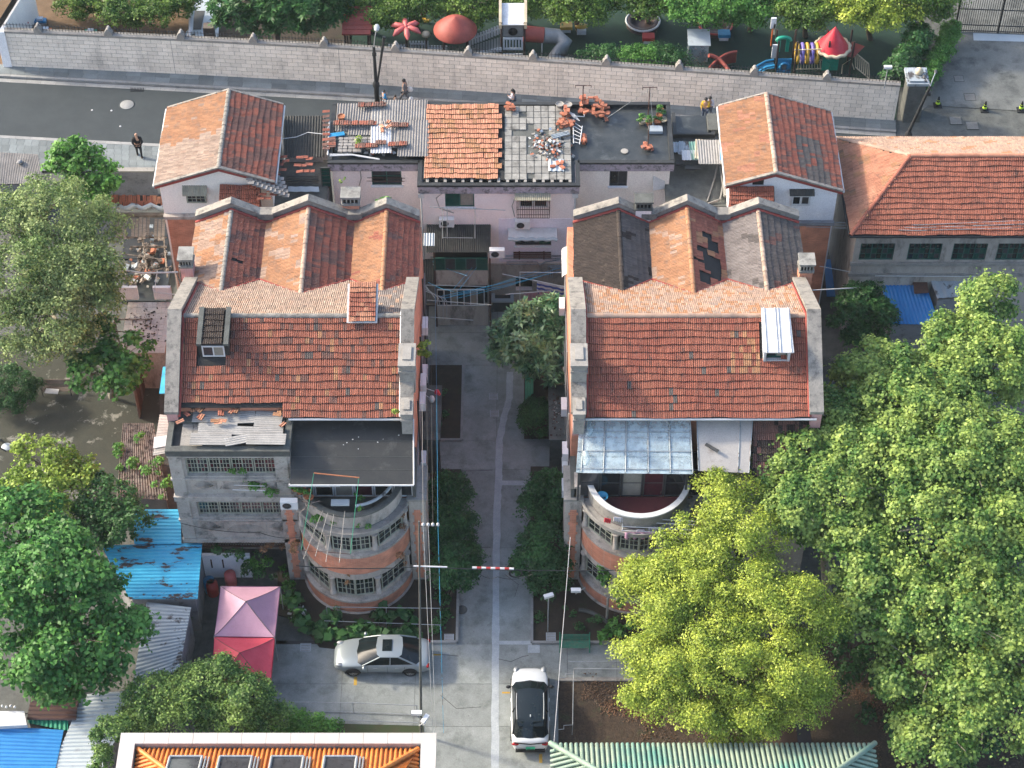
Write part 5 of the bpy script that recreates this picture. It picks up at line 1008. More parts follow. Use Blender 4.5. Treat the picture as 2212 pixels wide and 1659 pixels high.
# concrete roof slabs with gaps, rubble
gx0, gx1 = bx_+.03, ex-.02; nx, ny = 9, 12; gw, gh = (gx1-gx0)/nx, (by_-ay+.1)/ny
gone = {(5,4),(6,4),(3,4),(5,5),(6,5),(7,5),(4,4),(4,5),(3,5),(4,6),(5,6),(6,6),(3,6),(3,7),(1,7),(2,7),(4,7),(5,7),(3,8),(7,8),(2,10),(3,0),(7,6)}
sme = mesh_of('roof_slab_mesh', M().box((.02,.02,0),(gw-.02,gh-.02,.05)), MATS['slabgrey'], (0,0,0))
for i in range(nx):
    for j in range(ny):
        if (i, j) in gone: continue
        inst('roof_slab', sme, Matrix.Translation((gx0+i*gw, ay-.02+j*gh, ZC+.102+random.uniform(0,.012))), cb)
def rubble(name, label, x0, y0, x1, y1, z, n, s0=.05, s1=.16, mats=('conc_light','loosebrick','whitepaint','conc_dark'), H=.25, cat='rubble'):
    m = M(); A = rect_px(x0, y0, x1, y1, z)
    for i in range(n):
        u, v = random.gauss(.5,.22), random.gauss(.5,.22); x, y = lerp(A[0], A[2], min(1,max(0,u))), lerp(A[1], A[3], min(1,max(0,v)))
        s_ = random.uniform(s0, s1); mt_ = Matrix.Translation((x, y, z+random.uniform(0, H)*max(0,1-abs(u-.5)*2))) @ Matrix.Rotation(random.uniform(0,6.3), 4, 'Z') @ Matrix.Rotation(random.uniform(-.8,.8), 4, 'X')
        m.obox(None, (s_*random.uniform(1,1.8), s_, s_*random.uniform(.25,.7)), mat=mt_, mi=min(len(mats)-1, int(random.random()**1.6*len(mats))))
    return tag(obj(name, m, [MATS[q] for q in mats]), label, cat, kind='stuff')
rubble('rubble', 'heap of broken concrete and stones in the hole of the flat roof', 1134, 287, 1236, 350, ZC+.02, 330, H=.4)
rubble('rubble', 'grit and broken pieces along the back of the flat roof', 745, 325, 900, 335, zd, 60)
# loose bricks and tiles in heaps on the flat roof
def brick_heap(x0, y0, x1, y1, z, n, label, group, H=.35):
    A = rect_px(x0, y0, x1, y1, z); me = TM.setdefault('lb', mesh_of('loose_brick_mesh', M().box((-.15,-.09,0),(.15,.09,.075)), MATS['loosebrick'], (0,0,0)))
    for i in range(n):
        k = i/n; x = random.uniform(A[0], A[2]); y = random.uniform(A[1], A[3]); o = inst('loose_brick', me, Matrix.Translation((x, y, z+random.uniform(0, H))) @ Matrix.Rotation(random.choice((0,1.57))+random.uniform(-.5,.5), 4, 'Z') @ Matrix.Rotation(random.uniform(-.25,.25), 4, 'X')); tag(o, label, 'brick', group)
brick_heap(1207, 262, 1238, 280, ZC, 30, 'loose brick in the heap left of the white frame on the flat roof', 'bricks heaped left of the white frame')
brick_heap(1214, 240, 1228, 262, ZC, 14, 'loose brick in the heap left of the white frame on the flat roof', 'bricks heaped left of the white frame', .5)
brick_heap(1252, 225, 1312, 262, zd, 46, 'loose brick in the large stack by the antenna at the back edge of the roof', 'bricks stacked by the antenna', .7)
brick_heap(1256, 295, 1265, 310, zd, 7, 'orange brick propping the small post foot right of the ladder', 'bricks right of the ladder', .3)
brick_heap(1092, 232, 1112, 244, ZC+.15, 8, 'dark brick in the little pile at the corner of the tiled patch', 'bricks at the tile patch corner')
brick_heap(1388, 315, 1408, 325, zd, 12, 'brick in the ring weighing down the antenna foot', 'bricks round the antenna foot', .2)
for x, y in ((1194,360),(1205,353),(1214,352),(1215,362)): tag(inst('loose_brick', TM['lb'], Matrix.Translation(P(x,y,ZC+.24)) @ Matrix.Rotation(x, 4, 'Z')), 'orange brick holding down the pale metal sheet on the slabs', 'brick', 'bricks on the pale metal sheet')
m = M(); A = rect_px(1185,370,1218,344,ZC+.2); m.corr((A[0],A[1],ZC+.2),(A[2],A[1],ZC+.2),(A[2],A[3],ZC+.2),(A[0],A[3],ZC+.2), 3, .04, box=True); tag(obj('metal_sheet', m, MATS['palesheet']), 'pale ribbed metal sheet lying on the broken roof slabs', 'metal sheet')
m = M(); [m.tube([P(1190+i*2,293+i*3,ZC+.3), P(1228+i,284+i*2.5,ZC+.35)], .05, 5) for i in range(3)]; tag(obj('pipe_bundle', m, MATS['greysheet']), 'bundle of pale pipes on top of the rubble', 'pipes')
# tiled pots
def pot(px, py, z, r, label, plant=True, mt='terracotta', h=.28, group='plant pots on the flat roof', lm='leaf_mid'):
    p = P(px, py, z); t = thing('plant_pot', label, 'plant pot', p, group); obj('pot', M().lathe(p, [(r*.7,0),(r,h),(r*1.08,h),(r*1.08,h-.04),(r*.9,h-.05),(.001,h-.06)], 14), MATS[mt], t)
    if plant: foliage(t, 'plant', [((p.x,p.y,p.z+h+.12), (r,r,.18))], lm, leaves=40, size=.12, nsub=30, subr=.14, aspect=.6)
    return t
pot(1387,266,zd,.22,'plant pot leftmost of the row with leafy greens, cream coloured','t',mt='p_cream'); pot(1402,270,zd,.20,'terracotta pot with leafy greens right of the cream pot'); pot(1420,268,zd,.22,'plant pot with a low dome of moss green leaves',lm='leaf_dark')
pot(1432,261,zd,.24,'shallow round pot of dry earth beside the green ones',False,mt='p_cream',h=.14); pot(1426,245,zd,.2,'square looking rear pot with sprouting greens'); pot(1424,255,zd,.18,'small pot between the rear greens and the mossy dome',lm='leaf_dark')
pot(1209,232,ZC+.1,.22,'empty clay pot upright at the back of the slabs',False,mt='conc_light'); pot(1227,233,ZC+.1,.22,'second empty clay pot beside the brick heap at the back',False,mt='conc_light')
q = P(777,255,ZC); pot(738,262,ZC+.05,.2,'brown clay jar on the left wing roof',False,h=.4)
tag(obj('concrete_block', M().obox(P(1416,280,zd+.1), (.8,.5,.2)), MATS['greysheet']), 'grey concrete slab in front of the potted plants', 'slab')
def antenna(px, py, z, h, label, wd=.5, mt='rust', guy=None):
    p = P(px, py, z); t = thing('antenna', label, 'antenna', p); obj('mast', M().tube([p, p+V((0,0,h))], .035, 6), MATS[mt], t); obj('crossbar', M().tube([p+V((-wd,0,h)), p+V((wd,0,h))], .025, 5), MATS[mt], t)
    obj('hook', M().tube([p+V((-wd,0,h)), p+V((-wd,0,h-.2))], .02, 5).tube([p+V((wd,0,h)), p+V((wd,0,h-.15))], .02, 5), MATS[mt], t)
    if guy: m = M(); [m.tube([p+V((0,0,h*.95)), P(*g)], .008, 4) for g in guy]; obj('guy_wire', m, MATS['steel'], t)
antenna(1258,243,zd,2.0,'thin rusty T shaped mast among the stacked bricks',.45); antenna(1400,250,zd,2.1,'rusty T shaped mast behind the potted plants',.4,guy=[(1300,262,zd),(1412,285,zd)])
antenna(1399,322,zd,2.2,'rusty post standing in the ring of bricks',.08)
# ladder and white frames
t = thing('ladder', 'white ladder shaped frame lying at the edge of the dark roof', 'ladder', P(1255,300,zd)); m = M(); a0, a1 = P(1239,310,zd+.25), P(1238,258,zd+.3); b0, b1 = P(1252,312,zd+.25), P(1258,272,zd+.3)
m.tube([a0,a1],.03,5).tube([b0,b1],.03,5); obj('rail', m, MATS['whitepaint'], t)
for i in range(6): inst('rung', mesh_of('rung', M().tube([a0.lerp(a1,(i+.4)/6), b0.lerp(b1,(i+.4)/6)], .022, 5), MATS['whitepaint'], (0,0,0)), Matrix.Identity(4), t).matrix_basis = Matrix.Translation(-org(t))
t = thing('shelf_rack', 'small white shelf frame with louvres leaning on the brick stack', 'frame', P(1245,262,zd)); m = M()
for i in range(5): m.tube([P(1228+i*3,240+i*1.5,zd+.5), P(1240+i*3,255+i*1.5,zd+.35)], .025, 4)
m.tube([P(1235,250,zd+.5),P(1262,252,zd+.5),P(1262,247,zd+.3)], .03, 4).tube([P(1240,262,zd),P(1240,250,zd+.6)],.02,4); obj('slats', m, MATS['whitepaint'], t)
# painted mark on dark roof
p = P(1349,327,zd); struct('paint_splash', M().lathe((p.x,p.y,p.z+.03), [(.22,0),(.2,.004),(.12,.004)], 9), MATS['conc_light'])
# left wing: corrugated sheets, rows of tiles, small cobble patch
obj('sheet_deck', M().box((P(722,330,ZC).x,P(0,327,ZC).y,zd),(P(912,330,ZC).x,P(0,231,ZC).y,ZC+.12)), MATS['conc_dark'], cb)
gw_ = 'corrugated sheets on the left wing roof'
for i, (x, y, w_, h_, r, mt, l) in enumerate([(753,253,1.4,2.3,0,'asbestos','weathered corrugated sheet at the top left of the wing roof'),(795,258,2.1,2.6,-1,'asbestos','weathered corrugated sheet under the upper row of loose tiles'),(833,255,1.6,2.5,1,'asbestos_l','paler corrugated sheet left of centre on the wing roof'),(873,250,2.6,2.7,0,'asbestos','wide weathered corrugated sheet at the upper right of the wing roof'),
        (858,290,1.8,2.2,0,'asbestos','corrugated sheet at the lower middle of the wing roof'),(893,298,1.7,3.0,0,'asbestos','long corrugated sheet along the right edge of the wing roof'),(823,300,1.15,2.3,2,'whitepaint','bright white ribbed sheet in the middle of the wing roof')]):
    p = P(x, y, ZC+.16+.03*i); R2 = Matrix.Rotation(math.radians(r), 3, 'Z'); g = lambda a, b2: V(p) + R2 @ V((a*w_/2, b2*h_/2, b2*.02)); m = M().corr(g(-1,-1), g(1,-1), g(1,1), g(-1,1), int(w_/.15), .03); tag(obj('corrugated_sheet', m, MATS[mt]), l, 'corrugated sheet', gw_)
def tile_row(x0, y0, x1, y1, n, z, label, mt='tile_brown', rot=0):
    for i in range(n): f2 = i/max(1, n-1); loose_tile(x0+(x1-x0)*f2, y0+(y1-y0)*f2, z, rot+random.uniform(-3,3), label, label.replace('loose roof tile in', 'tiles in'), random.choice([mt, 'tile_red2', 'tile_brown']))
tile_row(773,233,826,231,11,ZC+.38,'loose roof tile in the top row on the left wing sheets'); tile_row(719,272,760,272,9,ZC+.36,'loose roof tile in the left end of the middle row'); tile_row(765,272,805,272,8,ZC+.36,'loose roof tile in the middle row on the left wing')
tile_row(844,276,874,276,8,ZC+.42,'loose roof tile in the short row right of the white sheet'); tile_row(767,322,808,320,10,ZC+.36,'loose roof tile in the bottom row by the cobble patch'); tile_row(838,318,872,316,8,ZC+.42,'loose roof tile in the bottom row on the right sheets')
tile_row(811,314,826,314,4,ZC+.46,'loose roof tile in the foot row on the white sheet'); tile_row(712,245,712,325,9,ZC+.2,'loose roof tile in the upright row on the left rim',rot=90); tile_row(725,302,725,320,5,ZC+.2,'loose roof tile in the stack beside the cobble patch',rot=90)
for x, y, r in ((831,276,-50),(825,279,30),(833,268,-15),(822,288,10)): loose_tile(x, y, ZC+.45, r, 'loose orange roof tile in the small pile on the white sheet', 'tiles piled on the white sheet')
cob = M(); cp = rect_px(735,327,775,303,ZC+.15)
me = mesh_of('setts', M().box((-.12,-.10,0),(.12,.10,.10)), MATS['asbestos'], (0,0,0))
for i in range(11):
    for j in range(5):
        if (i > 4 and j < 2): continue
        o = inst('grey_sett', me, Matrix.Translation((cp[0]+i*.27+random.uniform(-.02,.02), cp[1]+j*.25, ZC+.13)) @ Matrix.Rotation(random.uniform(-.2,.2), 4, 'Z')); tag(o, 'grey stone sett in the little patch on the left wing roof', 'stone', 'setts on the left wing roof')
tag(obj('blue_plastic', M().obox(P(727,291,ZC+.2), (.9,.3,.08), .2), MATS['p_blue']), 'scrap of blue and white plastic on the left wing roof', 'plastic')
foliage(None, 'weed_tuft', [(tuple(P(773,303,ZC+.3)), (.12,.2,.15))], 'leaf_lime', leaves=30, size=.12, nsub=30, subr=.15); bpy.data.objects['weed_tuft']['label'] = 'bright green weed tuft growing between the grey setts'; bpy.data.objects['weed_tuft']['category'] = 'plant'
m = M(); [m.tube([P(712,337-i*2,ZC+.12), P(760,332-i+3,ZC+.1), P(820,345-i,ZC-.0)], .035, 4) for i in range(3)]; m.tube([P(712,262,ZC+.2),P(708,335,ZC+.15)], .05, 5); tag(obj('white_conduits', m, MATS['whitepaint']), 'white plastic conduits bent round the front left corner of the wing roof', 'conduit')
m = M(); [m.tube([P(x0,y0,8.6),P(x1,y1,8.6)], .02, 5) for x0,y0,x1,y1 in ((793,384,875,385),(792,391,874,392))]; [m.tube([PY(x,384,YCW+.1),P(x,392,8.6)], .025, 5) for x in (804,868)]; tag(obj('drying_rail', m, MATS['rust']), 'pair of rusty drying rails below the left wing window', 'rail')
# facade details of the centre
def awning(parts, O, w_, d_, drop, label, mt, n=14, name='awning'):
    t = thing(name, label, 'awning', O); O = V(O); a_, b_ = O+V((0,-d_,-drop)), O+V((w_,-d_,-drop)); m = M().corr(a_, b_, O+V((w_,0,0)), O, n, .02); obj('sheet', m, MATS[mt], t)
    m = M(); [m.tube([O+V((x,0,-drop-.15)), O+V((x,-d_*.9,-drop))], .02, 4) for x in (.08, w_-.08)]; obj('bracket', m, MATS['rust'], t); return t
def AW(x0, y0, x1, y1, Y, d_, label, mt, **k):
    a = PY(x0, y0, Y); z1 = ZY(y1, Y-d_); w_ = PY(x1, y0, Y).x-a.x; return awning(None, (a.x, Y+.09, a.z), w_, d_+.09, a.z-z1, label, mt, **k)
AW(1112,414,1189,433,YC0,.7,'faded ribbed awning above the caged window','awning_old',n=18)
t = thing('window_cage', 'rusty barred cage hanging under the faded awning', 'window cage', PY(1116,472,YC0-.6)); a = PY(1117,434,YC0-.55); b_ = PY(1187,472,YC0-.55); m = M()
zt_, zb_ = ZY(434,YC0-.55), ZY(471,YC0-.55)
for z in (zt_, (zt_+zb_)/2, zb_+.25, zb_): m.tube([(a.x,YC0+.1,z),(a.x,YC0-.55,z),(b_.x,YC0-.55,z),(b_.x,YC0+.1,z)], .025, 4)
obj('frame', m, MATS['rust'], t); bme = mesh_of('cage_bar', M().tube([(0,0,0),(0,0,zt_-zb_)], .016, 4), MATS['rust'], (0,0,0))
for i in range(19): inst('cage_bar', bme, Matrix.Translation((lerp(a.x,b_.x,i/18), YC0-.55, zb_)), t)
t = thing('canopy', 'pale blue and white fabric canopy over the wide lower window', 'canopy', PY(1097,510,YC0)); a = PY(1098,494,YC0); b_ = PY(1203,494,YC0); dz = a.z-ZY(515,YC0-.6); m = M().slab((a.x,YC0-.6,a.z-dz),(b_.x,YC0-.6,a.z-dz),(b_.x,YC0+.06,a.z),(a.x,YC0+.06,a.z), .05); obj('fabric', m, MATS['whitepaint'], t)
m = M(); pts = [(a.x+(b_.x-a.x)*i/14, YC0-.62, a.z-dz-.06+.05*math.sin(i*2.1)) for i in range(15)]; m.tube(pts, .11, 6); obj('ice_blue_hem', m, MATS['palesheet'], t)
t = thing('slatted_rack', 'dark slatted flower rack on the wall under the wide window', 'rack', PY(1110,548,YC0)); a = PY(1109,545,YC0); m = M(); [m.box((a.x,YC0-.5+i*.14,a.z),(a.x+2.15,YC0-.42+i*.14,a.z+.04)) for i in range(4)]; [m.box((a.x+x,YC0-.5,a.z-.08),(a.x+x+.08,YC0+.1,a.z-.002)) for x in (.3,1.7)]; tag(obj('slats', m, MATS['rust'], t), kind='stuff')
ac_unit(PY(949,483,YC0+.1), (1,0,0), (0,-1,0), 'air conditioner below the green framed window'); ac_unit(PY(1112,487,YC0+.1), (1,0,0), (0,-1,0), 'air conditioner beneath the barred cage')
m = M(); a, b_ = PY(928,447,YC0-.7), PY(1092,454,YC0-.7); m.tube([a,b_],.025,5); [m.tube([PY(x,448,YC0+.1),PY(x,450,YC0-.7)],.02,4) for x in (949,1023)]; [m.tube([PY(x,450,YC0-.7),PY(x,515,YC0-1.4)],.022,4) for x in (956,966,1026)]; m.tube([PY(956,513,YC0-1.4),PY(1022,514,YC0-1.4)],.02,4); tag(obj('drying_rack', m, MATS['steel']), 'metal drying rack projecting below the green framed window', 'drying rack')
for x, l in ((909,'left'),(1243,'right')):
    p = PY(x,410,YC0+.02); m = M(); m.tube([(p.x,p.y,8.9),(p.x,p.y,1.0)],.06,6); m.box((p.x-.16,p.y-.1,8.8),(p.x+.16,p.y+.1,9.1)); tag(obj('downpipe', m, MATS['whitepaint']), f'white downpipe at the {l} corner of the pink centre facade', 'downpipe')
m = M()
for y, x0, x1 in ((553,1092,1215),(559,1087,1225),(566,1094,1160),(571,1094,1160)): m.tube([PY(x0,y,YC0+.02),PY(x1,y,YC0+.02)], .03, 5)
m.tube([PY(1160,566,YC0),PY(1166,572,YC0),PY(1178,566,YC0),PY(1215,560,YC0)],.04,5); [m.tube([PY(1184+i*5,600,YC0),PY(1184+i*5,575+i*3,YC0),PY(1220,573+i*3,YC0)],.03,5) for i in range(3)]
tag(obj('wall_pipes', m, MATS['greysheet']), 'tangle of grey pipes across the lower pink facade', 'pipes')
m = M(); m.tube([PY(963,412,YC0),PY(942,428,YC0-.1),PY(950,450,YC0-.1),PY(980,460,YC0)],.03,5).tube([PY(1115,420,YC0),PY(1106,445,YC0-.1),PY(1112,468,YC0)],.025,5).tube([PY(778,366,YCW),PY(780,385,YCW),PY(775,405,YCW)],.03,5); tag(obj('wall_hoses', m, MATS['conc_light']), 'sagging cables and hoses on the pink facade', 'cable')
# annex on the left of the alley head
t = thing('courtyard_annex', 'three storey timber and tin annex in front of the left pink facade', 'building', (-3,82.2,0)); Ya = 82.3; xa_, xb_ = PY(938,600,Ya).x, PY(1054,600,Ya).x
obj('wall', M().box((xa_,Ya,ZY(616,Ya)),(xb_,YC0+.05,ZY(584,Ya))).box((xa_,Ya+.05,0),(xb_,YC0+.05,ZY(662,Ya))), MATS['dirtywall'], t)
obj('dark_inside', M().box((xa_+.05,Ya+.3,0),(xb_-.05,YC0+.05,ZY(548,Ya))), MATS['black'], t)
window(t, (xa_,Ya,ZY(582,Ya)), (1,0,0), (0,-1,0), xb_-xa_, ZY(556,Ya)-ZY(582,Ya), 5, 1, 'greenframe', ['glass_g','glass2'], y=0, bar=.05)
window(t, (xa_+.1,Ya,ZY(659,Ya)), (1,0,0), (0,-1,0), xb_-xa_-.3, ZY(624,Ya)-ZY(659,Ya), 7, 1, 'whiteframe', ['glass','glass2','curtain'], y=0, bar=.05)
a, b_ = PY(922,487,YC0), PY(1060,487,YC0); zl = ZY(545,Ya-.1); m = M().corr((a.x,Ya-.1,zl),(b_.x,Ya-.1,zl),(b_.x,YC0+.08,a.z),(a.x,YC0+.08,a.z), 34, .035); obj('tin_roof', m, MATS['blacksheet'], t)
m = M(); [m.box((x-.05,Ya-.06,0),(x+.05,Ya-.002,zl-.1)) for x in (xa_+.05,xb_+.12)]; obj('post', m, MATS['rust'], t)
ac_unit((xb_+.1,Ya+.1,ZY(552,Ya)), (1,0,0), (0,-1,0), 'air conditioner at the right end of the black tin roof')
p = PY(925,600,82.6); t = awning(None, (p.x-.6,YC0,ZY(560,YC0)), 1.1, 2.6, .9, 'dark ribbed awning at the left of the annex over the alley end', 'blacksheet', n=8)
p = PY(922,518,YB+.4); m = M().corr((p.x-.25,81.6,7.3),(p.x+.35,81.6,7.3),(p.x+.35,82.4,7.5),(p.x-.25,82.4,7.5), 4, .03); tag(obj('awning_sheet', m, MATS['palesheet']), 'small pale blue ribbed sheet at the rear corner of the left terrace', 'awning')
# white awning on the right house rear, clothes
t = thing('awning', 'curved white awning on the alley side of the right terrace', 'awning', (2.6, 77.5, 7)); a, b_ = P(1214,600,7.3), P(1214,541,7.3); m = M(); vs = []
for i in range(7): q = i/6*math.pi/2; vs += [(a.x+.95-.95*math.cos(q)*1.0, a.y, 7.3+.45*math.sin(q)), (a.x+.95-.95*math.cos(q), b_.y, 7.3+.45*math.sin(q))]
m.add(vs, [(2*i,2*i+2,2*i+3,2*i+1) for i in range(6)], 0, True); m.add([(v[0],v[1],v[2]-.02) for v in vs], [(2*i,2*i+1,2*i+3,2*i+2) for i in range(6)], 0, True); obj('shell', m, MATS['whitepaint'], t)
def cloth(name, x0, y0, x1, y1, z0, label, mt, drop, wav=.04, stripes=None, nx=14):
    a, b_ = P(x0, y0, z0), P(x1, y1, z0); m = M(); n = (b_-a).cross(V((0,0,1))).normalized(); vs = []; ny = 6
    for i in range(nx+1):
        for j in range(ny+1): vs.append(a.lerp(b_, i/nx) + n*wav*math.sin(i*1.9)*(.3+j/ny) + V((0,0,-drop*j/ny)))
    fs = [(i*(ny+1)+j, (i+1)*(ny+1)+j, (i+1)*(ny+1)+j+1, i*(ny+1)+j+1) for i in range(nx) for j in range(ny)]
    m.add(vs, fs, 0, True); m.mi = [((k // ny) if stripes == 'v' else (k % ny)) % 2 if stripes else 0 for k in range(len(fs))]
    o = obj(name, m, [MATS[mt], MATS['bluecloth' if stripes else mt]]); so = o.modifiers.new('t', 'SOLIDIFY'); so.thickness = .015; tag(o, label, 'laundry', 'laundry hung over the alley end'); return o
cloth('striped_cloth', 1160,607,1228,622, 4.2, 'blue and white striped cloth on the upper alley pole', 'clothwhite', .95, stripes='h')
cloth('towel', 1132,632,1162,631, 3.6, 'left pale pink towel on the lower alley pole', 'pinktent', .75); cloth('towel', 1164,631,1195,629, 3.6, 'right pale pink towel beside the striped cloth', 'pinktent', .72)
cloth('small_towel', 1222,601,1231,604, 4.3, 'small red and white patterned towel at the pole end near the right wall', 'p_pink', .7); cloth('shirt_row', 1196,630,1228,626, 3.6, 'dark blue and orange clothes next to the pink towels', 'bluecloth', .5)
m = M(); m.tube([P(1085,592,4.25),P(1165,608,4.25),P(1232,622,4.2)],.03,5).tube([P(1092,636,3.65),P(1235,625,3.65)],.03,5).tube([P(1123,655,2.5),P(1123,588,4.6)],.025,5).tube([P(1123,647,2.6),P(1235,648,2.6)],.02,5).tube([P(1123,588,4.6),P(1215,589,4.6)],.025,5)
tag(obj('clothes_poles', m, MATS['whitepaint']), 'white clothes poles holding laundry across the alley end', 'clothes pole')
m = M()
for x0,y0,x1,y1,z in ((930,555,1055,571,4),(920,616,1050,619,3.9),(935,572,1055,570,4.6),(917,648,1062,659,3.4),(930,685,1022,692,2.6)): m.tube([P(x0,y0,z),P(x1,y1,z)],.028,5)
for i in range(4): m.tube([P(919,617+i*4,4.2),P(940+i*7,644,3.9),P(941+i*8,652,3.8),P(941+i*8,690,2.0)],.022,5)
tag(obj('drying_poles', m, MATS['steel']), 'cluster of bent white and rusty drying poles at the rear of the left terrace', 'poles')
m = M()
for (x0,y0),(x1,y1) in (((950,641),(1214,578)),((955,645),(1216,584)),((975,640),(1160,585)),((985,645),(1190,590)),((980,624),(1058,528)),((990,628),(1061,532)),((935,565),(1010,596)),((925,610),(980,630))): m.tube([P(x0,y0,4.6),P((x0+x1)/2,(y0+y1)/2+3,4.9),P(x1,y1,5.4)],.013,4)
tag(obj('blue_lines', m, MATS['p_blue']), 'blue nylon washing lines fanned across the alley end', 'washing line')
t = thing('covered_tub', 'tub wrapped in clear plastic standing at the alley end', 'tub', P(1085,672)); p = P(1086,662); obj('tub', M().box((p.x-.6,p.y-.5,0),(p.x+.6,p.y+.5,.9)), MATS['darkmetal'], t); obj('plastic_wrap', M().box((p.x-.65,p.y-.55,.9),(p.x+.65,p.y-.35,1.05)).box((p.x-.65,p.y+.35,.9),(p.x+.65,p.y+.55,1.05)).box((p.x-.65,p.y-.35,.9),(p.x-.45,p.y+.35,1.04)).box((p.x+.45,p.y-.35,.9),(p.x+.65,p.y+.35,1.04)), MATS['palesheet'], t)
# ================================================================ REAR HOUSES
def rear_house(label, xo, xr, xi, y0, y1, ze_o, zr, ml, mr, cap, side):
    t = thing('rear_house', label, 'building', ((xo+xi)/2, y0, 0)); T = Tiles(); sl = (zr-ze_o)/abs(xr-xo); ze_i = zr-sl*abs(xi-xr); lo, hi = min(xo,xi), max(xo,xi); zl, zh = (ze_o, ze_i) if xo < xi else (ze_i, ze_o)
    m = M(); m.extr([(lo+.25,y0+.18,0),(hi-.25,y0+.18,0),(hi-.25,y0+.18,zh-.02),(xr,y0+.18,zr-.12),(lo+.25,y0+.18,zl-.02)], (0,y1-y0-.3,0)); obj('wall', m, MATS['creamwall' if side < 0 else 'whitewall'], t)
    for xa, za, mn in ((lo, zl, ml), (hi, zh, mr)):
        m = M().slab((xa,y0,za),(xa,y1,za),(xr,y1,zr),(xr,y0,zr), .1); r_ = obj('roof', m, MATS['redmortar'], t); W = V((xr-xa,0,zr-za)); L = W.length
        T.patch(r_, (xa,y0,za+.005), (0,1,0), W, [(0,0),(y1-y0,0),(y1-y0,L-.05),(0,L-.05)], .205, L/round(L/.36), mn)
        m = M(); m.extr([(xa-(.0 if xa == lo else -.0),y0-.08,za+.02),(xr,y0-.08,zr+.02),(xr,y0-.08,zr+.13),(xa,y0-.08,za+.12)], (0,.18,0)); obj('verge', m, MATS['copingstone'], r_); m = M().extr([(xa,y1-.05,za+.02),(xr,y1-.05,zr+.02),(xr,y1-.05,zr+.13),(xa,y1-.05,za+.12)], (0,.12,0)); obj('verge', m, MATS['copingstone'], r_)
        obj('gutter', M().tube([(xa+(-.05 if xa == lo else .05),y0,za-.04),(xa+(-.05 if xa == lo else .05),y1,za-.04)], .06, 6), MATS['whitepaint'], r_)
        m = M(); m.extr([(xa,y0+.0,za-.22),(xr,y0+.0,zr-.25),(xr,y0+.0,zr-.1),(xa,y0+.0,za-.1)], (0,.16,0)); obj('bargeboard', m, MATS['redmortar'], r_)
    ridge(r_, (xr,y0,zr+.03), (xr,y1,zr+.03), cap, r=.13, step=.36); T.done(300); return t
def mlD(u, v): return ('tile_orange' if u > 3.1+.25*math.sin(v*5) else 'tile_tan') if random.random() < .93 else 'tile_pale'
hD = rear_house('left rear house with a steep tiled gable roof beside the street', -19.73, -16.05, -13.05, 83.83, 90.3, 9.7, 11.05, mlD, mixo('tile_brown','tile_red2',.5), 'copingstone', -1)
def mrE(u, v): return 'tile_dgrey' if (1.0 < u < 3.6 and 1.2 < v < 2.3+.3*u/3 and random.random() < .85 or u < 1.3 and .8 < v < 2.2) else ('tile_brown' if random.random() < .25 else 'tile_red2')
hE = rear_house('right rear house with an orange and red gable roof by the block wall', 18.2, 14.40, 11.75, 83.4, 90.0, 9.7, 11.05, mixo('tile_orange','tile_hall',.3), mrE, 'tile_tan', 1)
obj('brick_base', M().box((-19.35,83.83+.05,0),(-14.5,83.83+.17,ZY(470,83.9))), MATS['brick'], hD); obj('string_course', M().box((-19.5,83.7,ZY(472,83.8)),(-14.5,83.99,ZY(466,83.8))), MATS['dirtywall'], hD)
obj('brick_base', M().box((13.2,83.4+.05,0),(17.85,83.4+.17,ZY(480,83.5))), MATS['brick'], hE); obj('string_course', M().box((13.2,83.3,ZY(483,83.5)),(18.0,83.55,ZY(477,83.5))), MATS['greywall'], hE)
a = PY(404,438,83.95); window(hD, (a.x,84.01,a.z), (1,0,0), (0,-1,0), 1.1, .62, 4, 2, 'frame_g', ['glass','glass2'], y=.02, mull=(2,), fw=.08)
AW(393,401,446,424,83.95,.35,'faded ribbed awning over the small window of the left rear house','awning_old',n=14)
a = PY(1708,444,83.5); window(hE, (a.x,83.58,a.z), (1,0,0), (0,-1,0), 1.05, .75, 2, 1, 'whiteframe', ['glass','glass2'], y=.02, fw=.1, bar=.12)
AW(1706,410,1760,424,83.5,.3,'dark ribbed awning over the small window of the right rear house','blacksheet',n=16)
for h, x0, x1, y0, y1, Y, l in ((hD,473,562,449,401,83.7,'red'),(hE,1576,1674,453,404,83.3,'red')):
    a_, b_ = PY(x0,y0,Y-1.0), PY(x1,y0,Y-1.0); c_ = ZY(y1,Y+.15); d_ = obj('porch_roof', M().slab((a_.x,Y-1.0,a_.z),(b_.x,Y-1.0,a_.z),(b_.x,Y+.15,c_),(a_.x,Y+.15,c_), .08), MATS['underlay'], h); Tp = Tiles(); Lp = math.hypot(1.15,c_-a_.z)
    Tp.patch(d_, (a_.x,Y-1.0,a_.z), (1,0,0), (0,1.15,c_-a_.z), [(0,0),(b_.x-a_.x,0),(b_.x-a_.x,Lp),(0,Lp)], .205, Lp/5, 'tile_red2'); Tp.done()
    obj('porch_wall', M().box((a_.x+.1,Y-.9,0),(b_.x-.1,Y+.1,a_.z-.05)), MATS['redmortar'], h)
a = PY(1592,398,83.4); obj('louvre', M().box((PY(1626,398,83.4).x,83.5,ZY(399,83.5)),(PY(1650,398,83.4).x,83.56,ZY(388,83.5))), MATS['black'], hE)
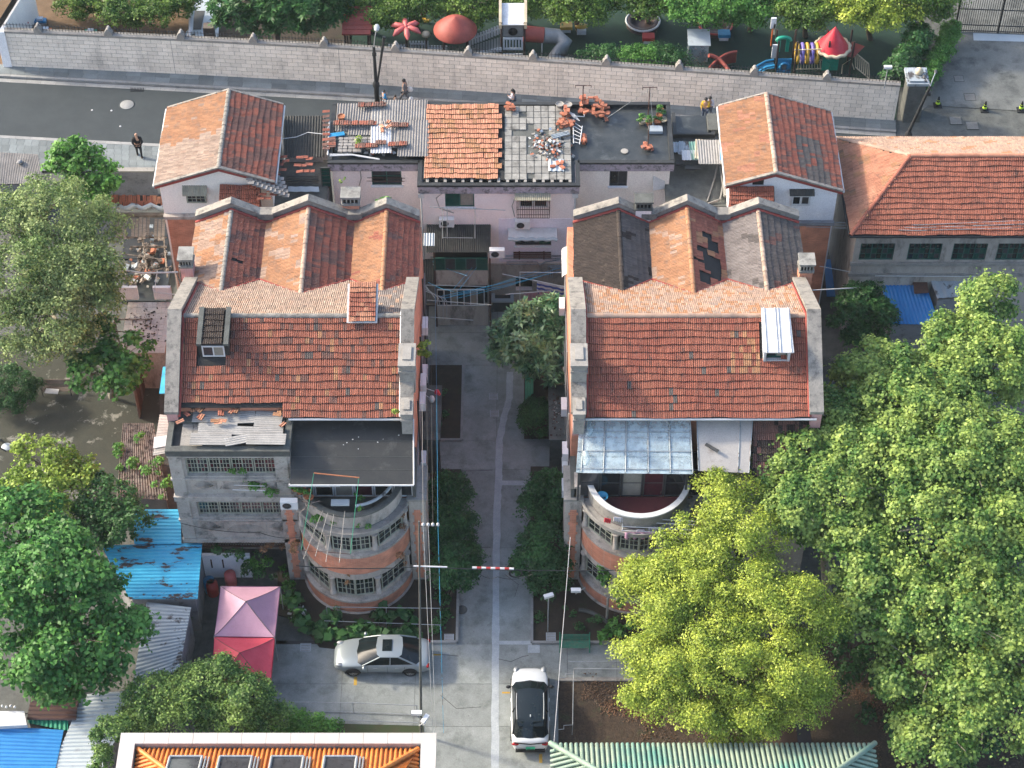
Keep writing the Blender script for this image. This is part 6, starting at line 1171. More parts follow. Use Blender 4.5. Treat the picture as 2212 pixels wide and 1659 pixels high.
# grey slab patch and loose tiles below the left rear roof
m = M(); q = [P(528,350,10.4), P(615,362,9.6), P(612,410,9.3), P(600,412,9.4)]
for i in range(9):
    for j in range(5):
        p = P(530+i*9.5+j*3, 358+i*3.5+j*9, 10.35-i*.09); m.obox(p, (.36,.26,.04), random.uniform(-.15,.15), mi=0)
tag(obj('slate_patch', m, MATS['asbestos']), 'patch of grey slates below the right slope of the left rear roof', 'slates', kind='stuff')
for x, y, r in ((620,343,80),(625,352,85),(655,345,85),(665,344,85),(675,347,85),(650,362,85),(662,362,85),(675,360,85),(655,374,85),(668,374,85),(680,374,85),(612,360,80),(618,372,80),(604,383,70),(575,425,85),(585,433,85),(598,425,85),(570,433,85),(590,418,70),(565,372,60),(558,388,60),(588,392,50)):
    loose_tile(x, y, 9.6, r, 'loose dull red roof tile scattered between the left rear house and the wing', 'tiles scattered beside the left rear house', 'tile_red2')
t = thing('lean_to_roof', 'black ribbed tin roof between the left rear house and the wing', 'roof', P(655,300,8.8)); a, b_ = P(612,340,8.9), P(700,340,8.9); c_, d_ = P(704,251,9.1), P(614,251,9.1); obj('tin_sheet', M().corr(a, b_, c_, d_, 15, .05, box=True), MATS['blacksheet'], t); obj('wall', M().box((a.x+.1,a.y+.2,0),(b_.x-.1,c_.y-.2,8.7)), MATS['greywall'], t)
t = thing('lean_to_roof', 'lower dark roof with pale strips in front of the black tin roof', 'roof', P(660,390,7.5)); a, b_ = P(560,455,7.8), P(705,455,7.8); c_ = P(700,345,8.4); obj('deck', M().slab(a, b_, (b_.x,c_.y,8.4), (a.x,c_.y,8.4), .1), MATS['conc_dark'], t); obj('wall', M().box((a.x,a.y+.1,0),(b_.x,c_.y,7.6)), MATS['greywall'], t)
m = M().corr(P(622,414,8.2),P(690,414,8.2),P(688,403,8.3),P(622,403,8.3), 3, .03); tag(obj('rusty_sheet', m, MATS['palesheet']), 'pale blue corrugated strip with rusty edges by the left wing', 'metal sheet')
m = M(); [m.box(tuple(P(618,398-i*5,8.25+i*.02)), tuple(P(688,395-i*5,8.29+i*.02))) for i in range(4)]; tag(obj('dark_boards', m, MATS['blacksheet'], t), kind='stuff')
p = P(706,392,8.4); t = thing('stair_window', 'narrow green louvred skylight beside the left wing wall', 'window', p); m = M(); window(t, (p.x-.3,p.y,p.z-.4), (1,0,0), (0,-1,0), .55, 1.5, 1, 5, 'darkmetal', ['glass_g'], y=0)
m = M(); m.tube([P(607,300,9.2),P(640,296,9.2),P(665,286,9.3),P(700,290,9.8),P(712,270,10)], .025, 5); tag(obj('white_hose', m, MATS['whitepaint']), 'white cable lying over the black tin roof', 'cable')
# roofs between the block and the right rear house
t = thing('link_roof', 'dark wet flat roofs between the pink block and the right rear house', 'roof', P(1500,300,8.3)); a = rect_px(1452,322,1556,250,8.3); b_ = rect_px(1440,445,1570,318,8.0)
obj('roof', M().box((a[0],a[1],7.9),(a[2]+.3,a[3],8.3)), MATS['bitumen_wet'], t); obj('lower_roof', M().box((b_[0],b_[1],7.6),(b_[2],b_[3]-.01,8.0)), MATS['conc_dark'], t); obj('wall', M().box((b_[0]+.1,b_[1]+.1,0),(b_[2]-.1,a[3]-.1,7.58)), MATS['pinkwall'], t)
obj('tank_rim', M().box((a[0]+.1,a[3]-1.9,8.3),(a[0]+.3,a[3],8.55)).box((a[0]+2.3,a[3]-1.9,8.3),(a[0]+2.5,a[3],8.55)).box((a[0]+.3,a[3]-1.9,8.3),(a[0]+2.3,a[3]-1.75,8.55)), MATS['bitumen'], t)
c_ = rect_px(1530,280,1556,245,8.6); obj('chimney_stub', M().box((c_[0],c_[1],8.0),(c_[2],c_[3],8.6)), MATS['conc_dark'], t)
for i, (x, y, w_, h_, r, mt, l) in enumerate([(1463,318,1.1,.75,0,'palesheet','flat pale sheet at the left end of the sheet pile'),(1483,320,.9,1.0,-6,'greysheet','bent grey sheet in the sheet pile'),(1492,335,1.0,.7,0,'whitepaint','square white panel below the bent grey sheet'),(1502,325,.6,1.4,4,'greentile','narrow pale green ribbed sheet in the pile'),(1515,322,.7,1.5,-5,'p_cream','cream board in the sheet pile'),
        (1536,328,1.5,1.9,0,'asbestos_l','white ribbed sheet nearest the tiled slope'),(1562,325,.35,1.5,-3,'bluesheet2','narrow turquoise sheet at the right end of the pile')]):
    p = P(x, y, 9.0+.04*i); R2 = Matrix.Rotation(math.radians(r), 3, 'Z'); g = lambda a1, b2: V(p) + R2 @ V((a1*w_/2, b2*h_/2, b2*.05)); m = M().corr(g(-1,-1), g(1,-1), g(1,1), g(-1,1), max(2,int(w_/.15)), .025); tag(obj('corrugated_sheet', m, MATS[mt]), l, 'corrugated sheet', 'sheets piled beside the right rear roof')
m = M(); [m.obox(P(x,y,8.6), (.9,.35,.12)) for x, y in ((1478,352),(1512,352),(1497,362))]; tag(obj('louvre_panels', m, MATS['darkmetal']), 'three dark louvre panels below the sheet pile', 'louvres', kind='stuff')
m = M(); m.tube([P(1550,355,8.3),P(1545,380,8.1),P(1528,435,8.05)],.05,5).tube([P(1556,360,8.3),P(1562,400,8.2),P(1556,430,8.2),P(1530,440,8.05)],.06,5).tube([P(1565,395,8.2),P(1568,425,8.2)],.14,6); tag(obj('white_rags', m, MATS['conc_light']), 'ragged white plastic trailing down beside the right rear house', 'plastic')
t = thing('vent_hood', 'crumpled white sheet on a shaft beside the right wing', 'vent', P(1425,400,8)); p = P(1425,402,8.0); obj('hood', M().slab(P(1410,412,7.8),P(1436,408,7.8),P(1436,370,8.8),P(1412,374,8.8), .05), MATS['whitepaint'], t)
# ================================================================ TILED HALL (right)
Yh0, Yh1 = 81.7, 89.7; Ym_ = 85.6; xh = 18.65; zh, zhr = 8.0, 10.35; xr0 = 22.1; XE = 34.0
t = thing('tiled_hall', 'long hipped hall with orange tiled roof and green framed windows at the right', 'building', (xh, Yh0, 0)); TH_ = Tiles()
rf = obj('roof', M().slab((xh,Yh0,zh),(XE,Yh0,zh),(XE,Ym_,zhr),(xr0,Ym_,zhr), .1).slab((XE,Yh1,zh),(xh,Yh1,zh),(xr0,Ym_,zhr),(XE,Ym_,zhr), .1).extr([(xh,Yh1,zh),(xh,Yh0,zh),(xr0,Ym_,zhr)], (0,0,-.1)), MATS['underlay'], t)
W = V((0,Ym_-Yh0,zhr-zh)); L = W.length; TH_.patch(rf, (xh,Yh0,zh), (1,0,0), W, [(0,0),(XE-xh,0),(XE-xh,L-.05),(xr0-xh,L-.05)], .205, L/15, mixo('tile_hallred','tile_red',.25))
W = V((0,Ym_-Yh1,zhr-zh)); L = W.length; TH_.patch(rf, (xh,Yh1,zh), (1,0,0), W, [(0,0),(XE-xh,0),(XE-xh,L-.05),(xr0-xh,L-.05)], .205, L/15, mixo('tile_pale','tile_orange',.25))
W = V((xr0-xh,0,zhr-zh)); L = W.length; TH_.patch(rf, (xh,Yh0,zh), (0,1,0), W, [(0,0),(Yh1-Yh0,0),(Ym_-Yh0,L-.05)], .205, L/11, mixo('tile_hall','tile_orange',.3))
for a_, b_ in (((xr0,Ym_),(XE,Ym_)),): ridge(rf, (a_[0],a_[1],zhr+.04), (b_[0],b_[1],zhr+.04), 'tile_new', r=.13, step=.38)
ridge(rf, (xh,Yh0,zh+.04), (xr0,Ym_,zhr+.05), 'tile_hallred', r=.12, step=.36); ridge(rf, (xh,Yh1,zh+.04), (xr0,Ym_,zhr+.05), 'tile_pale', r=.12, step=.36); TH_.done(300)
obj('gutter', M().tube([(xh-.05,Yh0-.06,zh-.05),(XE,Yh0-.06,zh-.05)], .08, 6).tube([(xh-.08,Yh0,zh-.05),(xh-.08,Yh1,zh-.05)], .07, 6), MATS['blacksteel'], t)
yw = Yh0+.35; hz = lambda y: ZY(y, yw); hs = [(PY(a_,540,yw).x-xh-.4, PY(b_,540,yw).x-xh-.4, hz(562), hz(526)) for a_, b_ in ((1858,1932),(1962,2034),(2058,2132),(2154,2226))]
hs += [(hs[-1][1]+1.0+i*3.9, hs[-1][1]+3.6+i*3.9, hs[0][2], hs[0][3]) for i in range(1)]
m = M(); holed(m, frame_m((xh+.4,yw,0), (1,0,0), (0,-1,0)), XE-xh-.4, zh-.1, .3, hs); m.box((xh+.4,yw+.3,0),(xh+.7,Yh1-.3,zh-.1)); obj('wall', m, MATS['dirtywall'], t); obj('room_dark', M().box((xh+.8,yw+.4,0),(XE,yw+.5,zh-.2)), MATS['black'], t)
for h in hs: window(t, (xh+.4+h[0],yw,h[2]), (1,0,0), (0,-1,0), h[1]-h[0], h[3]-h[2], 6, 3, 'greenframe', ['glass','glass_g','glass2'], y=-.12, mull=(2,4), fw=.06, bar=.03)
obj('sill_band', M().box((xh+.3,yw-.12,hz(572)),(XE,yw-.002,hz(565))).box((xh+.3,yw-.06,hz(596)),(XE,yw-.001,hz(590))), MATS['conc_light'], t)
m = M(); [m.tube([P(1740,478+i*6,7.3), P(1980,486+i*6,8.4), P(2260,474+i*8,8.9)], .018, 4) for i in range(3)]; tag(obj('power_lines', m, MATS['greysheet']), 'three sagging power lines crossing in front of the tiled hall', 'power line')
# strips of sheds in front of the hall
m = M().corr(P(1916,602,4.0),P(1985,600,4.0),P(1998,600,4.2),P(1998,600,4.2), 2, .01)
def shed(label, pts, z0, z1, mt, n=10, box=True, wallm='greywall', amp=.04, name='shed'):
    """pts: low left, low right, high right, high left in the photo"""
    q = [P(*pts[0], z0), P(*pts[1], z0), P(*pts[2], z1), P(*pts[3], z1)]; c_ = sum(q, V((0,0,0)))/4; t = thing(name, label, 'shed', (c_.x, c_.y, 0)); obj('roof_sheet', M().corr(*q, n, amp, box=box), MATS[mt], t)
    k = [c_.lerp(a, .93) for a in q]; obj('walls', M().add([(a.x,a.y,0) for a in k]+[(a.x,a.y,a.z-.15) for a in k], [(0,1,5,4),(1,2,6,5),(2,3,7,6),(3,0,4,7)]), MATS[wallm], t); return t
shed('bright blue ribbed shed roof between the hall and the dark shrub', [(1925,700),(2030,702),(1995,600),(1900,600)], 3.2, 3.8, 'bluesheet2', 12)
shed('grey blue shed roof with peeling white paint right of the blue one', [(2025,645),(2090,640),(2088,598),(2008,600)], 3.8, 4.1, 'greysheet', 4)
m = M().slab(P(1975,634,3.9),P(2006,632,3.9),P(2002,600,4.0),P(1972,601,4.0), .04); tag(obj('rusted_panel', m, MATS['rust']), 'rust and white panel patching the blue shed roof', 'panel')
m = M().slab(P(1786,640,.1),P(1820,640,.1),P(1825,560,.2),P(1780,560,.2), .05); tag(obj('blue_tarpaulin', m, MATS['bluesheet2']), 'blue tarpaulin in the shaded passage left of the hall', 'tarpaulin')
m = M().tube([P(1755,627,5.5),P(1862,621,5.5)],.035,5); tag(obj('laundry_pole', m, MATS['whitepaint']), 'white pole reaching from the right terrace over the dark passage', 'pole')
m = M().tube([P(1890,596,4.6),P(2106,597,4.6)],.03,5).tube([P(1770,575,6),P(1840,588,5)],.015,4); tag(obj('laundry_pole', m, MATS['whitepaint']), 'long white pole along the foot of the tiled hall wall', 'pole')
cloth('black_trousers', 1850,578,1862,578, 5.0, 'dark clothes hanging at the left corner of the tiled hall', 'clothblack', .7); cloth('black_shirt', 1866,578,1890,578, 5.0, 'black shirt hanging beside the dark trousers under the hall', 'clothblack', .7)
cloth('white_shirt', 1846,604,1864,606, 4.0, 'white cloth corner above the dark evergreen bush', 'clothwhite', .6)
# ================================================================ ALLEY SIDES
def flat_canopy(x0, y0, x1, y1, z, label, mt, name='canopy'):
    A = rect_px(x0, y0, x1, y1, z); t = thing(name, label, 'canopy', ((A[0]+A[2])/2, A[1], 0)); obj('slab', M().box((A[0],A[1],z-.12),(A[2],A[3],z)), MATS[mt], t)
    [obj('support', M().box((A[0]+.05,q,0),(A[2]-.05,q+.1,z-.122)), MATS['conc_dark'], t) for q in (A[1]+.1, A[3]-.2)]; return t
flat_canopy(908,832,955,950,3.0,'flat brown entrance canopy along the left alley wall','conc_dark'); flat_canopy(1186,832,1222,950,3.0,'flat canopy with fallen debris along the right alley wall','conc_dark')
rubble('rubble','dead leaves and rubbish lying on the right alley canopy',1188,840,1215,940,3.0,70,.03,.09,('rust','leaflitter','conc_light'),.05)
obj('alley_plaster', M().box((-4.84,YM+.1,0),(-4.80,YB,6.6)), MATS['greywall'], houseA); obj('alley_plaster', M().box((2.90,YM+.1,0),(2.94,YB,6.6)), MATS['greywall'], houseB)
for (y, z, l) in ((705,7.6,'air conditioner highest on the left alley wall, near the rear poles'),(808,6.5,'air conditioner above the left alley canopy, farther one'),(828,7.2,'air conditioner on the left alley wall beside the red flower'),(868,7.2,'air conditioner on the left alley wall below the white bag'),(995,4.5,'air conditioner low on the left alley corner')):
    p = PY(912, y, 70) ; Yq = P(912, y, z).y; ac_unit((-4.82, Yq+.42, z-.3), (0,-1,0), (1,0,0), l)
for (y, z, l) in ((663,6.4,'air conditioner on the right alley wall above the loquat tree'),(880,6.3,'air conditioner on the right alley wall beside the stone pedestal'),(976,6.6,'air conditioner on the right alley wall with a tall white casing'),(1002,5.6,'air conditioner just below the tall casing on the right wall'),(1055,4.6,'lowest air conditioner on the right alley corner')):
    Yq = P(1230, y, z).y; ac_unit((2.92, Yq-.42, z-.3), (0,1,0), (-1,0,0), l)
m = M(); [m.tube([(-4.74,y,.3),(-4.74,y,9.6)], .045, 5) for y in (68.2,72.6,76.8)]; m.tube([(-4.74,66.5,5.2),(-4.74,79.5,5.4)], .03, 5); tag(obj('wall_cables', m, MATS['blacksteel']), 'dark pipes and cables fixed to the left alley wall', 'cable', kind='stuff')
m = M(); [m.tube([(2.84,y,.3),(2.84,y,9.6)], .045, 5) for y in (67.4,71.6)]; m.tube([(2.84,66.5,5.6),(2.84,79.5,5.3)], .03, 5); tag(obj('wall_cables', m, MATS['conc_light']), 'pale pipes fixed to the right alley wall', 'cable', kind='stuff')
t = thing('hung_flower', 'red cloth flower on a stick poking out from the left alley wall', 'ornament', P(944,847,6)); p = P(944,847,6); obj('blossom', M().ball(p,.16,8).ball(p+V((.1,0,-.15)),.1,8), MATS['p_hot'], t); obj('stick', M().tube([(-4.8,p.y+.2,6.2), p], .02, 5), MATS['whitepaint'], t)
p = P(933,862,5.8); tag(obj('hung_bag', M().ball(p,.17,8,sz=1.4).tube([(-4.8,p.y+.2,6.1), p], .02, 4), MATS['whitepaint']), 'white bag on a stick just below the red flower', 'bag')
t = thing('green_gate', 'green painted ribbed gate beside the loquat tree on the right of the alley', 'gate', P(1138,870)); a = P(1138,872); b_ = P(1138,812); m = M().corr((a.x-.1,a.y,.1),(a.x+.35,a.y,.9),(b_.x+.35,b_.y,.9),(b_.x-.1,b_.y,.1), 5, .03, box=True); obj('panel', m, MATS['green_paint'], t)
# ================================================================ PIPES, RAILINGS, POLES, WIRES
def railing(pts, label, r=.022, h=1.0, posts=(), mt='steel', mid=False):
    t = thing('railing', label, 'railing', P(*pts[0])); q = [P(x, y, h) for x, y in pts]; obj('rail', M().tube(q, r, 6), MATS[mt], t)
    if mid: obj('lower_rail', M().tube([V((p.x,p.y,.15)) for p in q], r, 6), MATS[mt], t)
    for x, y in posts: p = P(x, y, h); obj('post', M().tube([p, V((p.x,p.y,0))], r, 6), MATS[mt], t)
    return t
railing([(705,1311),(951,1314)],'white pipe railing at the foot of the left tower, upper rail',posts=((705,1311),(834,1313),(950,1314))); railing([(700,1341),(951,1350)],'white pipe railing in front of the broad leaved plants',h=.5,posts=((834,1345),(950,1350)))
railing([(620,1516),(762,1518),(903,1524)],'pipe railing along the near edge of the parking yard',posts=((762,1518),(900,1524)),mid=True); railing([(500,1560),(760,1556),(903,1561)],'low pipe along the grass strip below the yard',h=.25)
railing([(1228,1429),(1340,1428)],'upper pipe rail beside the side path right of the white car',posts=((1239,1430),)); railing([(1345,1445),(1239,1444),(1239,1456),(1221,1456),(1221,1464),(1208,1464)],'stepped pipe rail between the bench and the leaf bed',posts=((1239,1444),(1208,1464)))
railing([(1239,1450),(1237,1566),(1218,1567),(1218,1575),(1206,1576)],'long cranked pipe rail along the leaf bed by the white car',posts=((1237,1566),))
t = thing('utility_pole', 'thin dark utility pole standing at the left edge of the alley', 'utility pole', P(909,1590)); b0 = P(910,1590); tp = PY(905,1126,b0.y); obj('pole', M().tube([b0, tp], [.07,.04], 8), MATS['conc_dark'], t)
obj('crossarm', M().tube([PY(893,1223,b0.y), PY(966,1225,b0.y)], .04, 5), MATS['whitepaint'], t)
for i, x in enumerate((914,925,935,946)): p = PY(x,1133,b0.y+.3); obj('insulator', M().lathe(p, [(.03,-.1),(.07,-.04),(.05,0),(.07,.04),(.001,.08)], 8), MATS['whitepaint'], t)
obj('insulator_arm', M().tube([PY(905,1136,b0.y+.35), PY(950,1136,b0.y+.35)], .03, 5), MATS['darkmetal'], t)
def wire(pts, label, r=.014, mt='whitepaint', sag=.25, group=None, n=8):
    m = M()
    for a, b_ in zip(pts[:-1], pts[1:]): a, b_ = V(a), V(b_); m.tube([a.lerp(b_, i/n)-V((0,0,sag*4*(i/n)*(1-i/n))) for i in range(n+1)], r, 4)
    return tag(obj('wire', m, MATS[mt]), label, 'wire', group)
for i, (xt, xb, mt) in enumerate(((915,928,'conc_light'),(924,932,'darkmetal'),(934,948,'darkmetal'),(946,958,'p_blue'))):
    q = PY((914,925,935,946)[i],1131,b0.y+.3); wire([PY(xt-6,620,78.5), q], f'{("pale","leftmost dark","middle dark","blue")[i]} overhead line running up the left side of the alley from the insulators', mt=mt, r=.007, sag=.4)
for i, (x0, x1, mt) in enumerate(((915,935,'whitepaint'),(920,941,'whitepaint'),(948,958,'bluesheet'))):
    q = PY((914,925,946)[i],1131,b0.y+.3); wire([q, PY(x1,1583,54.5)], f'{("left","right","blue")[i]} overhead line running down from the insulators to the orange roof edge', mt=mt, r=.010, sag=.3)
wire([P(1232,1160,7.5), P(1210,1430,4.5), P(1196,1610,3.5)], 'thin white line dropping from the right tower to the green pavilion corner', r=.014)
wz_ = 6.2; wire([P(640,1222,wz_), P(905,1224,wz_), P(1400,1230,wz_)], 'black cable crossing the alley at the two towers', mt='blacksteel', r=.03, sag=.2); wire([P(1030,1235,wz_-.3), P(1075,1246,wz_-.5), P(1150,1240,wz_-.2)], 'slack black cable looping under the striped tube', mt='blacksteel', r=.018, sag=.3)
wire([P(390,1130,5.4), P(560,1150,5.3), P(650,1160,5.6)], 'dark cable across the relief panels of the grey bay', mt='blacksteel', r=.02)
m = M(); pts = [P(1020+i*90/9, 1226+i*.3, wz_+.05) for i in range(10)]; t = thing('striped_height_tube', 'red and white striped tube hanging on the cable across the alley', 'tube', pts[0])
for i in range(9): obj('band', M().tube([pts[i], pts[i+1]], .06, 8), MATS['p_red' if i % 2 else 'whitepaint'], t)
m = M(); c_ = P(1114,1239,wz_-.3); [m.tube([c_+V((math.cos(a)*r_,0,math.sin(a)*r_)) for a in [i*math.pi/8 for i in range(17)]], .025, 4) for r_ in (.28,.33)]; tag(obj('cable_coil', m, MATS['blacksteel']), 'coil of black cable hung at the right end of the striped tube', 'cable')
cctv(P(1185,1287,3.2),'white security camera on a pole in the right planting bed',math.radians(200),(0,0,-3.0)); cctv(P(1244,1275,3.6),'pale flat security camera at the corner of the right tower',math.pi,(.5,.4,0)); cctv(P(900,1540,4.2),'left one of two white camera boxes on the utility pole',math.pi,(.3,0,-.3)); cctv(P(918,1553,4.0),'right one of two white camera boxes on the utility pole',math.radians(60),(-.3,0,-.3))
# drying rods above the left balcony
t = thing('drying_rods', 'drying frame with pale rods sticking out from the left tower balcony', 'drying frame', P(700,1150,6.8))
for x0,y0,x1,y1 in ((697,1103,655,1208),(708,1108,681,1202),(721,1111,704,1214),(745,1104,733,1215)): obj('rod', M().tube([P(x0,y0,8.1), P(x1,y1,7.9)], .018, 5), MATS['conc_light'], t)
obj('top_bar', M().tube([P(678,1022,9.9), P(776,1032,9.9)], .035, 5), MATS['terracotta'], t); m = M(); [m.tube([P(*a,9.9), P(*b2,8.0)], .015, 4) for a, b2 in (((678,1022),(651,1188)),((775,1032),(757,1197)))]; obj('cord', m, MATS['green_paint'], t)
m = M(); m.tube([P(651,1188,7.0), P(757,1197,7.0)], .02, 4); obj('lower_bar', m, MATS['rust'], t)
# bits on the left balcony
pr = random.Random(5); zb = 7.0
for i, (x, y) in enumerate(((637,1060),(646,1058),(655,1057),(648,1066),(658,1068),(668,1066),(662,1076),(672,1078))): pot(x, y, 8.1, .14, 'small clay pot in the cluster at the left end of the tower balcony', mt='terracotta', plant=i % 3 == 0, h=.2, group='clay pots clustered on the left balcony')
ac_unit(P(608,1090,7.4), (1,0,0), (0,-1,0), 'air conditioner at the left corner of the round balcony')
t = thing('basin', 'white oblong basin on the left balcony wall', 'basin', P(735,1088,8.1)); p = P(735,1088,8.1); obj('tray', M().box((p.x-.45,p.y-.15,p.z),(p.x+.45,p.y+.2,p.z+.1)), MATS['palesheet'], t)
foliage(None, 'balcony_planter', [(tuple(P(771,1083,8.1)), (.35,.5,.2)), (tuple(P(730,1130,7.1)), (.5,.15,.15)), (tuple(P(690,1120,7.1)), (.4,.2,.15)), (tuple(P(775,1133,7.1)), (.6,.15,.12))], 'leaf_mid', leaves=50, size=.12, nsub=14, subr=.18)
tag(bpy.data.objects['balcony_planter'], 'low green plants along the gutter and trough of the left round balcony', 'plants', kind='stuff')
m = M(); cx = -7.98; [m.tube([(cx+2.2*math.sin(q),64.85-2.2*math.cos(q),8.15) for q in [math.radians(8+i*7) for i in range(9)]], .09, 6)]; tag(obj('curved_tray', m, MATS['greysheet']), 'curved grey gutter tray resting along the right of the left balcony wall', 'tray')
m = M(); [m.obox(P(x,y,8.1), (w_,.04,.04), math.radians(r)) for x,y,w_,r in ((655,1080,1.0,-40),(668,1090,.9,-30),(662,1095,.8,50),(676,1086,.7,20))]; tag(obj('scrap_wood', m, MATS['planks']), 'scrap timber lying across the left end of the balcony', 'wood', kind='stuff')
t = thing('basin', 'round blue basin in the right balcony corner', 'basin', P(1300,1076,7.2)); obj('bowl', M().lathe(P(1300,1076,7.3), [(.18,0),(.3,.16),(.32,.18),(.28,.16),(.16,.03),(.001,.03)], 16), MATS['bluesheet'], t)
m = M(); q = [P(1345+i*22,1118+i*1.2,7.3) for i in range(7)]
t = thing('clothes_rack', 'white pole rack with laundry on the outside of the right balcony', 'clothes rack', P(1380,1140,6)); 
for k, yy in enumerate((1118,1126,1137,1146)): obj('pole', M().tube([P(1342,yy,7.2-.12*k), P(1500,yy+8,7.2-.12*k)], .028, 5), MATS['whitepaint'], t)
obj('end_bracket', M().tube([P(1345,1112,7.4),P(1345,1152,6.6)], .03, 5), MATS['whitepaint'], t)
cloth('lilac_sheet', 1350,1150,1425,1150, 6.9, 'long lilac sheet drooping from the rack of the right balcony', 'pinktent', .45, wav=.1); cloth('white_towel', 1376,1144,1392,1144, 6.95, 'small white towel pegged on the right balcony rack', 'clothwhite', .3); cloth('white_vest', 1402,1138,1430,1138, 7.0, 'white vest on the outer pole of the right balcony rack', 'clothwhite', .35)
cloth('red_shirt', 1306,1118,1320,1121, 7.5, 'small red and white garment at the left of the right balcony', 'p_hot', .35); cloth('white_pants', 1326,1116,1346,1118, 7.5, 'pale garment hanging next to the red one on the right balcony', 'clothwhite', .35)
# ================================================================ LEFT YARDS
shed('blue ribbed shed roof streaked with rotten leaves, upper part beside the grey bay', [(290,1175),(290,1100),(390,1100),(392,1175)], 3.0, 3.05, 'bluesheet', 10)
shed('blue ribbed shed roof blotched with rotten leaves, wide lower part', [(280,1294),(218,1178),(437,1173),(427,1294)], 2.9, 2.95, 'bluesheet', 16)
shed('long pale ribbed shed roof streaked with black mould beside the tents', [(285,1490),(317,1300),(413,1312),(388,1445)], 2.6, 2.7, 'greysheet', 20)
shed('pale blue grey ribbed shed roof, lower stretch behind the orange roof', [(110,1665),(180,1500),(300,1490),(218,1665)], 2.5, 2.6, 'palesheet', 20)
shed('dark red brown ribbed shed roof under the big tree', [(58,1555),(72,1480),(170,1482),(165,1555)], 2.6, 2.7, 'brownsheet', 8)
shed('small dark green corrugated strip roof below the brown one', [(60,1548),(147,1553),(147,1579),(60,1562)], 2.5, 2.4, 'green_paint', 9)
shed('bright blue ribbed roof in the bottom left corner', [(-40,1670),(-40,1566),(138,1577),(118,1670)], 2.5, 2.55, 'bluesheet2', 12)
t = thing('white_tank', 'white box roof with black stains at the left edge above the blue roof', 'roof', P(28,1550)); obj('top', M().slab(P(-20,1570,2.9),P(58,1566,2.9),P(52,1536,3.0),(P(-20,1536,3.0)), .3), MATS['whitepaint'], t)
m = M(); [m.ball(P(5+i*9,1525+2*(i%2),3.2), .07, 8) for i in range(4)]; tag(obj('insulator_row', m, MATS['whitepaint']), 'row of small white insulators above the white box roof', 'insulators', kind='stuff')
def tent(px, label, mt, zb=2.1, za=3.0):
    c = [P(x, y, zb) for x, y in px[:4]]; ap = P(*px[4], za); t = thing('canopy_tent', label, 'tent', ((c[0]+c[2])/2).to_tuple()[:2] + (0,)); m = M(); n = 6; vs = []
    for k in range(4):
        a, b_ = c[k], c[(k+1)%4]; base = len(m.v); g = []
        for i in range(n+1):
            for j in range(n+1):
                e_ = a.lerp(b_, j/n); e_ = V((e_.x, e_.y, zb)); q = e_.lerp(ap, i/n); q.z = zb+(za-zb)*((i/n)**1.35) - .05*math.sin(math.pi*j/n)*(1-i/n); g.append(q)
        m.add(g, [(i*(n+1)+j, i*(n+1)+j+1, (i+1)*(n+1)+j+1, (i+1)*(n+1)+j) for i in range(n) for j in range(n)], 0, True)
        e1 = [V((p.x,p.y,zb)) for p in (a, b_)]; m.add([e1[0],e1[1],e1[1]-V((0,0,.28)),e1[0]-V((0,0,.28))], [(0,1,2,3)])
    obj('roof_cloth', m, MATS[mt], t)
    for k in range(4): obj('seam', M().tube([c[k].lerp(ap, i/8)+V((0,0,(za-zb)*(((i/8)**1.35)-(i/8))+.012)) for i in range(9)], .014, 4), MATS['conc_dark'], t); obj('leg', M().tube([c[k]-V((0,0,.02)), V((c[k].x,c[k].y,0))], .03, 5), MATS['steel'], t)
    return t
tent([(463,1374),(593,1376),(605,1267),(477,1266),(531,1299)], 'faded pink square canopy tent beside the parking yard', 'pinktent'); tent([(455,1488),(583,1486),(593,1378),(463,1376),(518,1410)], 'raspberry red canopy tent in front of the pink one', 'redtent', zb=2.08)
t = thing('low_wall', 'white stained low wall under the grey bay', 'wall', P(495,1255)); a = PY(445,1255,64.2); b_ = PY(546,1255,64.2); obj('face', M().box((a.x,64.3,.0),(b_.x,64.5,1.9)), MATS['whitewall'], t); m = M(); [m.box((a.x+x,64.27,.9),(a.x+x+.07,64.3,1.6)) for x in (.4,1.0)]; obj('slot', m, MATS['rust'], t)
m = M(); a = PY(437,1180,YF+.3); b_ = PY(625,1205,YF+.3)
for i in range(34): x = lerp(a.x, b_.x, i/33); m.tube([(x,YF+.5,2.2),(x+.35,YF+.5,3.1)], .012, 4); m.tube([(x+.35,YF+.5,2.2),(x,YF+.5,3.1)], .012, 4)
m.box((a.x,YF+.47,2.12),(b_.x,YF+.53,2.2)); tag(obj('lattice_fence', m, MATS['rust']), 'rusty lattice strip under the grey bay above the white wall', 'fence', kind='stuff')
for x, y, mt, l in ((455,1275,'p_blue','blue barrel in the gap left of the pink tent'),(461,1282,'p_red','red barrel beside the blue one'),(500,1262,'p_pink','pink cloth bundle behind the pink tent')): p = P(x, y); tag(obj('barrel', M().lathe(p, [(.3,0),(.32,.4),(.3,.9),(.001,.9)], 14), MATS[mt]), l, 'barrel')
rubble('rubbish','white rubbish heap beside the wall below the left tower',622,1308,668,1335,.1,60,.05,.14,('whitepaint','conc_light','clothblack'),.2)
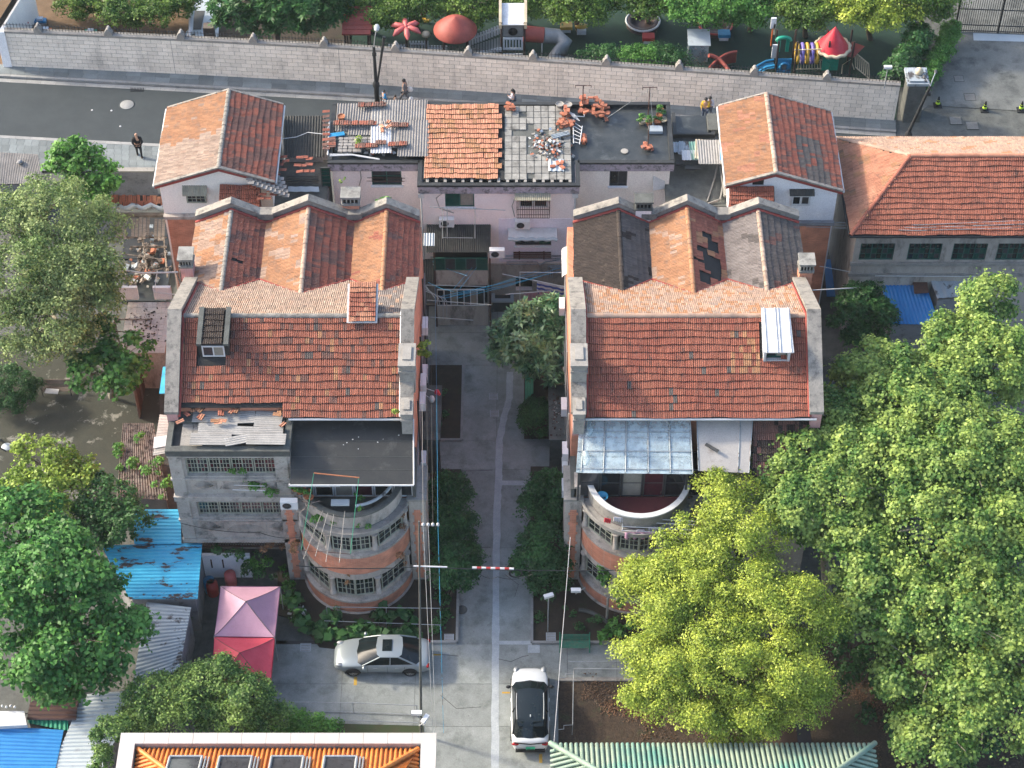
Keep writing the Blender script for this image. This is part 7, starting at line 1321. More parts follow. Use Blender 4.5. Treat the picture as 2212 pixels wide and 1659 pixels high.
# rusty corrugated roof with creepers
shed('rotting brown corrugated roof overgrown with creepers left of the grey bay', [(252,1075),(362,1080),(332,914),(265,914)], 3.0, 3.1, 'planks', 18, box=False, amp=.03)
m = M(); q = [P(330,984,8.2), P(362,978,8.2), P(368,898,8.4), P(345,895,8.4)]; t = thing('awning', 'striped white and brown corrugated awning at the left edge of the grey bay roof', 'awning', q[0]); obj('sheet', M().corr(q[3], q[0], q[1], q[2], 14, .02), MATS['asbestos_l'], t); obj('white_sheet', M().slab(P(331,968,8.3),P(360,963,8.3),P(362,940,8.35),P(333,944,8.35), .03), MATS['whitepaint'], t)
t = thing('awning', 'sky blue plastic awning on the outer wall of the left terrace', 'awning', P(352,830,6)); obj('sheet', M().slab(P(344,850,6.0),P(364,849,6.0),P(367,792,6.2),P(352,792,6.2), .05), MATS['bluesheet'], t)
t = thing('brown_fence', 'tall rusty brown sheet fence running beside the left yard', 'fence', P(305,850)); a, b_ = P(300,905,0), P(330,740,0); 
for i in range(14): p = a.lerp(b_, i/14); q = a.lerp(b_, (i+.92)/14); obj('fence_sheet', M().extr([(p.x,p.y,0),(q.x,q.y,0),(q.x,q.y,2.3+random.uniform(-.1,.1)),(p.x,p.y,2.3)], (.06,0,0)), MATS['rust' if i % 3 else 'oldwood'], t)
# small roof terrace with white tiles
zt3 = 3.0; A = rect_px(258,652,372,762,zt3); t = thing('tiled_terrace', 'small roof terrace with cracked white floor tiles left of the left terrace', 'terrace', (A[0], A[1], 0)); obj('wall', M().box((A[0],A[1],0),(A[2],A[3],zt3-.05)), MATS['dirtywall'], t)
nx, ny = 9, 9; sx, sy = (A[2]-A[0])/nx, (A[3]-A[1])/ny; me = mesh_of('floor_tile', M().box((.008,.008,0),(sx-.008,sy-.008,.03)), MATS['whitetile'], (0,0,0))
for i in range(nx):
    for j in range(ny): inst('floor_tile', me, Matrix.Translation((A[0]+i*sx, A[1]+j*sy, zt3-.05)), t)
for x0, x1 in ((260,300),(334,372)): a = P(x0,647,zt3); b_ = P(x1,647,zt3); obj('parapet', M().box((a.x,a.y,zt3),(b_.x,a.y+.18,zt3+.95)), MATS['whitewall'], t)
A2 = rect_px(262,560,372,650,.2); obj('lower_floor', M().box((A2[0],A2[1],0),(A2[2],A2[3],.2)), MATS['bitumen_wet'], t)
m = M(); m.tube([P(257,592,4.6),P(250,660,4.2)],.04,5).tube([P(262,583,4.9),P(310,590,4.8),P(385,588,4.9)],.05,5).tube([P(340,584,4.9),P(333,632,4.2),P(378,636,4.2)],.03,5); obj('pipe_frame', m, MATS['whitepaint'], t)
t = thing('timber_frame', 'collapsed timber and window frame hut beside the fig tree', 'hut', P(290,720)); m = M(); c_ = [P(247,743,2.8),P(322,748,2.8),P(326,690,3.0),P(247,690,3.0)]; m.tube(c_+[c_[0]],.06,5).tube([P(284,745,2.8),P(287,690,3.0)],.04,5).tube([P(247,716,2.9),P(324,718,2.9)],.04,5); [m.tube([q, V((q.x,q.y,0))], .06, 5) for q in c_]; obj('beams', m, MATS['planks'], t); obj('broken_pane', M().slab(P(290,715,2.8),P(314,716,2.8),P(314,697,2.9),P(300,698,2.9), .03), MATS['glass_g'], t)
t = thing('ruined_shed', 'ruined shed of grey planks with open gaps left of the brick wall', 'shed', P(300,520))
for i in range(13):
    if i in (3, 9): continue
    x = 250+i*8.2; a, b_ = P(x,514+random.uniform(-8,10),3.0), P(x+2,472+random.uniform(-3,3),3.2); obj('plank', M().slab(a, a+V((.17,0,0)), b_+V((.17,0,0)), b_, .04), MATS['oldwood'], t)
obj('beam', M().box(tuple(P(248,515,2.9)), tuple(P(360,511,3.05))).box(tuple(P(282,535,2.7)), tuple(P(360,532,2.85))), MATS['planks'], t); A = rect_px(262,560,372,470,.05); obj('dark_floor', M().box((A[0],A[1],0),(A[2],A[3],.1)), MATS['bitumen'], t)
t = thing('broken_roof', 'strip of broken orange tiled roof with a torn grey sheet beneath the concrete wall', 'roof', P(290,440)); Tr = Tiles(); a, b_ = P(228,450,3.3), P(352,450,3.3); u_ = P(230,422,3.9); r_ = obj('roof', M().slab(a, b_, (b_.x,u_.y,3.9), (a.x,u_.y,3.9), .06), MATS['underlay'], t); W = V((0,u_.y-a.y,.6)); Tr.patch(r_, a, (1,0,0), W, [(0,0),(b_.x-a.x,0),(b_.x-a.x,W.length),(0,W.length)], .205, .36, mixo('tile_red','tile_hall',.3), skip=lambda u, v: random.random() < .06, jit=.05); Tr.done()
m = M(); m.tube([P(226+i*10, 447+4*math.sin(i*1.7), 3.5) for i in range(14)], [.1+.08*abs(math.sin(i*2.3)) for i in range(14)], 6); obj('torn_sheet', m, MATS['greysheet'], t)
obj('ledge', M().box(tuple(P(236,470,3.0)), tuple(P(354,459,3.2))), MATS['oldwood'], t)
t = thing('yard_wall', 'bare grey concrete yard wall beside the pavement', 'wall', P(290,418)); a, b_ = PY(215,366,P(0,420,.0).y), PY(334,372,P(0,420,0).y); obj('face', M().box((a.x,a.y-.1,0),(b_.x,a.y+.12,a.z-.1)), MATS['greywall'], t); obj('coping', M().box((a.x,a.y-.16,a.z-.1),(b_.x,a.y+.18,a.z)), MATS['conc_light'], t)
shed('grey fine ribbed corrugated roof at the left edge below the pavement', [(-60,400),(95,395),(82,333),(-60,326)], 3.0, 3.4, 'asbestos', 40, box=False, amp=.02)
tag(obj('roof_stone', M().ball(P(43,350,3.4), .2, 7, sz=.6), MATS['greywall']), 'grey stone weighing down the ribbed roof at the left edge', 'stone')
def bench(p, rot, label, mt, n=5, w_=1.5, iron='blacksteel'):
    t = thing('bench', label, 'bench', p); R2 = Matrix.Translation(p) @ Matrix.Rotation(rot, 4, 'Z')
    for i in range(n): obj('seat_slat', M().obox(None, (w_,.075,.03), mat=R2 @ Matrix.Translation((0,-.05-i*.095,.43))), MATS[mt], t)
    for i in range(n-1): obj('back_slat', M().obox(None, (w_,.03,.075), mat=R2 @ Matrix.Translation((0,.03+i*.02,.50+i*.095)) @ Matrix.Rotation(-.2, 4, 'X')), MATS[mt], t)
    for s_ in (-1, 1):
        m = M(); f = lambda x, y, z: R2 @ V((x, y, z)); x = s_*(w_/2+.03); m.tube([f(x,-.45,0), f(x,-.45,.62), f(x,0,.64)], .03, 5).tube([f(x,.12,0), f(x,.02,.4), f(x,.12,.95)], .03, 5).tube([f(x,-.45,.40), f(x,.03,.40)], .03, 5); obj('side_frame', m, MATS[iron], t)
    return t
bench(P(1241,1406)+V((0,.3,.08)), 0, 'green slatted bench on the side path right of the alley', 'oldpaint', iron='green_paint', w_=1.45); bench(P(126,850)+V((0,.2,.05)), 0, 'brown slatted bench in the lichen covered court', 'oldwood', w_=1.55)
tag(obj('newspaper', M().obox(P(112,845,.55), (.75,.35,.03), -.1), MATS['whitepaint']), 'crumpled white paper lying on the brown bench', 'paper')
m = M().tube([P(0,950,0),P(2,950,3.5)],.06,6).tube([P(-10,962,3.0),P(14,975,2.6)],.04,5); tag(obj('yard_post', m, MATS['blacksteel']), 'dark post with a cross arm at the left edge', 'post'); tag(obj('white_dish', M().lathe(P(14,965,2.4), [(.28,0),(.2,.05),(.001,.06)], 14), MATS['palesheet']), 'small pale dish beside the dark post', 'dish')
# side yard right
m = M(); a = P(1720,1600,1.6); m.extr([(a.x-.75,a.y-.3,1.5),(a.x,a.y-.3,2.0),(a.x+.75,a.y-.3,1.5)], (0,1.2,0)); t = thing('kiosk', 'small brown pitched box among the trees behind the green pavilion', 'box', (a.x,a.y,0)); obj('roof', m, MATS['brownsheet'], t); obj('box_body', M().box((a.x-.55,a.y-.2,0),(a.x+.55,a.y+.7,1.49)), MATS['brownsheet'], t)
p = P(1310,1345); tag(obj('sapling_stake', M().tube([p+V((0,0,.0)), p+V((0,0,2.2))], .07, 6), MATS['conc_light']), 'pale concrete stake in the right planting bed', 'stake')
m = M(); m.tube([P(1250+i*9,1318+ (i**2)*.55,.35) for i in range(8)], .12, 5); tag(obj('curved_edge', m, MATS['conc_dark']), 'curved concrete edging in the right planting bed', 'edging')
# ================================================================ FOREGROUND ROOFS
zf = 7.0; t = thing('orange_tiled_building', 'building at the bottom with an orange ribbed tile roof and white stone parapet', 'building', P(580,1640,0)); oA = rect_px(215,1583,943,1900,zf); x0, y1, x1 = oA[0], P(0,1583,zf).y, oA[2]; y0 = y1-10; wdt = P(0,1583,zf).y-P(0,1606,zf).y+.0
obj('wall', M().box((x0+.1,y0,0),(x1-.1,y1-.1,zf-.5)), MATS['whitestone'], t); pw = .70
n = 13
for i in range(n): a = x0+(x1-x0)*i/n; obj('parapet_stone', M().box((a+.006,y1-.56,zf-.45),(a+(x1-x0)/n-.006,y1,zf)), MATS['whitestone'], t)
for i in range(5): obj('parapet_stone', M().box((x0,y1-.56-(i+1)*1.9+.012,zf-.45),(x0+pw,y1-.56-i*1.9,zf)), MATS['whitestone'], t); obj('parapet_stone', M().box((x1-pw,y1-.56-(i+1)*1.9+.012,zf-.45),(x1,y1-.56-i*1.9,zf)), MATS['whitestone'], t)
ix0, ix1, iy = x0+pw+.12, x1-pw-.12, y1-.56-.12; sl = .5; ze = zf-.35; obj('gutter_floor', M().box((x0+pw,y0,ze-.3),(x1-pw,y1-.56,ze-.15)), MATS['palesheet'], t)
yr = y0; dd = (iy-y0); m = M(); m.add([(ix0,iy,ze),(ix1,iy,ze),(ix1-dd,y0,ze+dd*sl),(ix0+dd,y0,ze+dd*sl)], [(0,3,2,1)]).add([(ix0,iy,ze),(ix0+dd,y0,ze+dd*sl),(ix0,y0,ze)], [(0,2,1)]).add([(ix1,iy,ze),(ix1,y0,ze),(ix1-dd,y0,ze+dd*sl)], [(0,2,1)]); rf = obj('roof', m, MATS['orangetile'], t)
k = int((ix1-ix0)/.215)
for i in range(k):
    x = ix0+.1+i*.215; L = min(dd, x-ix0, ix1-x); L = max(.25, L)
    obj('tile_rib', M().tube([(x,iy+.05,ze+.02),(x,iy-L,ze+.02+L*sl)], .075, 6), MATS['orangetile'], rf)
for i in range(int(dd/.215)):
    y = iy-.1-i*.215; L = iy-y
    for xx, s_ in ((ix0, 1), (ix1, -1)): obj('side_tile_rib', M().tube([(xx-.03*s_,y,ze+.02),(xx+s_*L,y,ze+.02+L*sl)], .075, 6), MATS['orangetile'], rf)
for xx, s_ in ((ix0, 1), (ix1, -1)):
    for i in range(22): a = V((xx+s_*i*.22, iy-i*.22, ze+.1+i*.22*sl)); b_ = V((xx+s_*(i+1.1)*.22, iy-(i+1.1)*.22, ze+.1+(i+1.1)*.22*sl)); obj('hip_tile', M().tube([a, b_], [.13,.10], 7), MATS['orangetile'], rf)
for px_ in (400,508,620,735):
    a = P(px_-38,1665,8.0); cx_ = P(px_,1637,7.5).x; yy = P(px_,1633,7.3).y; zz = ze+(iy-yy)*sl+.12; wv = .72; d_ = thing('skylight', ['leftmost grey skylight window in the orange roof','second grey skylight from the left in the orange roof','third grey skylight from the left in the orange roof','rightmost grey skylight in the orange roof'][(400,508,620,735).index(px_)], 'skylight', (cx_,yy,zz), 'skylights in the orange roof')
    q = [V((cx_-wv,yy-1.6,zz+1.6*sl)), V((cx_+wv,yy-1.6,zz+1.6*sl)), V((cx_+wv,yy,zz)), V((cx_-wv,yy,zz))]; obj('glass', M().slab(*[p_+V((0,0,.1)) for p_ in q], .06), MATS['glass2'], d_)
    m = M(); 
    for a_, b2 in ((q[2],q[3]),(q[3],q[0]),(q[1],q[2])): m.tube([a_+V((0,0,.14)), b2+V((0,0,.14))], .07, 4)
    m.tube([q[1]+V((.16,0,.1)), q[2]+V((.16,0,.1))], .05, 4).tube([q[1]+V((.30,0,.06)), q[2]+V((.30,0,.06))], .05, 4); obj('frame', m, MATS['steel'], d_)
zg = 4.0; t = thing('green_pavilion', 'pavilion roof of pale green half round glazed ribs at the bottom right', 'pavilion', P(1540,1650,0)); gx0, gx1, gy = P(1195,1612,zg).x, P(1884,1612,zg).x, P(0,1612,zg).y; dd = 6; sg = .5
m = M().add([(gx0,gy,zg-.08),(gx1,gy,zg-.08),(gx1-dd,gy-dd,zg+dd*sg-.08),(gx0+dd,gy-dd,zg+dd*sg-.08)], [(0,3,2,1)]).add([(gx0,gy,zg-.08),(gx0+dd,gy-dd,zg+dd*sg-.08),(gx0,gy-dd*2,zg-.08)], [(0,2,1)]).add([(gx1,gy,zg-.08),(gx1,gy-dd*2,zg-.08),(gx1-dd,gy-dd,zg+dd*sg-.08)], [(0,2,1)]); rf = obj('roof', m, MATS['greentile'], t)
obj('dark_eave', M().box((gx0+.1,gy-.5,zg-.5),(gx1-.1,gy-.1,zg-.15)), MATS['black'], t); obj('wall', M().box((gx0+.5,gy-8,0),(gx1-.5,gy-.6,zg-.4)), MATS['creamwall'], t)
k = 62
for i in range(k):
    x = gx0+.12+(gx1-gx0-.24)*i/(k-1); L = max(.3, min(dd, x-gx0, gx1-x)); obj('glazed_rib', M().tube([(x,gy+.16,zg-.07),(x,gy-L,zg+L*sg)], .095, 8), MATS['greentile'], rf)
for i in range(14):
    y = gy-.25-i*.26; L = gy-y
    for xx, s_ in ((gx0, 1), (gx1, -1)): obj('side_rib', M().tube([(xx-.12*s_,y,zg-.06),(xx+s_*L,y,zg+L*sg)], .09, 8), MATS['greentile'], rf)
for xx, s_ in ((gx0, 1), (gx1, -1)): obj('hip_ridge', M().tube([V((xx-s_*.15, gy+.15, zg+.05)), V((xx+s_*dd, gy-dd, zg+dd*sg+.12))], .14, 8), MATS['greentile'], rf)
# ================================================================ CARS
def loft(rings, m, mi=0, sm=True):
    n = len(rings[0]); vs = [p for r_ in rings for p in r_]; m.add(vs, [(i*n+j, i*n+(j+1)%n, (i+1)*n+(j+1)%n, (i+1)*n+j) for i in range(len(rings)-1) for j in range(n)], mi, sm)
    m.add(rings[0], [tuple(range(n))[::-1]], mi, sm); m.add(rings[-1], [tuple(range(n))], mi, sm); return m
def car(label, cat, loc, rot, Lc, Wc, prof, cab, paint, roofmat, suv=False):
    """x forward; prof: (x, half width, belt z, top z); cab: xs of windscreen base, roof front, roof rear, rear glass base, roof z, half width at base, half width at roof"""
    t = thing('parked_car', label, cat, (0,0,0)); H2 = Wc/2
    def ring(x, w_, zb, zt, z0=.22): return [(x,-w_*.86,z0),(x,-w_*.98,z0+.12),(x,-w_,(z0+zb)*.5+.08),(x,-w_*.975,zb-.06),(x,-w_*.90,zb),(x,-w_*.62,zt-.012),(x,-w_*.25,zt),(x,w_*.25,zt),(x,w_*.62,zt-.012),(x,w_*.90,zb),(x,w_*.975,zb-.06),(x,w_,(z0+zb)*.5+.08),(x,w_*.98,z0+.12),(x,w_*.86,z0)]
    m = loft([ring(*p) for p in prof], M()); b_ = obj('body', m, MATS[paint], t); mod = b_.modifiers.new('s', 'SUBSURF'); mod.levels = 1; mod.render_levels = 2
    xw, xf, xr_, xb, zr, wb, wr, zb = cab; zw = [p for p in prof if p[0] <= xw][-1][3]-.0
    def cr(x, w_, z): return [(x,-w_,z-.03),(x,-w_*.8,z),(x,0,z+.035),(x,w_*.8,z),(x,w_,z-.03)]
    zbw = zb-.02
    m = M(); fw = [(xw,0,zbw+.02),(xw-.12,-wb*.78,zbw+.01),(xw-.30,-wb*.97,zbw)] 
    base = [(xw-.34,-wb,zbw),(xw-.1,-wb*.8,zbw+.02),(xw,0,zbw+.04),(xw-.1,wb*.8,zbw+.02),(xw-.34,wb,zbw)]; top = [(xf-.22,-wr,zr-.05),(xf-.06,-wr*.8,zr-.01),(xf,0,zr+.01),(xf-.06,wr*.8,zr-.01),(xf-.22,wr,zr-.05)]
    m.add(base+top, [(i,i+1,5+i+1,5+i) for i in range(4)], 0, True); obj('windscreen', m, MATS['carglass'], t)
    rb = [(xb+.28,-wb*.96,zb+.02),(xb+.06,-wb*.75,zb+.03),(xb,0,zb+.05),(xb+.06,wb*.75,zb+.03),(xb+.28,wb*.96,zb+.02)]; rt = [(xr_+.22,-wr,zr-.05),(xr_+.05,-wr*.8,zr-.01),(xr_,0,zr+.01),(xr_+.05,wr*.8,zr-.01),(xr_+.22,wr,zr-.05)]
    m = M().add(rb+rt, [(i+1,i,5+i,5+i+1) for i in range(4)], 0, True); obj('rear_window', m, MATS['carglass'], t)
    k = 6; R3 = [[lerp(top[j][q], rt[j][q], 1-i/k) if False else lerp(rt[j][q], top[j][q], i/k) + (0.035*math.sin(math.pi*i/k) if q == 2 else 0) for q in range(3)] for i in range(k+1) for j in range(5)]
    m = M().add(R3, [(i*5+j, i*5+j+1, (i+1)*5+j+1, (i+1)*5+j) for i in range(k) for j in range(4)], 0, True); obj('roof', m, MATS[roofmat], t)
    for s_ in (-1, 1):
        q = [(rb[0][0], s_*wb*.965, zb+.02), (base[0][0], s_*wb, zbw), (top[0][0], s_*wr, zr-.05), (rt[0][0], s_*wr, zr-.05)]
        c_ = V((sum(a[0] for a in q)/4, s_*(wb+wr)/2, (zb+zr)/2)); m = M().add([V(a)-V((0,s_*.012,0)) for a in q], [(0,1,2,3) if s_ < 0 else (3,2,1,0)]); obj('side_glass', m, MATS['carglass'], t)
        m = M(); pk = .03 if suv else .035; m.tube([q[1], q[2]], pk, 5).tube([V(q[2]), V(q[3])], pk, 5).tube([q[3], q[0]], pk*1.3, 5); xm = (q[2][0]+q[3][0])/2-.05; m.tube([(xm+.02,s_*wb*.99,zb),(xm,s_*wr,zr-.05)], .022, 5); obj('pillars', m, MATS['clothblack' if suv else paint], t)
        obj('window_trim', M().tube([q[0], q[1]], .018, 4), MATS['steel'], t)
        mx_ = xw-.42; obj('mirror', M().ball((mx_, s_*(H2+.12), zb+.04), .13, 8, sx=.7, sy=1.0, sz=.65), MATS[paint if not suv else 'clothblack'], t)
        for xh in ((.35,-.75) if not suv else (.3,-.8)): obj('door_handle', M().obox((xh, s_*(H2-.0), zb-.16), (.2,.05,.035)), MATS['steel' if not suv else 'whitecar'], t)
        m = M(); [m.tube([(x,s_*(H2-.004),.35),(x+.02,s_*(H2-.012),zb-.05)], .007, 4) for x in (.72,-.28,-1.15)]; obj('door_gap', m, MATS['clothblack'], t)
        xt = -Lc/2+.16; obj('tail_lamp', M().ball((xt, s_*(H2-.22), zb-.16), .2, 8, sx=.5, sy=1.0, sz=.42), MATS['taillight'], t); obj('head_lamp', M().ball((Lc/2-.30, s_*(H2-.26), zb-.20), .2, 8, sx=1.1, sy=.7, sz=.4), MATS['steel'], t)
    wbse = Lc*.585/2
    for sx_ in (-1, 1):
        for s_ in (-1, 1):
            cx_, cy_ = sx_*wbse+.04, s_*(H2-.13); ty = M()
            prof_w = [(.21,-.11),(.30,-.12),(.335,-.08),(.335,.08),(.30,.12),(.21,.11)]; n = 20; vs = [(cx_+r_*math.cos(2*math.pi*j/n), cy_+y_, .335+r_*math.sin(2*math.pi*j/n)) for r_, y_ in prof_w for j in range(n)]; ty.add(vs, [(i*n+j,(i+1)*n+j,(i+1)*n+(j+1)%n,i*n+(j+1)%n) for i in range(5) for j in range(n)], 0, True)
            wh = obj('wheel', ty, MATS['tyre'], t); rm = M(); yo = cy_+s_*.095
            for j in range(10): a = 2*math.pi*j/10; rm.tube([(cx_,yo+s_*.01,.335),(cx_+.21*math.cos(a),yo,.335+.21*math.sin(a))], .02, 4)
            rm.tube([(cx_+.21*math.cos(a),yo,.335+.21*math.sin(a)) for a in [2*math.pi*j/20 for j in range(21)]], .018, 4); obj('rim', rm, MATS['rim'], wh)
            m = M(); m.tube([(cx_+.37*math.cos(a),s_*(H2-.01),.335+.37*math.sin(a)) for a in [math.pi*j/12 for j in range(13)]], .03, 4); m.add([(cx_,s_*(H2-.008),.335)]+[(cx_+.37*math.cos(a),s_*(H2-.008),.335+.37*math.sin(a)) for a in [math.pi*j/12 for j in range(13)]], [(0,j,j+1) for j in range(1,13)]); obj('wheel_arch', m, MATS['clothblack'], t)
    t.location = loc; t.rotation_euler = (0,0,rot); return t, obj
lc = P(828,1440); c1, _ = car('silver saloon car with a sunroof parked across the yard', 'car', (lc.x, P(0,1464).y+.92, .07), math.pi, 4.9, 1.84,
    [(-2.43,.62,.66,.72),(-2.36,.78,.84,.93),(-2.1,.88,.92,1.00),(-1.6,.91,.94,1.02),(-.8,.92,.94,.96),(.3,.92,.93,.95),(1.0,.91,.92,.98),(1.6,.89,.86,.95),(2.1,.83,.74,.83),(2.36,.70,.62,.68),(2.45,.5,.52,.56)],
    (1.32,.30,-1.05,-1.95,1.43,.86,.66,.93), 'silverpaint', 'silverpaint')
obj('sunroof', M().slab((-.50,-.34,1.50),(-.02,-.34,1.49),(-.02,.34,1.49),(-.50,.34,1.50), .04), MATS['carglass'], c1); pass
obj('rear_shelf_things', M().ball((-1.5,.3,1.0),.22,8,sz=.5), MATS['bluecloth'], c1)
ya, yb_ = P(1145,1440,.75).y, P(1145,1622,.55).y; c2, _ = car('white crossover car with a black glass roof and green plate parked in the alley', 'car', (P(1145,1540,0.5).x, (ya+yb_)/2, .07), math.pi/2, ya-yb_, 1.90,
    [(-2.30,.66,.70,.78),(-2.22,.84,.92,1.02),(-1.9,.93,1.03,1.12),(-1.3,.95,1.03,1.1),(-.5,.95,1.02,1.05),(.4,.95,1.01,1.04),(1.0,.94,1.0,1.07),(1.6,.92,.95,1.04),(2.0,.86,.84,.93),(2.22,.72,.72,.78),(2.32,.5,.58,.62)],
    (1.35,.50,-1.45,-2.05,1.62,.89,.72,1.02), 'whitecar', 'carglass', suv=True)
for s_ in (-1, 1): obj('roof_rail', M().tube([(.2,s_*.66,1.63),(-.5,s_*.67,1.67),(-1.3,s_*.65,1.63)], .022, 5), MATS['steel'], c2)
obj('aerial', M().obox((-1.15,0,1.69), (.12,.04,.07)), MATS['whitecar'], c2); obj('spoiler', M().slab((-1.62,-.62,1.50),(-1.30,-.64,1.64),(-1.30,.64,1.64),(-1.62,.62,1.50), .05), MATS['carglass'], c2)
Lh = (ya-yb_)/2; obj('number_plate', M().box((-Lh-.03,-.22,.62),(-Lh+.06,.22,.74)), MATS['plate_g'], c2); obj('rear_bumper', M().box((-Lh-.0,-.72,.34),(-Lh+.12,.72,.55)), MATS['clothblack'], c2); obj('light_bar', M().tube([(-Lh+.16,-.78,.96),(-Lh+.05,0,.99),(-Lh+.16,.78,.96)], .035, 6), MATS['clothblack'], c2)
m = M(); rr = random.Random(2)
for i in range(7): m.box((-Lh-.035,-.18+i*.05,.645),(-Lh-.029,-.15+i*.05,.645+rr.uniform(.04,.07)))
obj('plate_characters', m, MATS['clothblack'], c2)

rubble('yard_debris','broken boards and scraps lying in the ruined yard left of the brick wall',262,500,372,640,.25,130,.08,.3,('planks','oldwood','greysheet','loosebrick','conc_light'),.5)
rubble('terrace_debris','dry leaves and grit on the cracked white floor tiles',262,655,370,758,3.0,90,.03,.09,('leaflitter','soil','planks'),.03)
m = M()
for x0,y0,x1,y1,z in ((262,548,350,560,2.2),(268,600,372,575,2.6),(300,470,318,585,2.8),(352,500,362,600,2.4),(262,640,300,598,1.8),(380,585,398,640,4.5),(388,560,392,640,4.0)): m.tube([P(x0,y0,z),P(x1,y1,z)],.05,4)
tag(obj('loose_timbers', m, MATS['planks']), 'loose timbers and poles criss-crossing the ruined yard', 'timber', kind='stuff')
# ================================================================ PLAYGROUND
def PG(x, y, Y): return PY(x, y, Y)
def ground_y(x, y): return P(x, y).y
def playhouse(label, x, y, w_, roofm, kind, top=2.6):
    """x,y: where its base stands in the photo"""
    p = P(x, y); t = thing('playhouse', label, 'playhouse', p, 'toy houses behind the wall')
    for sx, sy in ((-1,-1),(1,-1),(1,1),(-1,1)): obj('post', M().tube([p+V((sx*w_/2,sy*w_/2,0)), p+V((sx*w_/2,sy*w_/2,top))], .07, 6), MATS['p_brown'], t)
    m = M(); f = frame_m(p+V((-w_/2,-w_/2-.04,.1)), (1,0,0), (0,-1,0)); 
    m.box((p.x-w_/2+.08,p.y-w_/2-.06,.15),(p.x+w_/2-.08,p.y-w_/2+.0,.3)).box((p.x-w_/2+.08,p.y-w_/2-.06,.75),(p.x+w_/2-.08,p.y-w_/2,.9)); n = 6
    for i in range(n): x_ = p.x-w_/2+.12+(w_-.3)*i/(n-1); m.box((x_,p.y-w_/2-.05,.301),(x_+.08,p.y-w_/2-.01,.749))
    m.tube([(p.x+w_*.42*math.cos(a),p.y-w_/2-.03,.9+.22*math.sin(a)) for a in [math.pi*i/8 for i in range(9)]], .05, 5); obj('railing_panel', m, MATS['p_white'], t)
    if kind == 'shingle':
        a = V((p.x-w_*.62,p.y-w_*.62,top)); m = M(); 
        for r_ in range(6):
            for c_ in range(7): u0, v0 = c_/7+(.07 if r_ % 2 else 0), r_/6; x0 = a.x+u0*w_*1.24; y0 = a.y+v0*w_*1.3; z0 = top+v0*.75+.04; obj('shingle', M().slab((x0,y0,z0),(x0+.24,y0,z0),(x0+.24,y0+w_*.24,z0+.10),(x0,y0+w_*.24,z0+.10), .05), MATS[roofm], t)
        obj('roof', M().slab(a,(a.x+w_*1.24,a.y,top),(a.x+w_*1.24,a.y+w_*1.3,top+.75),(a.x,a.y+w_*1.3,top+.75), .1), MATS[roofm], t)
    elif kind == 'cone': obj('roof', M().lathe((p.x,p.y,top), [(w_*.95,0),(w_*.95,.08),(w_*.6,.6),(w_*.15,1.0),(.001,1.08)], 24), MATS[roofm], t)
    return t
playhouse('red shingled toy house at the left of the climbing frames', 775, 112, 1.5, 'p_brick', 'shingle', 2.2)
playhouse('toy tower with a round red mushroom roof', 985, 125, 1.5, 'p_brick', 'cone', 2.3)
p = P(880,122); t = thing('toy_palm', 'coral pink star shaped palm canopy on a post', 'palm', p); obj('post', M().tube([p, p+V((0,0,2.3))], .09, 8), MATS['p_brown'], t); c_ = p+V((0,0,2.4))
for i in range(6): a = math.radians(90+i*60+8); d = V((math.cos(a), math.sin(a), 0)); n_ = V((-d.y,d.x,0)); obj('frond', M().tube([c_, c_+d*.3+V((0,0,.08)), c_+d*.75, c_+d*1.05-V((0,0,.18))], [.08,.17,.2,.05], 8), MATS['p_pink'], t)
obj('crown_knob', M().ball(c_+V((0,0,.12)), .13, 8), MATS['p_pink'], t)
for x, y, l in ((860,122,'grey white picket panel below the palm'),(945,125,'grey picket panel with the cream ball left of the mushroom tower'),(905,115,'pale arched panel between the palm and the ball')):
    p = P(x, y); t = thing('picket_panel', l, 'panel', p); m = M(); [m.box((p.x-.6+i*.19,p.y,.1),(p.x-.48+i*.19,p.y+.06,1.0)) for i in range(7)]; m.box((p.x-.6,p.y-.02,.25),(p.x+.66,p.y-.001,.35)).box((p.x-.6,p.y-.02,.75),(p.x+.66,p.y-.001,.85)); obj('pickets', m, MATS['p_white'], t)
p = P(922,118); t = thing('ball_post', 'cream ball on a brown post among the climbing frames', 'post', p); obj('post', M().tube([p, p+V((0,0,1.5))], .07, 6), MATS['p_brown'], t); obj('ball', M().ball(p+V((0,0,1.7)), .3, 12, sz=.75), MATS['p_cream'], t)
p = P(912,50); t = thing('toy_tree_sign', 'pale signboard with a yellow leaf shape at the left of the playground', 'sign', p); obj('board', M().slab(PG(906,58,p.y),PG(916,58,p.y),PG(924,16,p.y+.2),PG(910,18,p.y+.2), .06), MATS['p_grey'], t); obj('leaf_shape', M().ball(PG(918,44,p.y-.4), .45, 8, sx=1, sy=.6, sz=.2), MATS['p_yellow'], t); obj('post', M().tube([p, p+V((0,0,2))], .06, 5), MATS['p_brown'], t)
# rope bridge
y0 = P(0,125).y; t = thing('toy_bridge', 'white slatted arched bridge climbing to the slide tower', 'bridge', P(1048,122)); A0, B0 = PG(1012,90,y0+.9), PG(1084,62,y0+.9); A1, B1 = PG(1012,122,y0-.6), PG(1084,106,y0-.6)
for i in range(12):
    f2 = (i+.5)/12; a = A0.lerp(B0, f2); b_ = A1.lerp(B1, f2); obj('upper_picket', M().obox(a, (.14,.05,.75)), MATS['p_white'], t); obj('lower_picket', M().obox(b_, (.14,.05,.35)), MATS['p_white'], t); obj('tread', M().obox((a+b_)/2-V((0,0,.35)), (.13,1.3,.06)), MATS['p_grey'], t)
obj('handrail', M().tube([A0+V((0,0,.1)), B0+V((0,0,.1))], .05, 5).tube([A1, B1], .05, 5), MATS['p_white'], t)
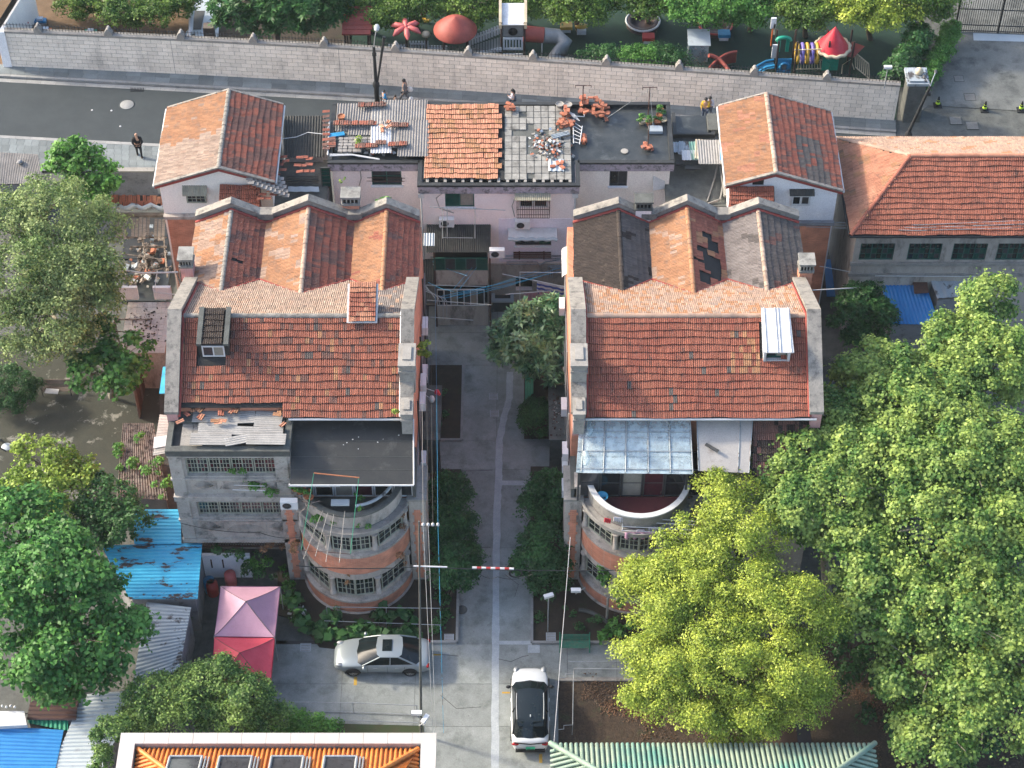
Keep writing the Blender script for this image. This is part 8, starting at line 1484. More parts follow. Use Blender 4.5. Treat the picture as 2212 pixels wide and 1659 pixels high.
# slide tower
p = P(1108,132); yt = p.y; t = thing('slide_tower', 'tall white toy tower with a louvred panel and side tube slide', 'play tower', p); m = M(); [m.tube([V((p.x+sx*.75,yt+sy,0)), V((p.x+sx*.75,yt+sy,3.2))], .08, 6) for sx in (-1,1) for sy in (0,1.4)]; obj('posts', m, MATS['p_brown'], t)
obj('roof', M().slab((p.x-.78,yt-.1,3.1),(p.x+.78,yt-.1,3.1),(p.x+.78,yt+1.5,3.6),(p.x-.78,yt+1.5,3.6), .1), MATS['p_white'], t); m = M(); [m.box((p.x+s_*.82-.09,yt-.2,2.85),(p.x+s_*.82+.09,yt+.05,3.2)).extr([(p.x+s_*.82-.09,yt-.1,3.1),(p.x+s_*.82-.09,yt+1.6,3.65),(p.x+s_*.82-.09,yt+1.6,3.85),(p.x+s_*.82-.09,yt-.1,3.3)], (.18,0,0)) for s_ in (-1,1)]; obj('gable_side', m, MATS['p_cream'], t)
obj('hooded_panel', M().box((p.x-.7,yt+.05,2.0),(p.x+.7,yt+.15,2.9)), MATS['p_grey'], t); obj('porthole', M().lathe((0,0,0), [(.3,0),(.3,.05),(.001,.05)], 16), MATS['black'], t).matrix_basis = Matrix.Translation(V((0,.03,2.45))) @ Matrix.Rotation(math.pi/2, 4, 'X') @ Matrix.Translation(org(t))
def louvre(x, y_, z0, w_, h_): 
    m = M(); m.box((x-w_/2,y_,z0),(x-w_/2+.12,y_+.07,z0+h_)).box((x+w_/2-.12,y_,z0),(x+w_/2,y_+.07,z0+h_)).box((x-w_/2+.12,y_,z0),(x+w_/2-.12,y_+.07,z0+.15)).box((x-w_/2+.12,y_,z0+h_-.15),(x+w_/2-.12,y_+.07,z0+h_)); [m.box((x-w_/2+.2+i*.2,y_+.01,z0+.15),(x-w_/2+.29+i*.2,y_+.06,z0+h_-.15)) for i in range(int((w_-.3)/.2))]; return m
obj('louvred_panel', louvre(p.x, yt-.15, 1.05, 1.3, 1.0), MATS['p_white'], t); obj('lower_panel', louvre(p.x, yt-.12, .1, 1.3, .6), MATS['p_white'], t)
t = thing('tube_slide', 'red and grey tube slide curving down to the right of the white tower', 'slide', P(1180,140)); obj('red_tube', M().tube([V((p.x+.7,yt+.5,1.9)), V((p.x+2.0,yt+.5,1.75))], .52, 14), MATS['p_brick'], t); obj('grey_bend', M().tube([V((p.x+2.0,yt+.5,1.75)), V((p.x+2.9,yt+.55,1.6)), V((p.x+3.4,yt+.2,1.4)), V((p.x+3.1,yt-.3,1.1)), V((p.x+2.6,yt-.5,.8)), V((p.x+3.3,yt-.8,.5))], [.52,.52,.5,.5,.48,.45], 14), MATS['p_grey'], t)
obj('tube_mouth', M().tube([V((p.x+3.2,yt-.8,.5)), V((p.x+3.9,yt-.85,.42))], .46, 14), MATS['p_cream'], t); obj('stay', M().tube([V((p.x+1.9,yt,0)), V((p.x+1.9,yt,1.5))], .04, 5), MATS['whitepaint'], t)
for x, y, mt, l in ((1223,68,'p_yellow','yellow and white toy rocker left of the surfboard shape'),(1256,72,'p_yellow','yellow surfboard shaped rocker'),(1400,92,'p_red','red and grey small seat by the hedge'),(1563,85,'p_blue','little blue crate seat on the turf')):
    p = P(x, y); t = thing('spring_rider', l, 'rocker', p, 'small rockers on the turf'); obj('seat', M().ball(p+V((0,0,.6)), .42, 10, sx=1.1, sy=.7, sz=.3) if x == 1256 else M().box(tuple(p+V((-.4,-.3,.35))), tuple(p+V((.4,.3,.6)))), MATS[mt], t); obj('base', M().box(tuple(p+V((-.3,-.2,0))), tuple(p+V((.3,.2,.349)))), MATS['p_white'], t)
for x, y, l in ((1388,55,'white rimmed planter ring round a tree trunk'),(1545,62,'red brown ring bench on the turf')): p = P(x, y); t = thing('ring_planter', l, 'planter', p); obj('ring', M().lathe(p, [(1.1,0),(1.15,.4),(.8,.42),(.75,.1)], 20), MATS['p_brown'], t); obj('rim', M().tube([p+V((1.12*math.cos(a),1.12*math.sin(a),.4)) for a in [i*math.pi/12 for i in range(25)]], .07, 5), MATS['p_white' if x == 1388 else 'p_red'], t)
t = thing('clear_toy_house', 'translucent plastic toy box house on the turf', 'toy house', P(1508,140)); a = P(1485,135); b_ = P(1532,138); obj('walls', M().box((a.x,a.y,0),(b_.x-.1,a.y+1.3,1.5)), MATS['canopyglass'], t); obj('roof', M().slab((a.x-.05,a.y-.1,1.5),(b_.x,a.y-.1,1.5),(b_.x,a.y+1.3,1.75),(a.x-.05,a.y+1.3,1.75), .06), MATS['palesheet'], t)
m = M(); pts = [P(1590,118,.8),P(1560,122,.9),P(1545,134,1.3),P(1535,122,1.5)]; t = thing('curved_bench', 'red brown curved wave shaped barrier at the left of the colourful frame', 'barrier', P(1560,150)); obj('curve', M().add([q for k in range(9) for q in (lambda a: (a, V((a.x,a.y,.1))))(P(1592-k*7.5, 112+.55*k*k, 1.0))], [(2*i,2*i+1,2*i+3,2*i+2) for i in range(8)], 0, True), MATS['p_brick'], t); obj('top_edge', M().tube([P(1592-k*7.5,112+.55*k*k,1.0) for k in range(9)], .1, 6), MATS['p_brick'], t)
obj('second_curve', M().tube([P(1531+k*8, 120+k*k*1.1, 1.3-.1*k) for k in range(8)], .14, 6), MATS['p_brick'], t)
# colourful frame
t = thing('climbing_frame', 'colourful climbing frame with a red cone roof, ring tunnel, blue slide and green face panel', 'play tower', P(1760,175)); yc = P(0,165).y
PX = lambda x, y, dy=0: PG(x, y, yc+dy)
for x in (1672,1712,1780,1832): a = PX(x,178); obj('post', M().tube([V((a.x,yc,0)), V((a.x,yc,2.9))], .07, 6).tube([V((a.x,yc+1.2,0)), V((a.x,yc+1.2,2.9))], .07, 6), MATS['p_brown'], t)
c_ = PX(1800,94,.6); obj('cone_roof', M().lathe((c_.x,c_.y,c_.z-.2), [(1.0,0),(.85,.25),(.5,.8),(.25,1.2),(.001,1.6)], 24), MATS['p_hot'], t)
obj('scalloped_rim', M().tube([V((c_.x+(1.08+.05*math.sin(a*12))*math.cos(a), c_.y+(1.08+.05*math.sin(a*12))*math.sin(a), c_.z-.25)) for a in [i*math.pi/30 for i in range(61)]], .12, 6), MATS['p_cream'], t)
obj('roof_tip', M().tube([V((c_.x,c_.y,c_.z+1.3)), V((c_.x+.1,c_.y,c_.z+1.8))], .02, 4), MATS['blacksteel'], t)
for i in range(5):
    a = PX(1722+i*10.5,115,.5); obj('tunnel_ring', M().tube([V((a.x, a.y+.62*math.cos(q), a.z-.0+.62*math.sin(q))) for q in [i2*math.pi/9 for i2 in range(19)]], .12, 6), MATS['p_purple' if i % 2 else 'p_yellow'], t)
m = M(); [m.tube([PX(1716,y,d), PX(1776,y-2,d)], .04, 5) for y, d in ((108,.0),(150,.0),(132,.0))]; [m.tube([PX(1718+i*6,150,0), PX(1718+i*6,132,0)], .03, 4) for i in range(10)]; obj('ladder_side', m, MATS['p_cream'], t)
a = PX(1774,152,-.1); b_ = PX(1813,123,-.1); obj('face_panel', M().box((a.x,a.y,a.z),(b_.x,a.y+.08,b_.z)), MATS['p_green'], t); m = M(); [m.ball((lerp(a.x,b_.x,f_), a.y-.03, b_.z+.02), .17, 8) for f_ in (.3,.7)]; obj('eye_bumps', m, MATS['p_green'], t)
m = M(); [m.ball((lerp(a.x,b_.x,f_), a.y-.17, b_.z+.05), .07, 6) for f_ in (.3,.7)]; obj('eye_whites', m, MATS['p_white'], t); obj('mouth', M().tube([(lerp(a.x,b_.x,.25+.5*i/6), a.y-.03, b_.z-.35-.14*math.sin(math.pi*i/6)) for i in range(7)], .03, 4).tube([(lerp(a.x,b_.x,.5), a.y-.02, a.z+.1), (lerp(a.x,b_.x,.5), a.y-.02, a.z+.5)], .05, 5), MATS['green_paint'], t)
a = PX(1677,160,-.1); b_ = PX(1711,128,-.1); obj('blue_panel', M().box((a.x,a.y,a.z),(b_.x,a.y+.08,b_.z)), MATS['p_blue'], t); cc = V(((a.x+b_.x)/2,a.y-.04,(a.z+b_.z)/2)); obj('blue_ring', M().tube([cc+V((.28*math.cos(q),0,.34*math.sin(q))) for q in [i*math.pi/8 for i in range(17)]], .09, 6), MATS['p_blue'], t); obj('blue_hole', M().box((cc.x-.14,a.y-.03,cc.z-.2),(cc.x+.14,a.y-.01,cc.z+.15)), MATS['p_grey'], t)
pts = [PX(1672,140,.3), PX(1655,143,.2), PX(1638,152,.0), PX(1626,162,-.3)]; 
for s_, nm in ((-.3,'slide_side'),(.3,'slide_side')): obj(nm, M().tube([p_+V((0,s_,.18)) for p_ in pts], .08, 6), MATS['p_blue'], t)
m = M(); [m.slab(pts[i]+V((0,-.3,0)), pts[i+1]+V((0,-.3,0)), pts[i+1]+V((0,.3,0)), pts[i]+V((0,.3,0)), .05) for i in range(3)]; obj('slide_bed', m, MATS['p_blue'], t)
a = PX(1677,112,.9); b_ = PX(1707,82,.9); m = M(); m.box((a.x,a.y,a.z),(a.x+.22,a.y+.1,b_.z)).box((b_.x-.22,a.y,a.z),(b_.x,a.y+.1,b_.z)).tube([V((lerp(a.x,b_.x,.5)-.45*math.cos(q), a.y+.05, b_.z-.25+.25*math.sin(q))) for q in [i*math.pi/8 for i in range(9)]], .13, 6); obj('green_arch', m, MATS['p_green'], t)
for x0,y0,x1,y1,mt in ((1664,62,1678,40,'p_white'),(1666,126,1684,98,'p_white'),(1664,100,1671,60,'p_orange'),(1669,75,1676,52,'p_cream')): obj('flag_panel', M().box(tuple(PX(x0,y0,.1)), tuple(PX(x1,y1,.1)+V((0,.12,0)))), MATS[mt], t)
obj('red_canopy', M().slab(PX(1822,120,.5),PX(1844,124,.5),PX(1868,100,1.2),PX(1835,88,1.6), .06), MATS['p_brick'], t)
m = M(); a, b_ = PX(1848,145,.2), PX(1878,170,-.4); [m.tube([a.lerp(b_, i/7), a.lerp(b_, i/7)+V((0,.9,.5))], .03, 4) for i in range(8)]; m.tube([a, b_], .04, 5).tube([a+V((0,.9,.5)), b_+V((0,.9,.5))], .04, 5); m.tube([PX(1818,160,0), PX(1820,140,0), PX(1838,128,0), PX(1845,150,0)], .035, 5); m.tube([PX(1835+2.5*math.cos(q*6.28), 165-.0+q*4, 0)+V((.3*math.cos(q*6.28),.3*math.sin(q*6.28),0)) for q in [i/10 for i in range(45)]], .035, 5); obj('ladder_rails', m, MATS['p_cream'], t)
# sand corner
t = thing('play_board', 'tall dark pink trimmed toy board in the sandy corner', 'board', P(57,65)); obj('board', M().slab(P(50,66,.1),P(60,52,.1),P(60,20,.1)+V((0,-3,1.8)),P(52,36,.1)+V((0,-2.5,1.8)), .06), MATS['p_brown'], t); obj('pink_trim', M().tube([P(50,66,.1),P(61,48,.9)], .05, 5), MATS['p_pink'], t)
t = thing('sandpit_lid', 'dark square wooden sandpit lid in the sandy corner', 'lid', P(73,62)); obj('lid', M().slab(P(42,67,.15),P(90,66,.15),P(102,48,.15),P(55,50,.15), .1), MATS['planks'], t)
for x, y, mt, l in ((100,72,'p_orange','orange toy tray behind the spikes'),(197,75,'p_green','lime green toy car behind the spikes'),(88,50,'p_blue','small blue toy truck on the sandpit lid')): p = P(x, y); t = thing('toy', l, 'toy', p); obj('toy_body', M().box(tuple(p+V((-.4,-.2,.1))), tuple(p+V((.4,.2,.3)))), MATS[mt], t); obj('toy_cab', M().box(tuple(p+V((-.2,-.15,.301))), tuple(p+V((.2,.15,.45)))), MATS['p_white'], t)
t = thing('wooden_cabinet', 'brown wooden cabinet leaning by the white play path', 'cabinet', P(455,90)); a = P(442,92); obj('cabinet', M().box((a.x,a.y,0),(a.x+.7,a.y+.6,1.2)), MATS['oldwood'], t)
t = thing('white_low_wall', 'white curved low wall along the play path', 'wall', P(412,80)); obj('wall', M().tube([P(404,95,.4),P(412,66,.5),P(413,40,.6),P(418,14,.6)], .16, 6), MATS['whitepaint'], t)
p = P(236,60); m = M(); [m.tube([P(228+2*i, 66-9*i, .1) for i in range(3)]+[P(280,86,.1)], .05, 4) for _ in (0,)]; tag(obj('sand_edging', m, MATS['conc_dark']), 'dark curved edging round the sandy bed', 'edging')
# ================================================================ TREES
tree('plane_tree', 'huge plane tree with pale maple-like leaves filling the right side', 'tree', P(2010,1300), [E(2000,900,9.6,3.4,3.2,2.4),E(1900,830,9.2,2.2,2.2,1.8),E(2130,650,10.4,1.3,1.3,1.6),E(2150,790,10,2.6,2.2,2.0),E(2060,760,9.8,2.0,1.8,1.5),E(1960,1010,9.2,3.2,2.6,2.2),E(2110,1010,9.8,3.2,2.8,2.4),E(1850,960,8.9,2.2,2.0,1.7),E(2060,1150,8.6,3.4,2.8,2.2),E(2190,1150,8.6,2.6,2.8,2.2)],
    'leaf_plane', trunk=.35, barkm='barkpale', leaves=235, size=.165, nsub=2.9, subr=.55, aspect=.85, loose=.7)
tree('plane_tree', 'second plane tree lower in the frame, its bright tops merging with the huge one', 'tree', P(2090,1600), [E(1950,1290,6.8,2.6,2.4,1.9),E(2100,1330,7.2,2.8,2.6,2.0),E(2200,1400,6.5,2.4,2.4,1.9),E(2000,1450,5.2,2.4,2.2,1.7),E(2130,1520,5.2,2.6,2.4,1.8),E(2020,1600,4.0,2.0,1.8,1.5),E(1880,1330,6.0,1.6,1.8,1.5)],
    'leaf_plane', trunk=.3, barkm='barkpale', leaves=225, size=.165, nsub=2.7, subr=.55, aspect=.85, loose=.6)
tree('plane_tree', 'smaller plane tree reaching over the dark lean-to roof at the right terrace end', 'tree', P(1790,1330), [E(1725,985,8.8,1.8,1.5,1.3),E(1650,1010,8.6,1.1,.9,.8),E(1800,1060,8.6,2.1,2.0,1.6),E(1730,1100,8.2,1.9,1.7,1.4),E(1790,900,8.9,1.3,1.3,1.1),E(1850,1180,7.5,2.0,2.2,1.6),E(1810,900,9.2,1.2,1.2,1.0)],
    'leaf_plane', trunk=.28, barkm='barkpale', leaves=235, size=.165, nsub=3.0, subr=.52, aspect=.85, loose=.7)
tree('camphor_tree', 'bright yellow green camphor tree in front of the right round tower', 'tree', P(1580,1560), [E(1562,1070,8.6,1.2,1.0,1.2),E(1510,1170,8.0,1.6,1.4,1.4),E(1600,1160,8.4,2.0,1.7,1.6),E(1425,1310,6.8,1.7,1.5,1.4),E(1500,1290,7.2,2.0,1.8,1.6),E(1640,1290,7.6,2.3,1.9,1.6),E(1720,1330,7.4,1.8,1.6,1.5),E(1400,1420,5.6,1.3,1.3,1.2),E(1470,1430,5.8,1.8,1.6,1.5),E(1580,1420,6.6,2.1,1.8,1.6),E(1700,1440,6.6,2.0,1.7,1.4),E(1430,1510,4.8,1.4,1.2,1.2),E(1530,1530,4.6,1.5,1.2,1.2),E(1640,1530,4.8,1.9,1.5,1.3),E(1740,1510,5.0,1.5,1.3,1.2),E(1395,1260,6.2,1.2,1.1,1.1),E(1390,1470,5.0,1.1,1.2,1.1),E(1590,1570,3.8,1.8,1.0,1.1),E(1480,1240,7.4,1.6,1.3,1.3)],
    'leaf_yellow', trunk=.35, leaves=430, size=.11, nsub=2.9, subr=.60, aspect=.6, loose=.25)
tree('deciduous_tree', 'dull grey green tree with visible twigs at the left edge', 'tree', P(90,740), [E(120,480,7.6,2.6,2.2,1.8),E(190,580,7.0,2.0,1.9,1.6),E(60,600,7.2,2.6,2.4,1.8),E(20,480,7.4,2.0,2.0,1.6),E(120,680,6.2,2.4,1.6,1.4),E(30,700,6.0,1.8,1.4,1.2),E(215,480,7,1.3,1.4,1.0),E(150,600,7,2.4,2.2,1.6),E(225,660,6.2,1.0,1.2,1.0),E(150,730,5.6,1.6,1.0,1.0),E(60,760,5.2,1.6,.8,.9),E(100,420,7,1.6,1.0,1.0)],
    'leaf_grey', trunk=.25, barkm='barkpale', leaves=150, size=.16, nsub=2.7, subr=.55, aspect=.55)
tree('mulberry_tree', 'small fresh green tree between the pavement and the dull tree', 'tree', P(170,480), [E(165,345,5.6,1.5,1.3,1.2),E(205,385,5.0,1.5,1.1,1.1),E(130,345,5.2,.9,.9,.9),E(180,415,4.5,1.4,.9,1.0)], 'leaf_mid', trunk=.14, leaves=90, size=.23, nsub=3.4, subr=.42, aspect=.7)
tree('fig_tree', 'sprawling fig tree with pale branches over the brown fence', 'tree', P(240,860), [E(205,730,4.6,1.3,1.0,.8),E(270,760,4.4,1.3,1.1,.8),E(195,810,4.0,1.2,1.2,.8),E(245,830,3.8,1.3,1.1,.8),E(290,800,4.0,.9,.9,.7),E(235,700,4.6,.6,.5,.5)], 'leaf_fig', trunk=.14, barkm='barkpale', leaves=70, size=.26, nsub=3.0, subr=.42, aspect=.75)
tree('maple_tree', 'yellow green young tree in the lower left court', 'tree', P(100,1150), [E(95,990,5.4,1.6,1.3,1.1),E(140,1050,5.0,1.7,1.3,1.1),E(50,1070,4.8,1.5,1.3,1.1),E(110,1110,4.4,1.7,1.2,1.0),E(180,1020,4.6,.9,.8,.7)], 'leaf_lime', trunk=.14, leaves=90, size=.2, nsub=3.4, subr=.42, aspect=.6)
tree('laurel_tree', 'dark bushy tree beside the rotten roof and the blue sheds', 'tree', P(240,1230), [E(235,1080,4.6,1.5,1.3,1.1),E(265,1120,4.2,1.3,1.2,1.0),E(205,1130,4.0,1.3,1.2,1.0),E(225,1160,3.6,1.0,.7,.7)], 'leaf_dark', trunk=.14, leaves=130, size=.17, nsub=3.6, subr=.38)
tree('broadleaf_tree', 'large fresh green broadleaf tree covering the lower left corner', 'tree', P(110,1480), [E(40,1130,6.8,2.0,1.8,1.5),E(125,1180,7.2,1.5,1.4,1.3),E(110,1250,7.2,2.6,2.0,1.8),E(190,1290,6.6,1.8,1.7,1.4),E(40,1290,6.8,2.2,2.0,1.6),E(258,1370,5.4,1.5,1.4,1.2),E(150,1390,5.8,2.4,1.9,1.6),E(60,1420,5.4,1.8,1.4,1.2),E(200,1460,4.4,1.6,1.3,1.1),E(115,1490,4.2,1.4,.9,.9)], 'leaf_fig', trunk=.3, leaves=85, size=.26, nsub=2.7, subr=.55, aspect=.65)
tree('privet_tree', 'dense privet tree in front of the red tent', 'tree', P(490,1575), [E(470,1470,4.4,1.5,1.2,1.1),E(530,1510,4.2,1.3,1.1,1.1),E(430,1480,4.2,1.2,1.0,1.0),E(500,1550,3.6,1.6,1.0,1.0),E(575,1555,3.2,1.1,.8,.9)], 'leaf_privet', trunk=.12, leaves=230, size=.13, nsub=4.2, subr=.36)
tree('privet_tree', 'rounder privet tree left of the first, above the white parapet corner', 'tree', P(340,1590), [E(330,1510,4.4,1.4,1.2,1.1),E(380,1540,4.2,1.5,1.2,1.1),E(300,1560,3.6,1.2,.9,1.0),E(400,1500,4.2,.9,.8,.8)], 'leaf_privet', trunk=.12, leaves=230, size=.13, nsub=4.2, subr=.36)
tree('shrub', 'low dark privet shrub right of the privet trees beside the pipe rail', 'shrub', P(650,1585), [E(625,1555,1.8,.9,.7,.8),E(670,1572,1.5,.9,.6,.7),E(710,1582,1.2,.6,.5,.6)], 'leaf_mid', trunk=.05, leaves=150, size=.12, nsub=6, subr=.3)
tree('shrub', 'small shrub clinging to the left end of the orange roof parapet', 'shrub', P(225,1665), [E(250,1575,4.6,.7,.6,.6),E(222,1640,4.0,.5,.7,.7),E(212,1600,4,.4,.5,.5)], 'leaf_privet', trunk=.05, leaves=120, size=.13, nsub=8, subr=.28)
tree('loquat_tree', 'loquat tree with long glossy leaf rosettes at the top right of the alley', 'tree', P(1180,840), [E(1105,715,4.3,1.1,1.0,.8),E(1085,740,4.0,.7,.7,.6),E(1215,690,4.6,.6,.8,.8),E(1150,690,5.0,1.2,.9,.9),E(1195,680,5.2,1.0,.9,.9),E(1150,750,4.6,1.5,1.1,1.0),E(1200,740,4.8,1.0,1.1,1.0),E(1110,770,3.8,.8,.6,.7),E(1180,800,4.0,.9,.8,.8)], 'leaf_magnolia', trunk=.14, leaves=11, size=.44, nsub=3.6, subr=.45, aspect=.32, rosette=8, loose=.5)
for i, (x, y, l) in enumerate(((970,1060,'dark round shrub, farthest of the three left of the alley'),(985,1130,'dark round shrub, middle one left of the alley'),(985,1215,'dark round shrub, nearest of the three left of the alley'))):
    tree('shrub', l, 'shrub', P(x-12,y+75), [E(x,y,2.6,1.15,1.0,.9),E(x-25,y+25,2.2,.9,.9,.8),E(x+12,y+30,1.9,.85,.8,.7)], 'leaf_dark', group='shrubs along the alley', trunk=.08, leaves=190, size=.14, nsub=5, subr=.34)
for i, (x, y, l) in enumerate(((1180,1070,'dark shrub, farthest of the two large ones right of the alley'),(1175,1190,'rounded dark shrub nearest the camera right of the alley'))):
    tree('shrub', l, 'shrub', P(x+5,y+85), [E(x,y-10,2.8,1.3,1.1,1.0),E(x-20,y+25,2.3,1.1,.9,.8),E(x+20,y+35,2.3,1.0,.9,.8),E(x,y+65,1.6,1.0,.7,.6)], 'leaf_dark', group='shrubs along the alley', trunk=.08, leaves=190, size=.14, nsub=5, subr=.34)
tree('topiary', 'clipped dome shaped bush beside the right alley canopy', 'shrub', P(1160,930), [E(1160,905,1.2,1.0,1.0,1.2)], 'leaf_dark', trunk=.06, leaves=260, size=.09, nsub=14, subr=.25)
tree('shrub', 'dark evergreen bush in the gap left of the blue shed', 'shrub', P(1870,780), [E(1868,650,4.6,1.2,1.0,1.0),E(1840,690,4.2,1.1,1.0,1.0),E(1900,695,4.2,1.1,1.0,1.0),E(1870,725,3.6,1.2,.8,.9)], 'leaf_dark', trunk=.1, leaves=22, size=.22, nsub=4.5, subr=.36, aspect=.4, rosette=5)
tree('shrub', 'dark round clipped bush at the left edge beside the brown bench', 'shrub', P(15,880), [E(15,840,1.2,1.7,1.4,1.2)], 'leaf_dark', trunk=.08, leaves=240, size=.09, nsub=8, subr=.3)
tree('magnolia_tree', 'dark magnolia with big leaf rosettes left of the toy houses', 'tree', P(600,95), [E(520,5,3.4,1.9,1.3,1.1),E(600,8,3.6,1.9,1.3,1.1),E(670,18,3.3,1.7,1.2,1.0),E(560,40,2.6,1.6,.8,.8),E(640,48,2.6,1.6,.8,.8),E(505,35,2.6,1.0,.8,.8),E(715,14,3.4,1.2,1.2,1.0)], 'leaf_dark', trunk=.2, leaves=16, size=.40, nsub=3.0, subr=.5, aspect=.32, rosette=7)
for i, (x, y, z, s_, mn, l) in enumerate(((800,25,5,1.0,'leaf_camphor','first camphor crown right of the magnolia over the toy house'),(900,12,5.4,1.0,'leaf_camphor','camphor crown between the palm and the mushroom roof'),(1010,14,5.4,1.05,'leaf_camphor','camphor crown above the mushroom roof and the bridge'),(1130,2,5.4,1.0,'leaf_camphor','camphor crown behind the white slide tower'),
      (1250,14,5.6,1.15,'leaf_camphor','camphor crown right of the tube slide'),(1400,-4,5.8,1.2,'leaf_camphor','camphor crown above the planter ring'),(1520,25,5.8,1.2,'leaf_mid','darker crown above the clear toy house'),(1620,15,5.6,1.1,'leaf_mid','crown left of the colourful climbing frame'),(1740,25,5.8,1.15,'leaf_camphor','crown just behind the red cone roof'),(1880,25,6.4,1.35,'leaf_yellow','brightest yellow green crown near the plaza gate'),(1990,10,6.2,1.2,'leaf_camphor','rightmost crown beside the plaza gate'))):
    z = z*.52; y = y-6; tree('camphor_tree', l, 'tree', P(x, y+z*20), [E(x-30*s_,y-22,z,1.6*s_,1.3*s_,1.0),E(x+30*s_,y-18,z,1.7*s_,1.3*s_,1.0),E(x,y+2,z-.2,1.7*s_,1.2*s_,1.0),E(x+20,y+22,z-.6,1.0*s_,.8,.7),E(x-35,y+16,z-.5,1.0*s_,.8,.7)], mn, group='camphor trees along the playground', trunk=.2, leaves=170, size=.16, nsub=3.2, subr=.5)
for x, y, l in ((165,8,'small yellow green bush at the back of the sand'),(250,28,'yellow green bush left of centre on the sandy bed'),(330,30,'yellow green bush next to the white play path'),(385,10,'yellow green bush hugging the white play path')):
    tree('shrub', l, 'shrub', P(x, y+25), [E(x,y,1.4,1.4,1.1,.9),E(x+18,y-12,1.5,1.1,1.0,.8),E(x-22,y+8,1.1,.9,.7,.6)], 'leaf_camphor', group='bushes on the sandy bed', trunk=.06, leaves=150, size=.14, nsub=4.5, subr=.36)
for x, y, l in ((1300,128,'left dark shrub behind the wall right of the tube slide'),(1370,126,'middle shrub behind the wall, slightly lighter'),(1440,130,'right dark shrub behind the wall')):
    tree('shrub', l, 'shrub', P(x, y+25), [E(x-15,y,1.3,1.2,1.0,.8),E(x+18,y,1.4,1.2,1.0,.8)], 'leaf_dark' if x != 1370 else 'leaf_mid', group='shrubs behind the wall', trunk=.06, leaves=150, size=.13, nsub=5, subr=.34)
tree('hedge', 'clipped hedge strip running beside the plaza ramp', 'hedge', P(2030,120), [E(2055+(-7)*k,66+k*14,1.0,.55,.6,.7) for k in range(9)], 'leaf_mid', trunk=.04, leaves=120, size=.12, nsub=12, subr=.28)
tree('hedge', 'leafy dark shrub row between the railing and the gate pier', 'hedge', P(1945,150), [E(1990-7*k,78+k*12,1.6,.8,.8,.9) for k in range(8)], 'leaf_dark', trunk=.05, leaves=100, size=.2, nsub=6, subr=.35)
m = M(); a, b_ = P(2000,180,1.0), P(2050,60,1.0)
for i in range(30): q = a.lerp(b_, i/29); m.tube([V((q.x,q.y,0)), q], .025, 4)
m.tube([a, b_], .04, 5); tag(obj('ramp_fence', m, MATS['darkmetal']), 'dark low railing between hedges beside the plaza', 'fence', kind='stuff')
def plants(name, label, spots, matn, cat='plants', **kw):
    o = foliage(None, name, [(tuple(P(x, y, z)), (rx, ry, rz)) for x, y, z, rx, ry, rz in spots], matn, **kw); return tag(o, label, cat, kind='stuff')
plants('giant_leaves', 'low broad round leaves covering the bed before the left tower', [(x, 1345+25*math.sin(x*.05), .35, .7, .5, .25) for x in range(690, 900, 26)]+[(x, 1372, .35, .6, .4, .25) for x in range(700, 900, 30)]+[(640,1300,.4,.5,.6,.4),(655,1330,.4,.5,.5,.3)], 'leaf_dark', leaves=14, size=.42, nsub=7, subr=.35, aspect=.9)
plants('giant_leaves', 'round leaves at the foot of the right tower by the green bench', [(1308,1380,.35,.5,.35,.25),(1330,1360,.4,.5,.5,.3),(1300,1240,3.0,.5,.3,.5),(1335,1300,1.6,.5,.5,.8),(1345,1350,.9,.5,.5,.7)], 'leaf_mid', leaves=22, size=.26, nsub=9, subr=.3, aspect=.8)
plants('ground_cover', 'dark ground cover plants in the alley beds', [(960,1290,.25,.8,1.0,.2),(965,1350,.25,.7,.9,.2),(1210,1320,.3,1.2,.9,.3),(1280,1340,.3,1.0,.8,.25),(960,870,.3,.65,2.2,.25),(955,925,.6,.5,.5,.5),(1180,1290,.3,.8,.6,.3)], 'leaf_dark', leaves=60, size=.15, nsub=7, subr=.25)
plants('hanging_creeper', 'green creeper hanging over the fence under the grey bay', [(480,1195,2.6,.5,.3,.4),(530,1200,2.5,.7,.3,.6),(540,1235,1.6,.6,.3,.9),(575,1240,1.0,.5,.4,.5)], 'leaf_dark', leaves=60, size=.16, nsub=9, subr=.28)
plants('dry_creeper', 'dry brown creeper stems on the left tower pilasters', [(590,1185,2.9,.8,.15,.35),(872,1150,5.0,.12,.12,1.6),(870,1200,4.0,.2,.15,1.2),(752,1262,2.6,.10,.1,1.0),(640,1185,4.2,.3,.2,.5)], 'leaf_dry', leaves=60, size=.09, nsub=12, subr=.18)
plants('wall_creeper', 'green creeper on the rotten roof left of the grey bay', [(300,955,3.3,.5,.5,.25),(290,1000,3.3,.5,.4,.25),(340,1010,3.4,.6,.6,.4),(350,1050,3.4,.5,.7,.4),(258,960,3.2,.12,1.6,.2),(256,1030,3.2,.15,.8,.2),(325,1020,3.4,.5,.3,.2)], 'leaf_mid', leaves=60, size=.17, nsub=9, subr=.27)
plants('window_plants', 'potted greenery spilling from the rack on the grey bay', [(535,1045,8.0,.6,.15,.25),(560,1048,8.0,.3,.12,.2),(512,1020,9.0,.3,.12,.25),(585,1060,7.6,.3,.15,.3)], 'leaf_mid', leaves=50, size=.13, nsub=14, subr=.2)
tag(obj('flower_rack', M().tube([P(502,1058,8.0),P(573,1060,8.0)], .03, 4).tube([P(505,1048,8.3),P(572,1050,8.3)], .02, 4), MATS['whitepaint']), 'white wire rack below the bay window carrying pot plants', 'rack')
plants('wall_sprig', 'bright green fig sprig growing out of the left alley parapet', [(920,748,10.4,.35,.35,.3),(915,765,10.0,.2,.2,.2)], 'leaf_lime', cat='plant', leaves=30, size=.22, nsub=14, subr=.22)
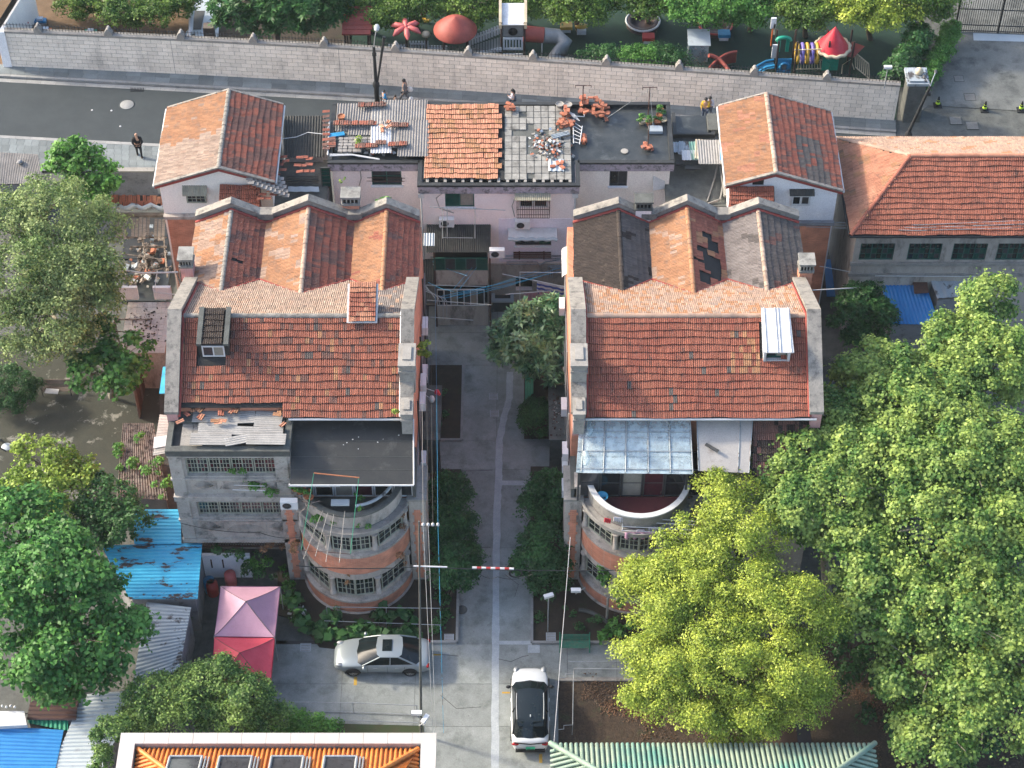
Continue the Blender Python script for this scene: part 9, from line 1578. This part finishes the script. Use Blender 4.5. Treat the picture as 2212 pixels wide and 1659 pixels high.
plants('roof_sprig', 'green sprig growing behind the rear parapet left of the white chimney corner', [(845,430,11.4,.5,.3,.25),(820,438,11.0,.4,.2,.2)], 'leaf_mid', cat='plant', leaves=30, size=.18, nsub=12, subr=.22)
plants('thin_sprig', 'thin pale green sprig on top of the brick chimney', [(733,388,12.4,.25,.15,.3)], 'leaf_lime', cat='plant', leaves=14, size=.13, nsub=16, subr=.2)
plants('roof_sprig', 'tiny plant on the edge of the left main roof by the pedestal', [(856,888,11.4,.12,.12,.12)], 'leaf_lime', cat='plant', leaves=30, size=.1, nsub=30, subr=.12)
plants('yard_weeds', 'weeds and ferns along the wall of the shed beside the tents', [(425,1330,.8,.4,.4,.6),(390,1460,1.5,.8,.5,.8),(610,1250,.4,.5,.8,.4),(560,1220,1.2,.5,.4,.8)], 'leaf_mid', leaves=60, size=.17, nsub=8, subr=.28)
plants('fallen_leaves', 'brown fallen leaves scattered over the bed by the white car', [(1290+((i*53) % 300), 1490+((i*37) % 105), .14, 1.0, .8, .04) for i in range(14)]+[(1850+((i*41) % 200), 1480+((i*29) % 150), .14, 1.2, 1.0, .04) for i in range(8)], 'leaf_litter', leaves=26, size=.09, nsub=30, subr=.35, flat=.05, upn=2)
plants('dark_undergrowth', 'dark undergrowth beneath the plane trees', [(1800+((i*67) % 380), 1400+((i*43) % 230), 1.6, 1.5, 1.4, .9) for i in range(22)]+[(1990+((i*61) % 220), 830+((i*83) % 560), 3.0, 2.2, 2.0, 1.4) for i in range(14)], 'leaf_dark', leaves=60, size=.22, nsub=2.4, subr=.5)

# ================================================================ thin air between the drone and the roofs
hz_ = M().box((-75,-6,-1.2),(75,160,90)); hz_ = obj('haze', hz_, [], None); hm = bpy.data.materials.new('haze'); hm.use_nodes = True; nt = hm.node_tree; nt.nodes.remove(nt.nodes['Principled BSDF'])
pv = nt.nodes.new('ShaderNodeVolumePrincipled'); pv.inputs['Color'].default_value = (.80,.90,.95,1); pv.inputs['Density'].default_value = .00009; pv.inputs['Anisotropy'].default_value = .0
nt.links.new(pv.outputs[0], nt.nodes['Material Output'].inputs['Volume']); hz_.data.materials.append(hm); tag(hz_, 'thin even haze between the camera and the roofs', 'haze', kind='stuff')
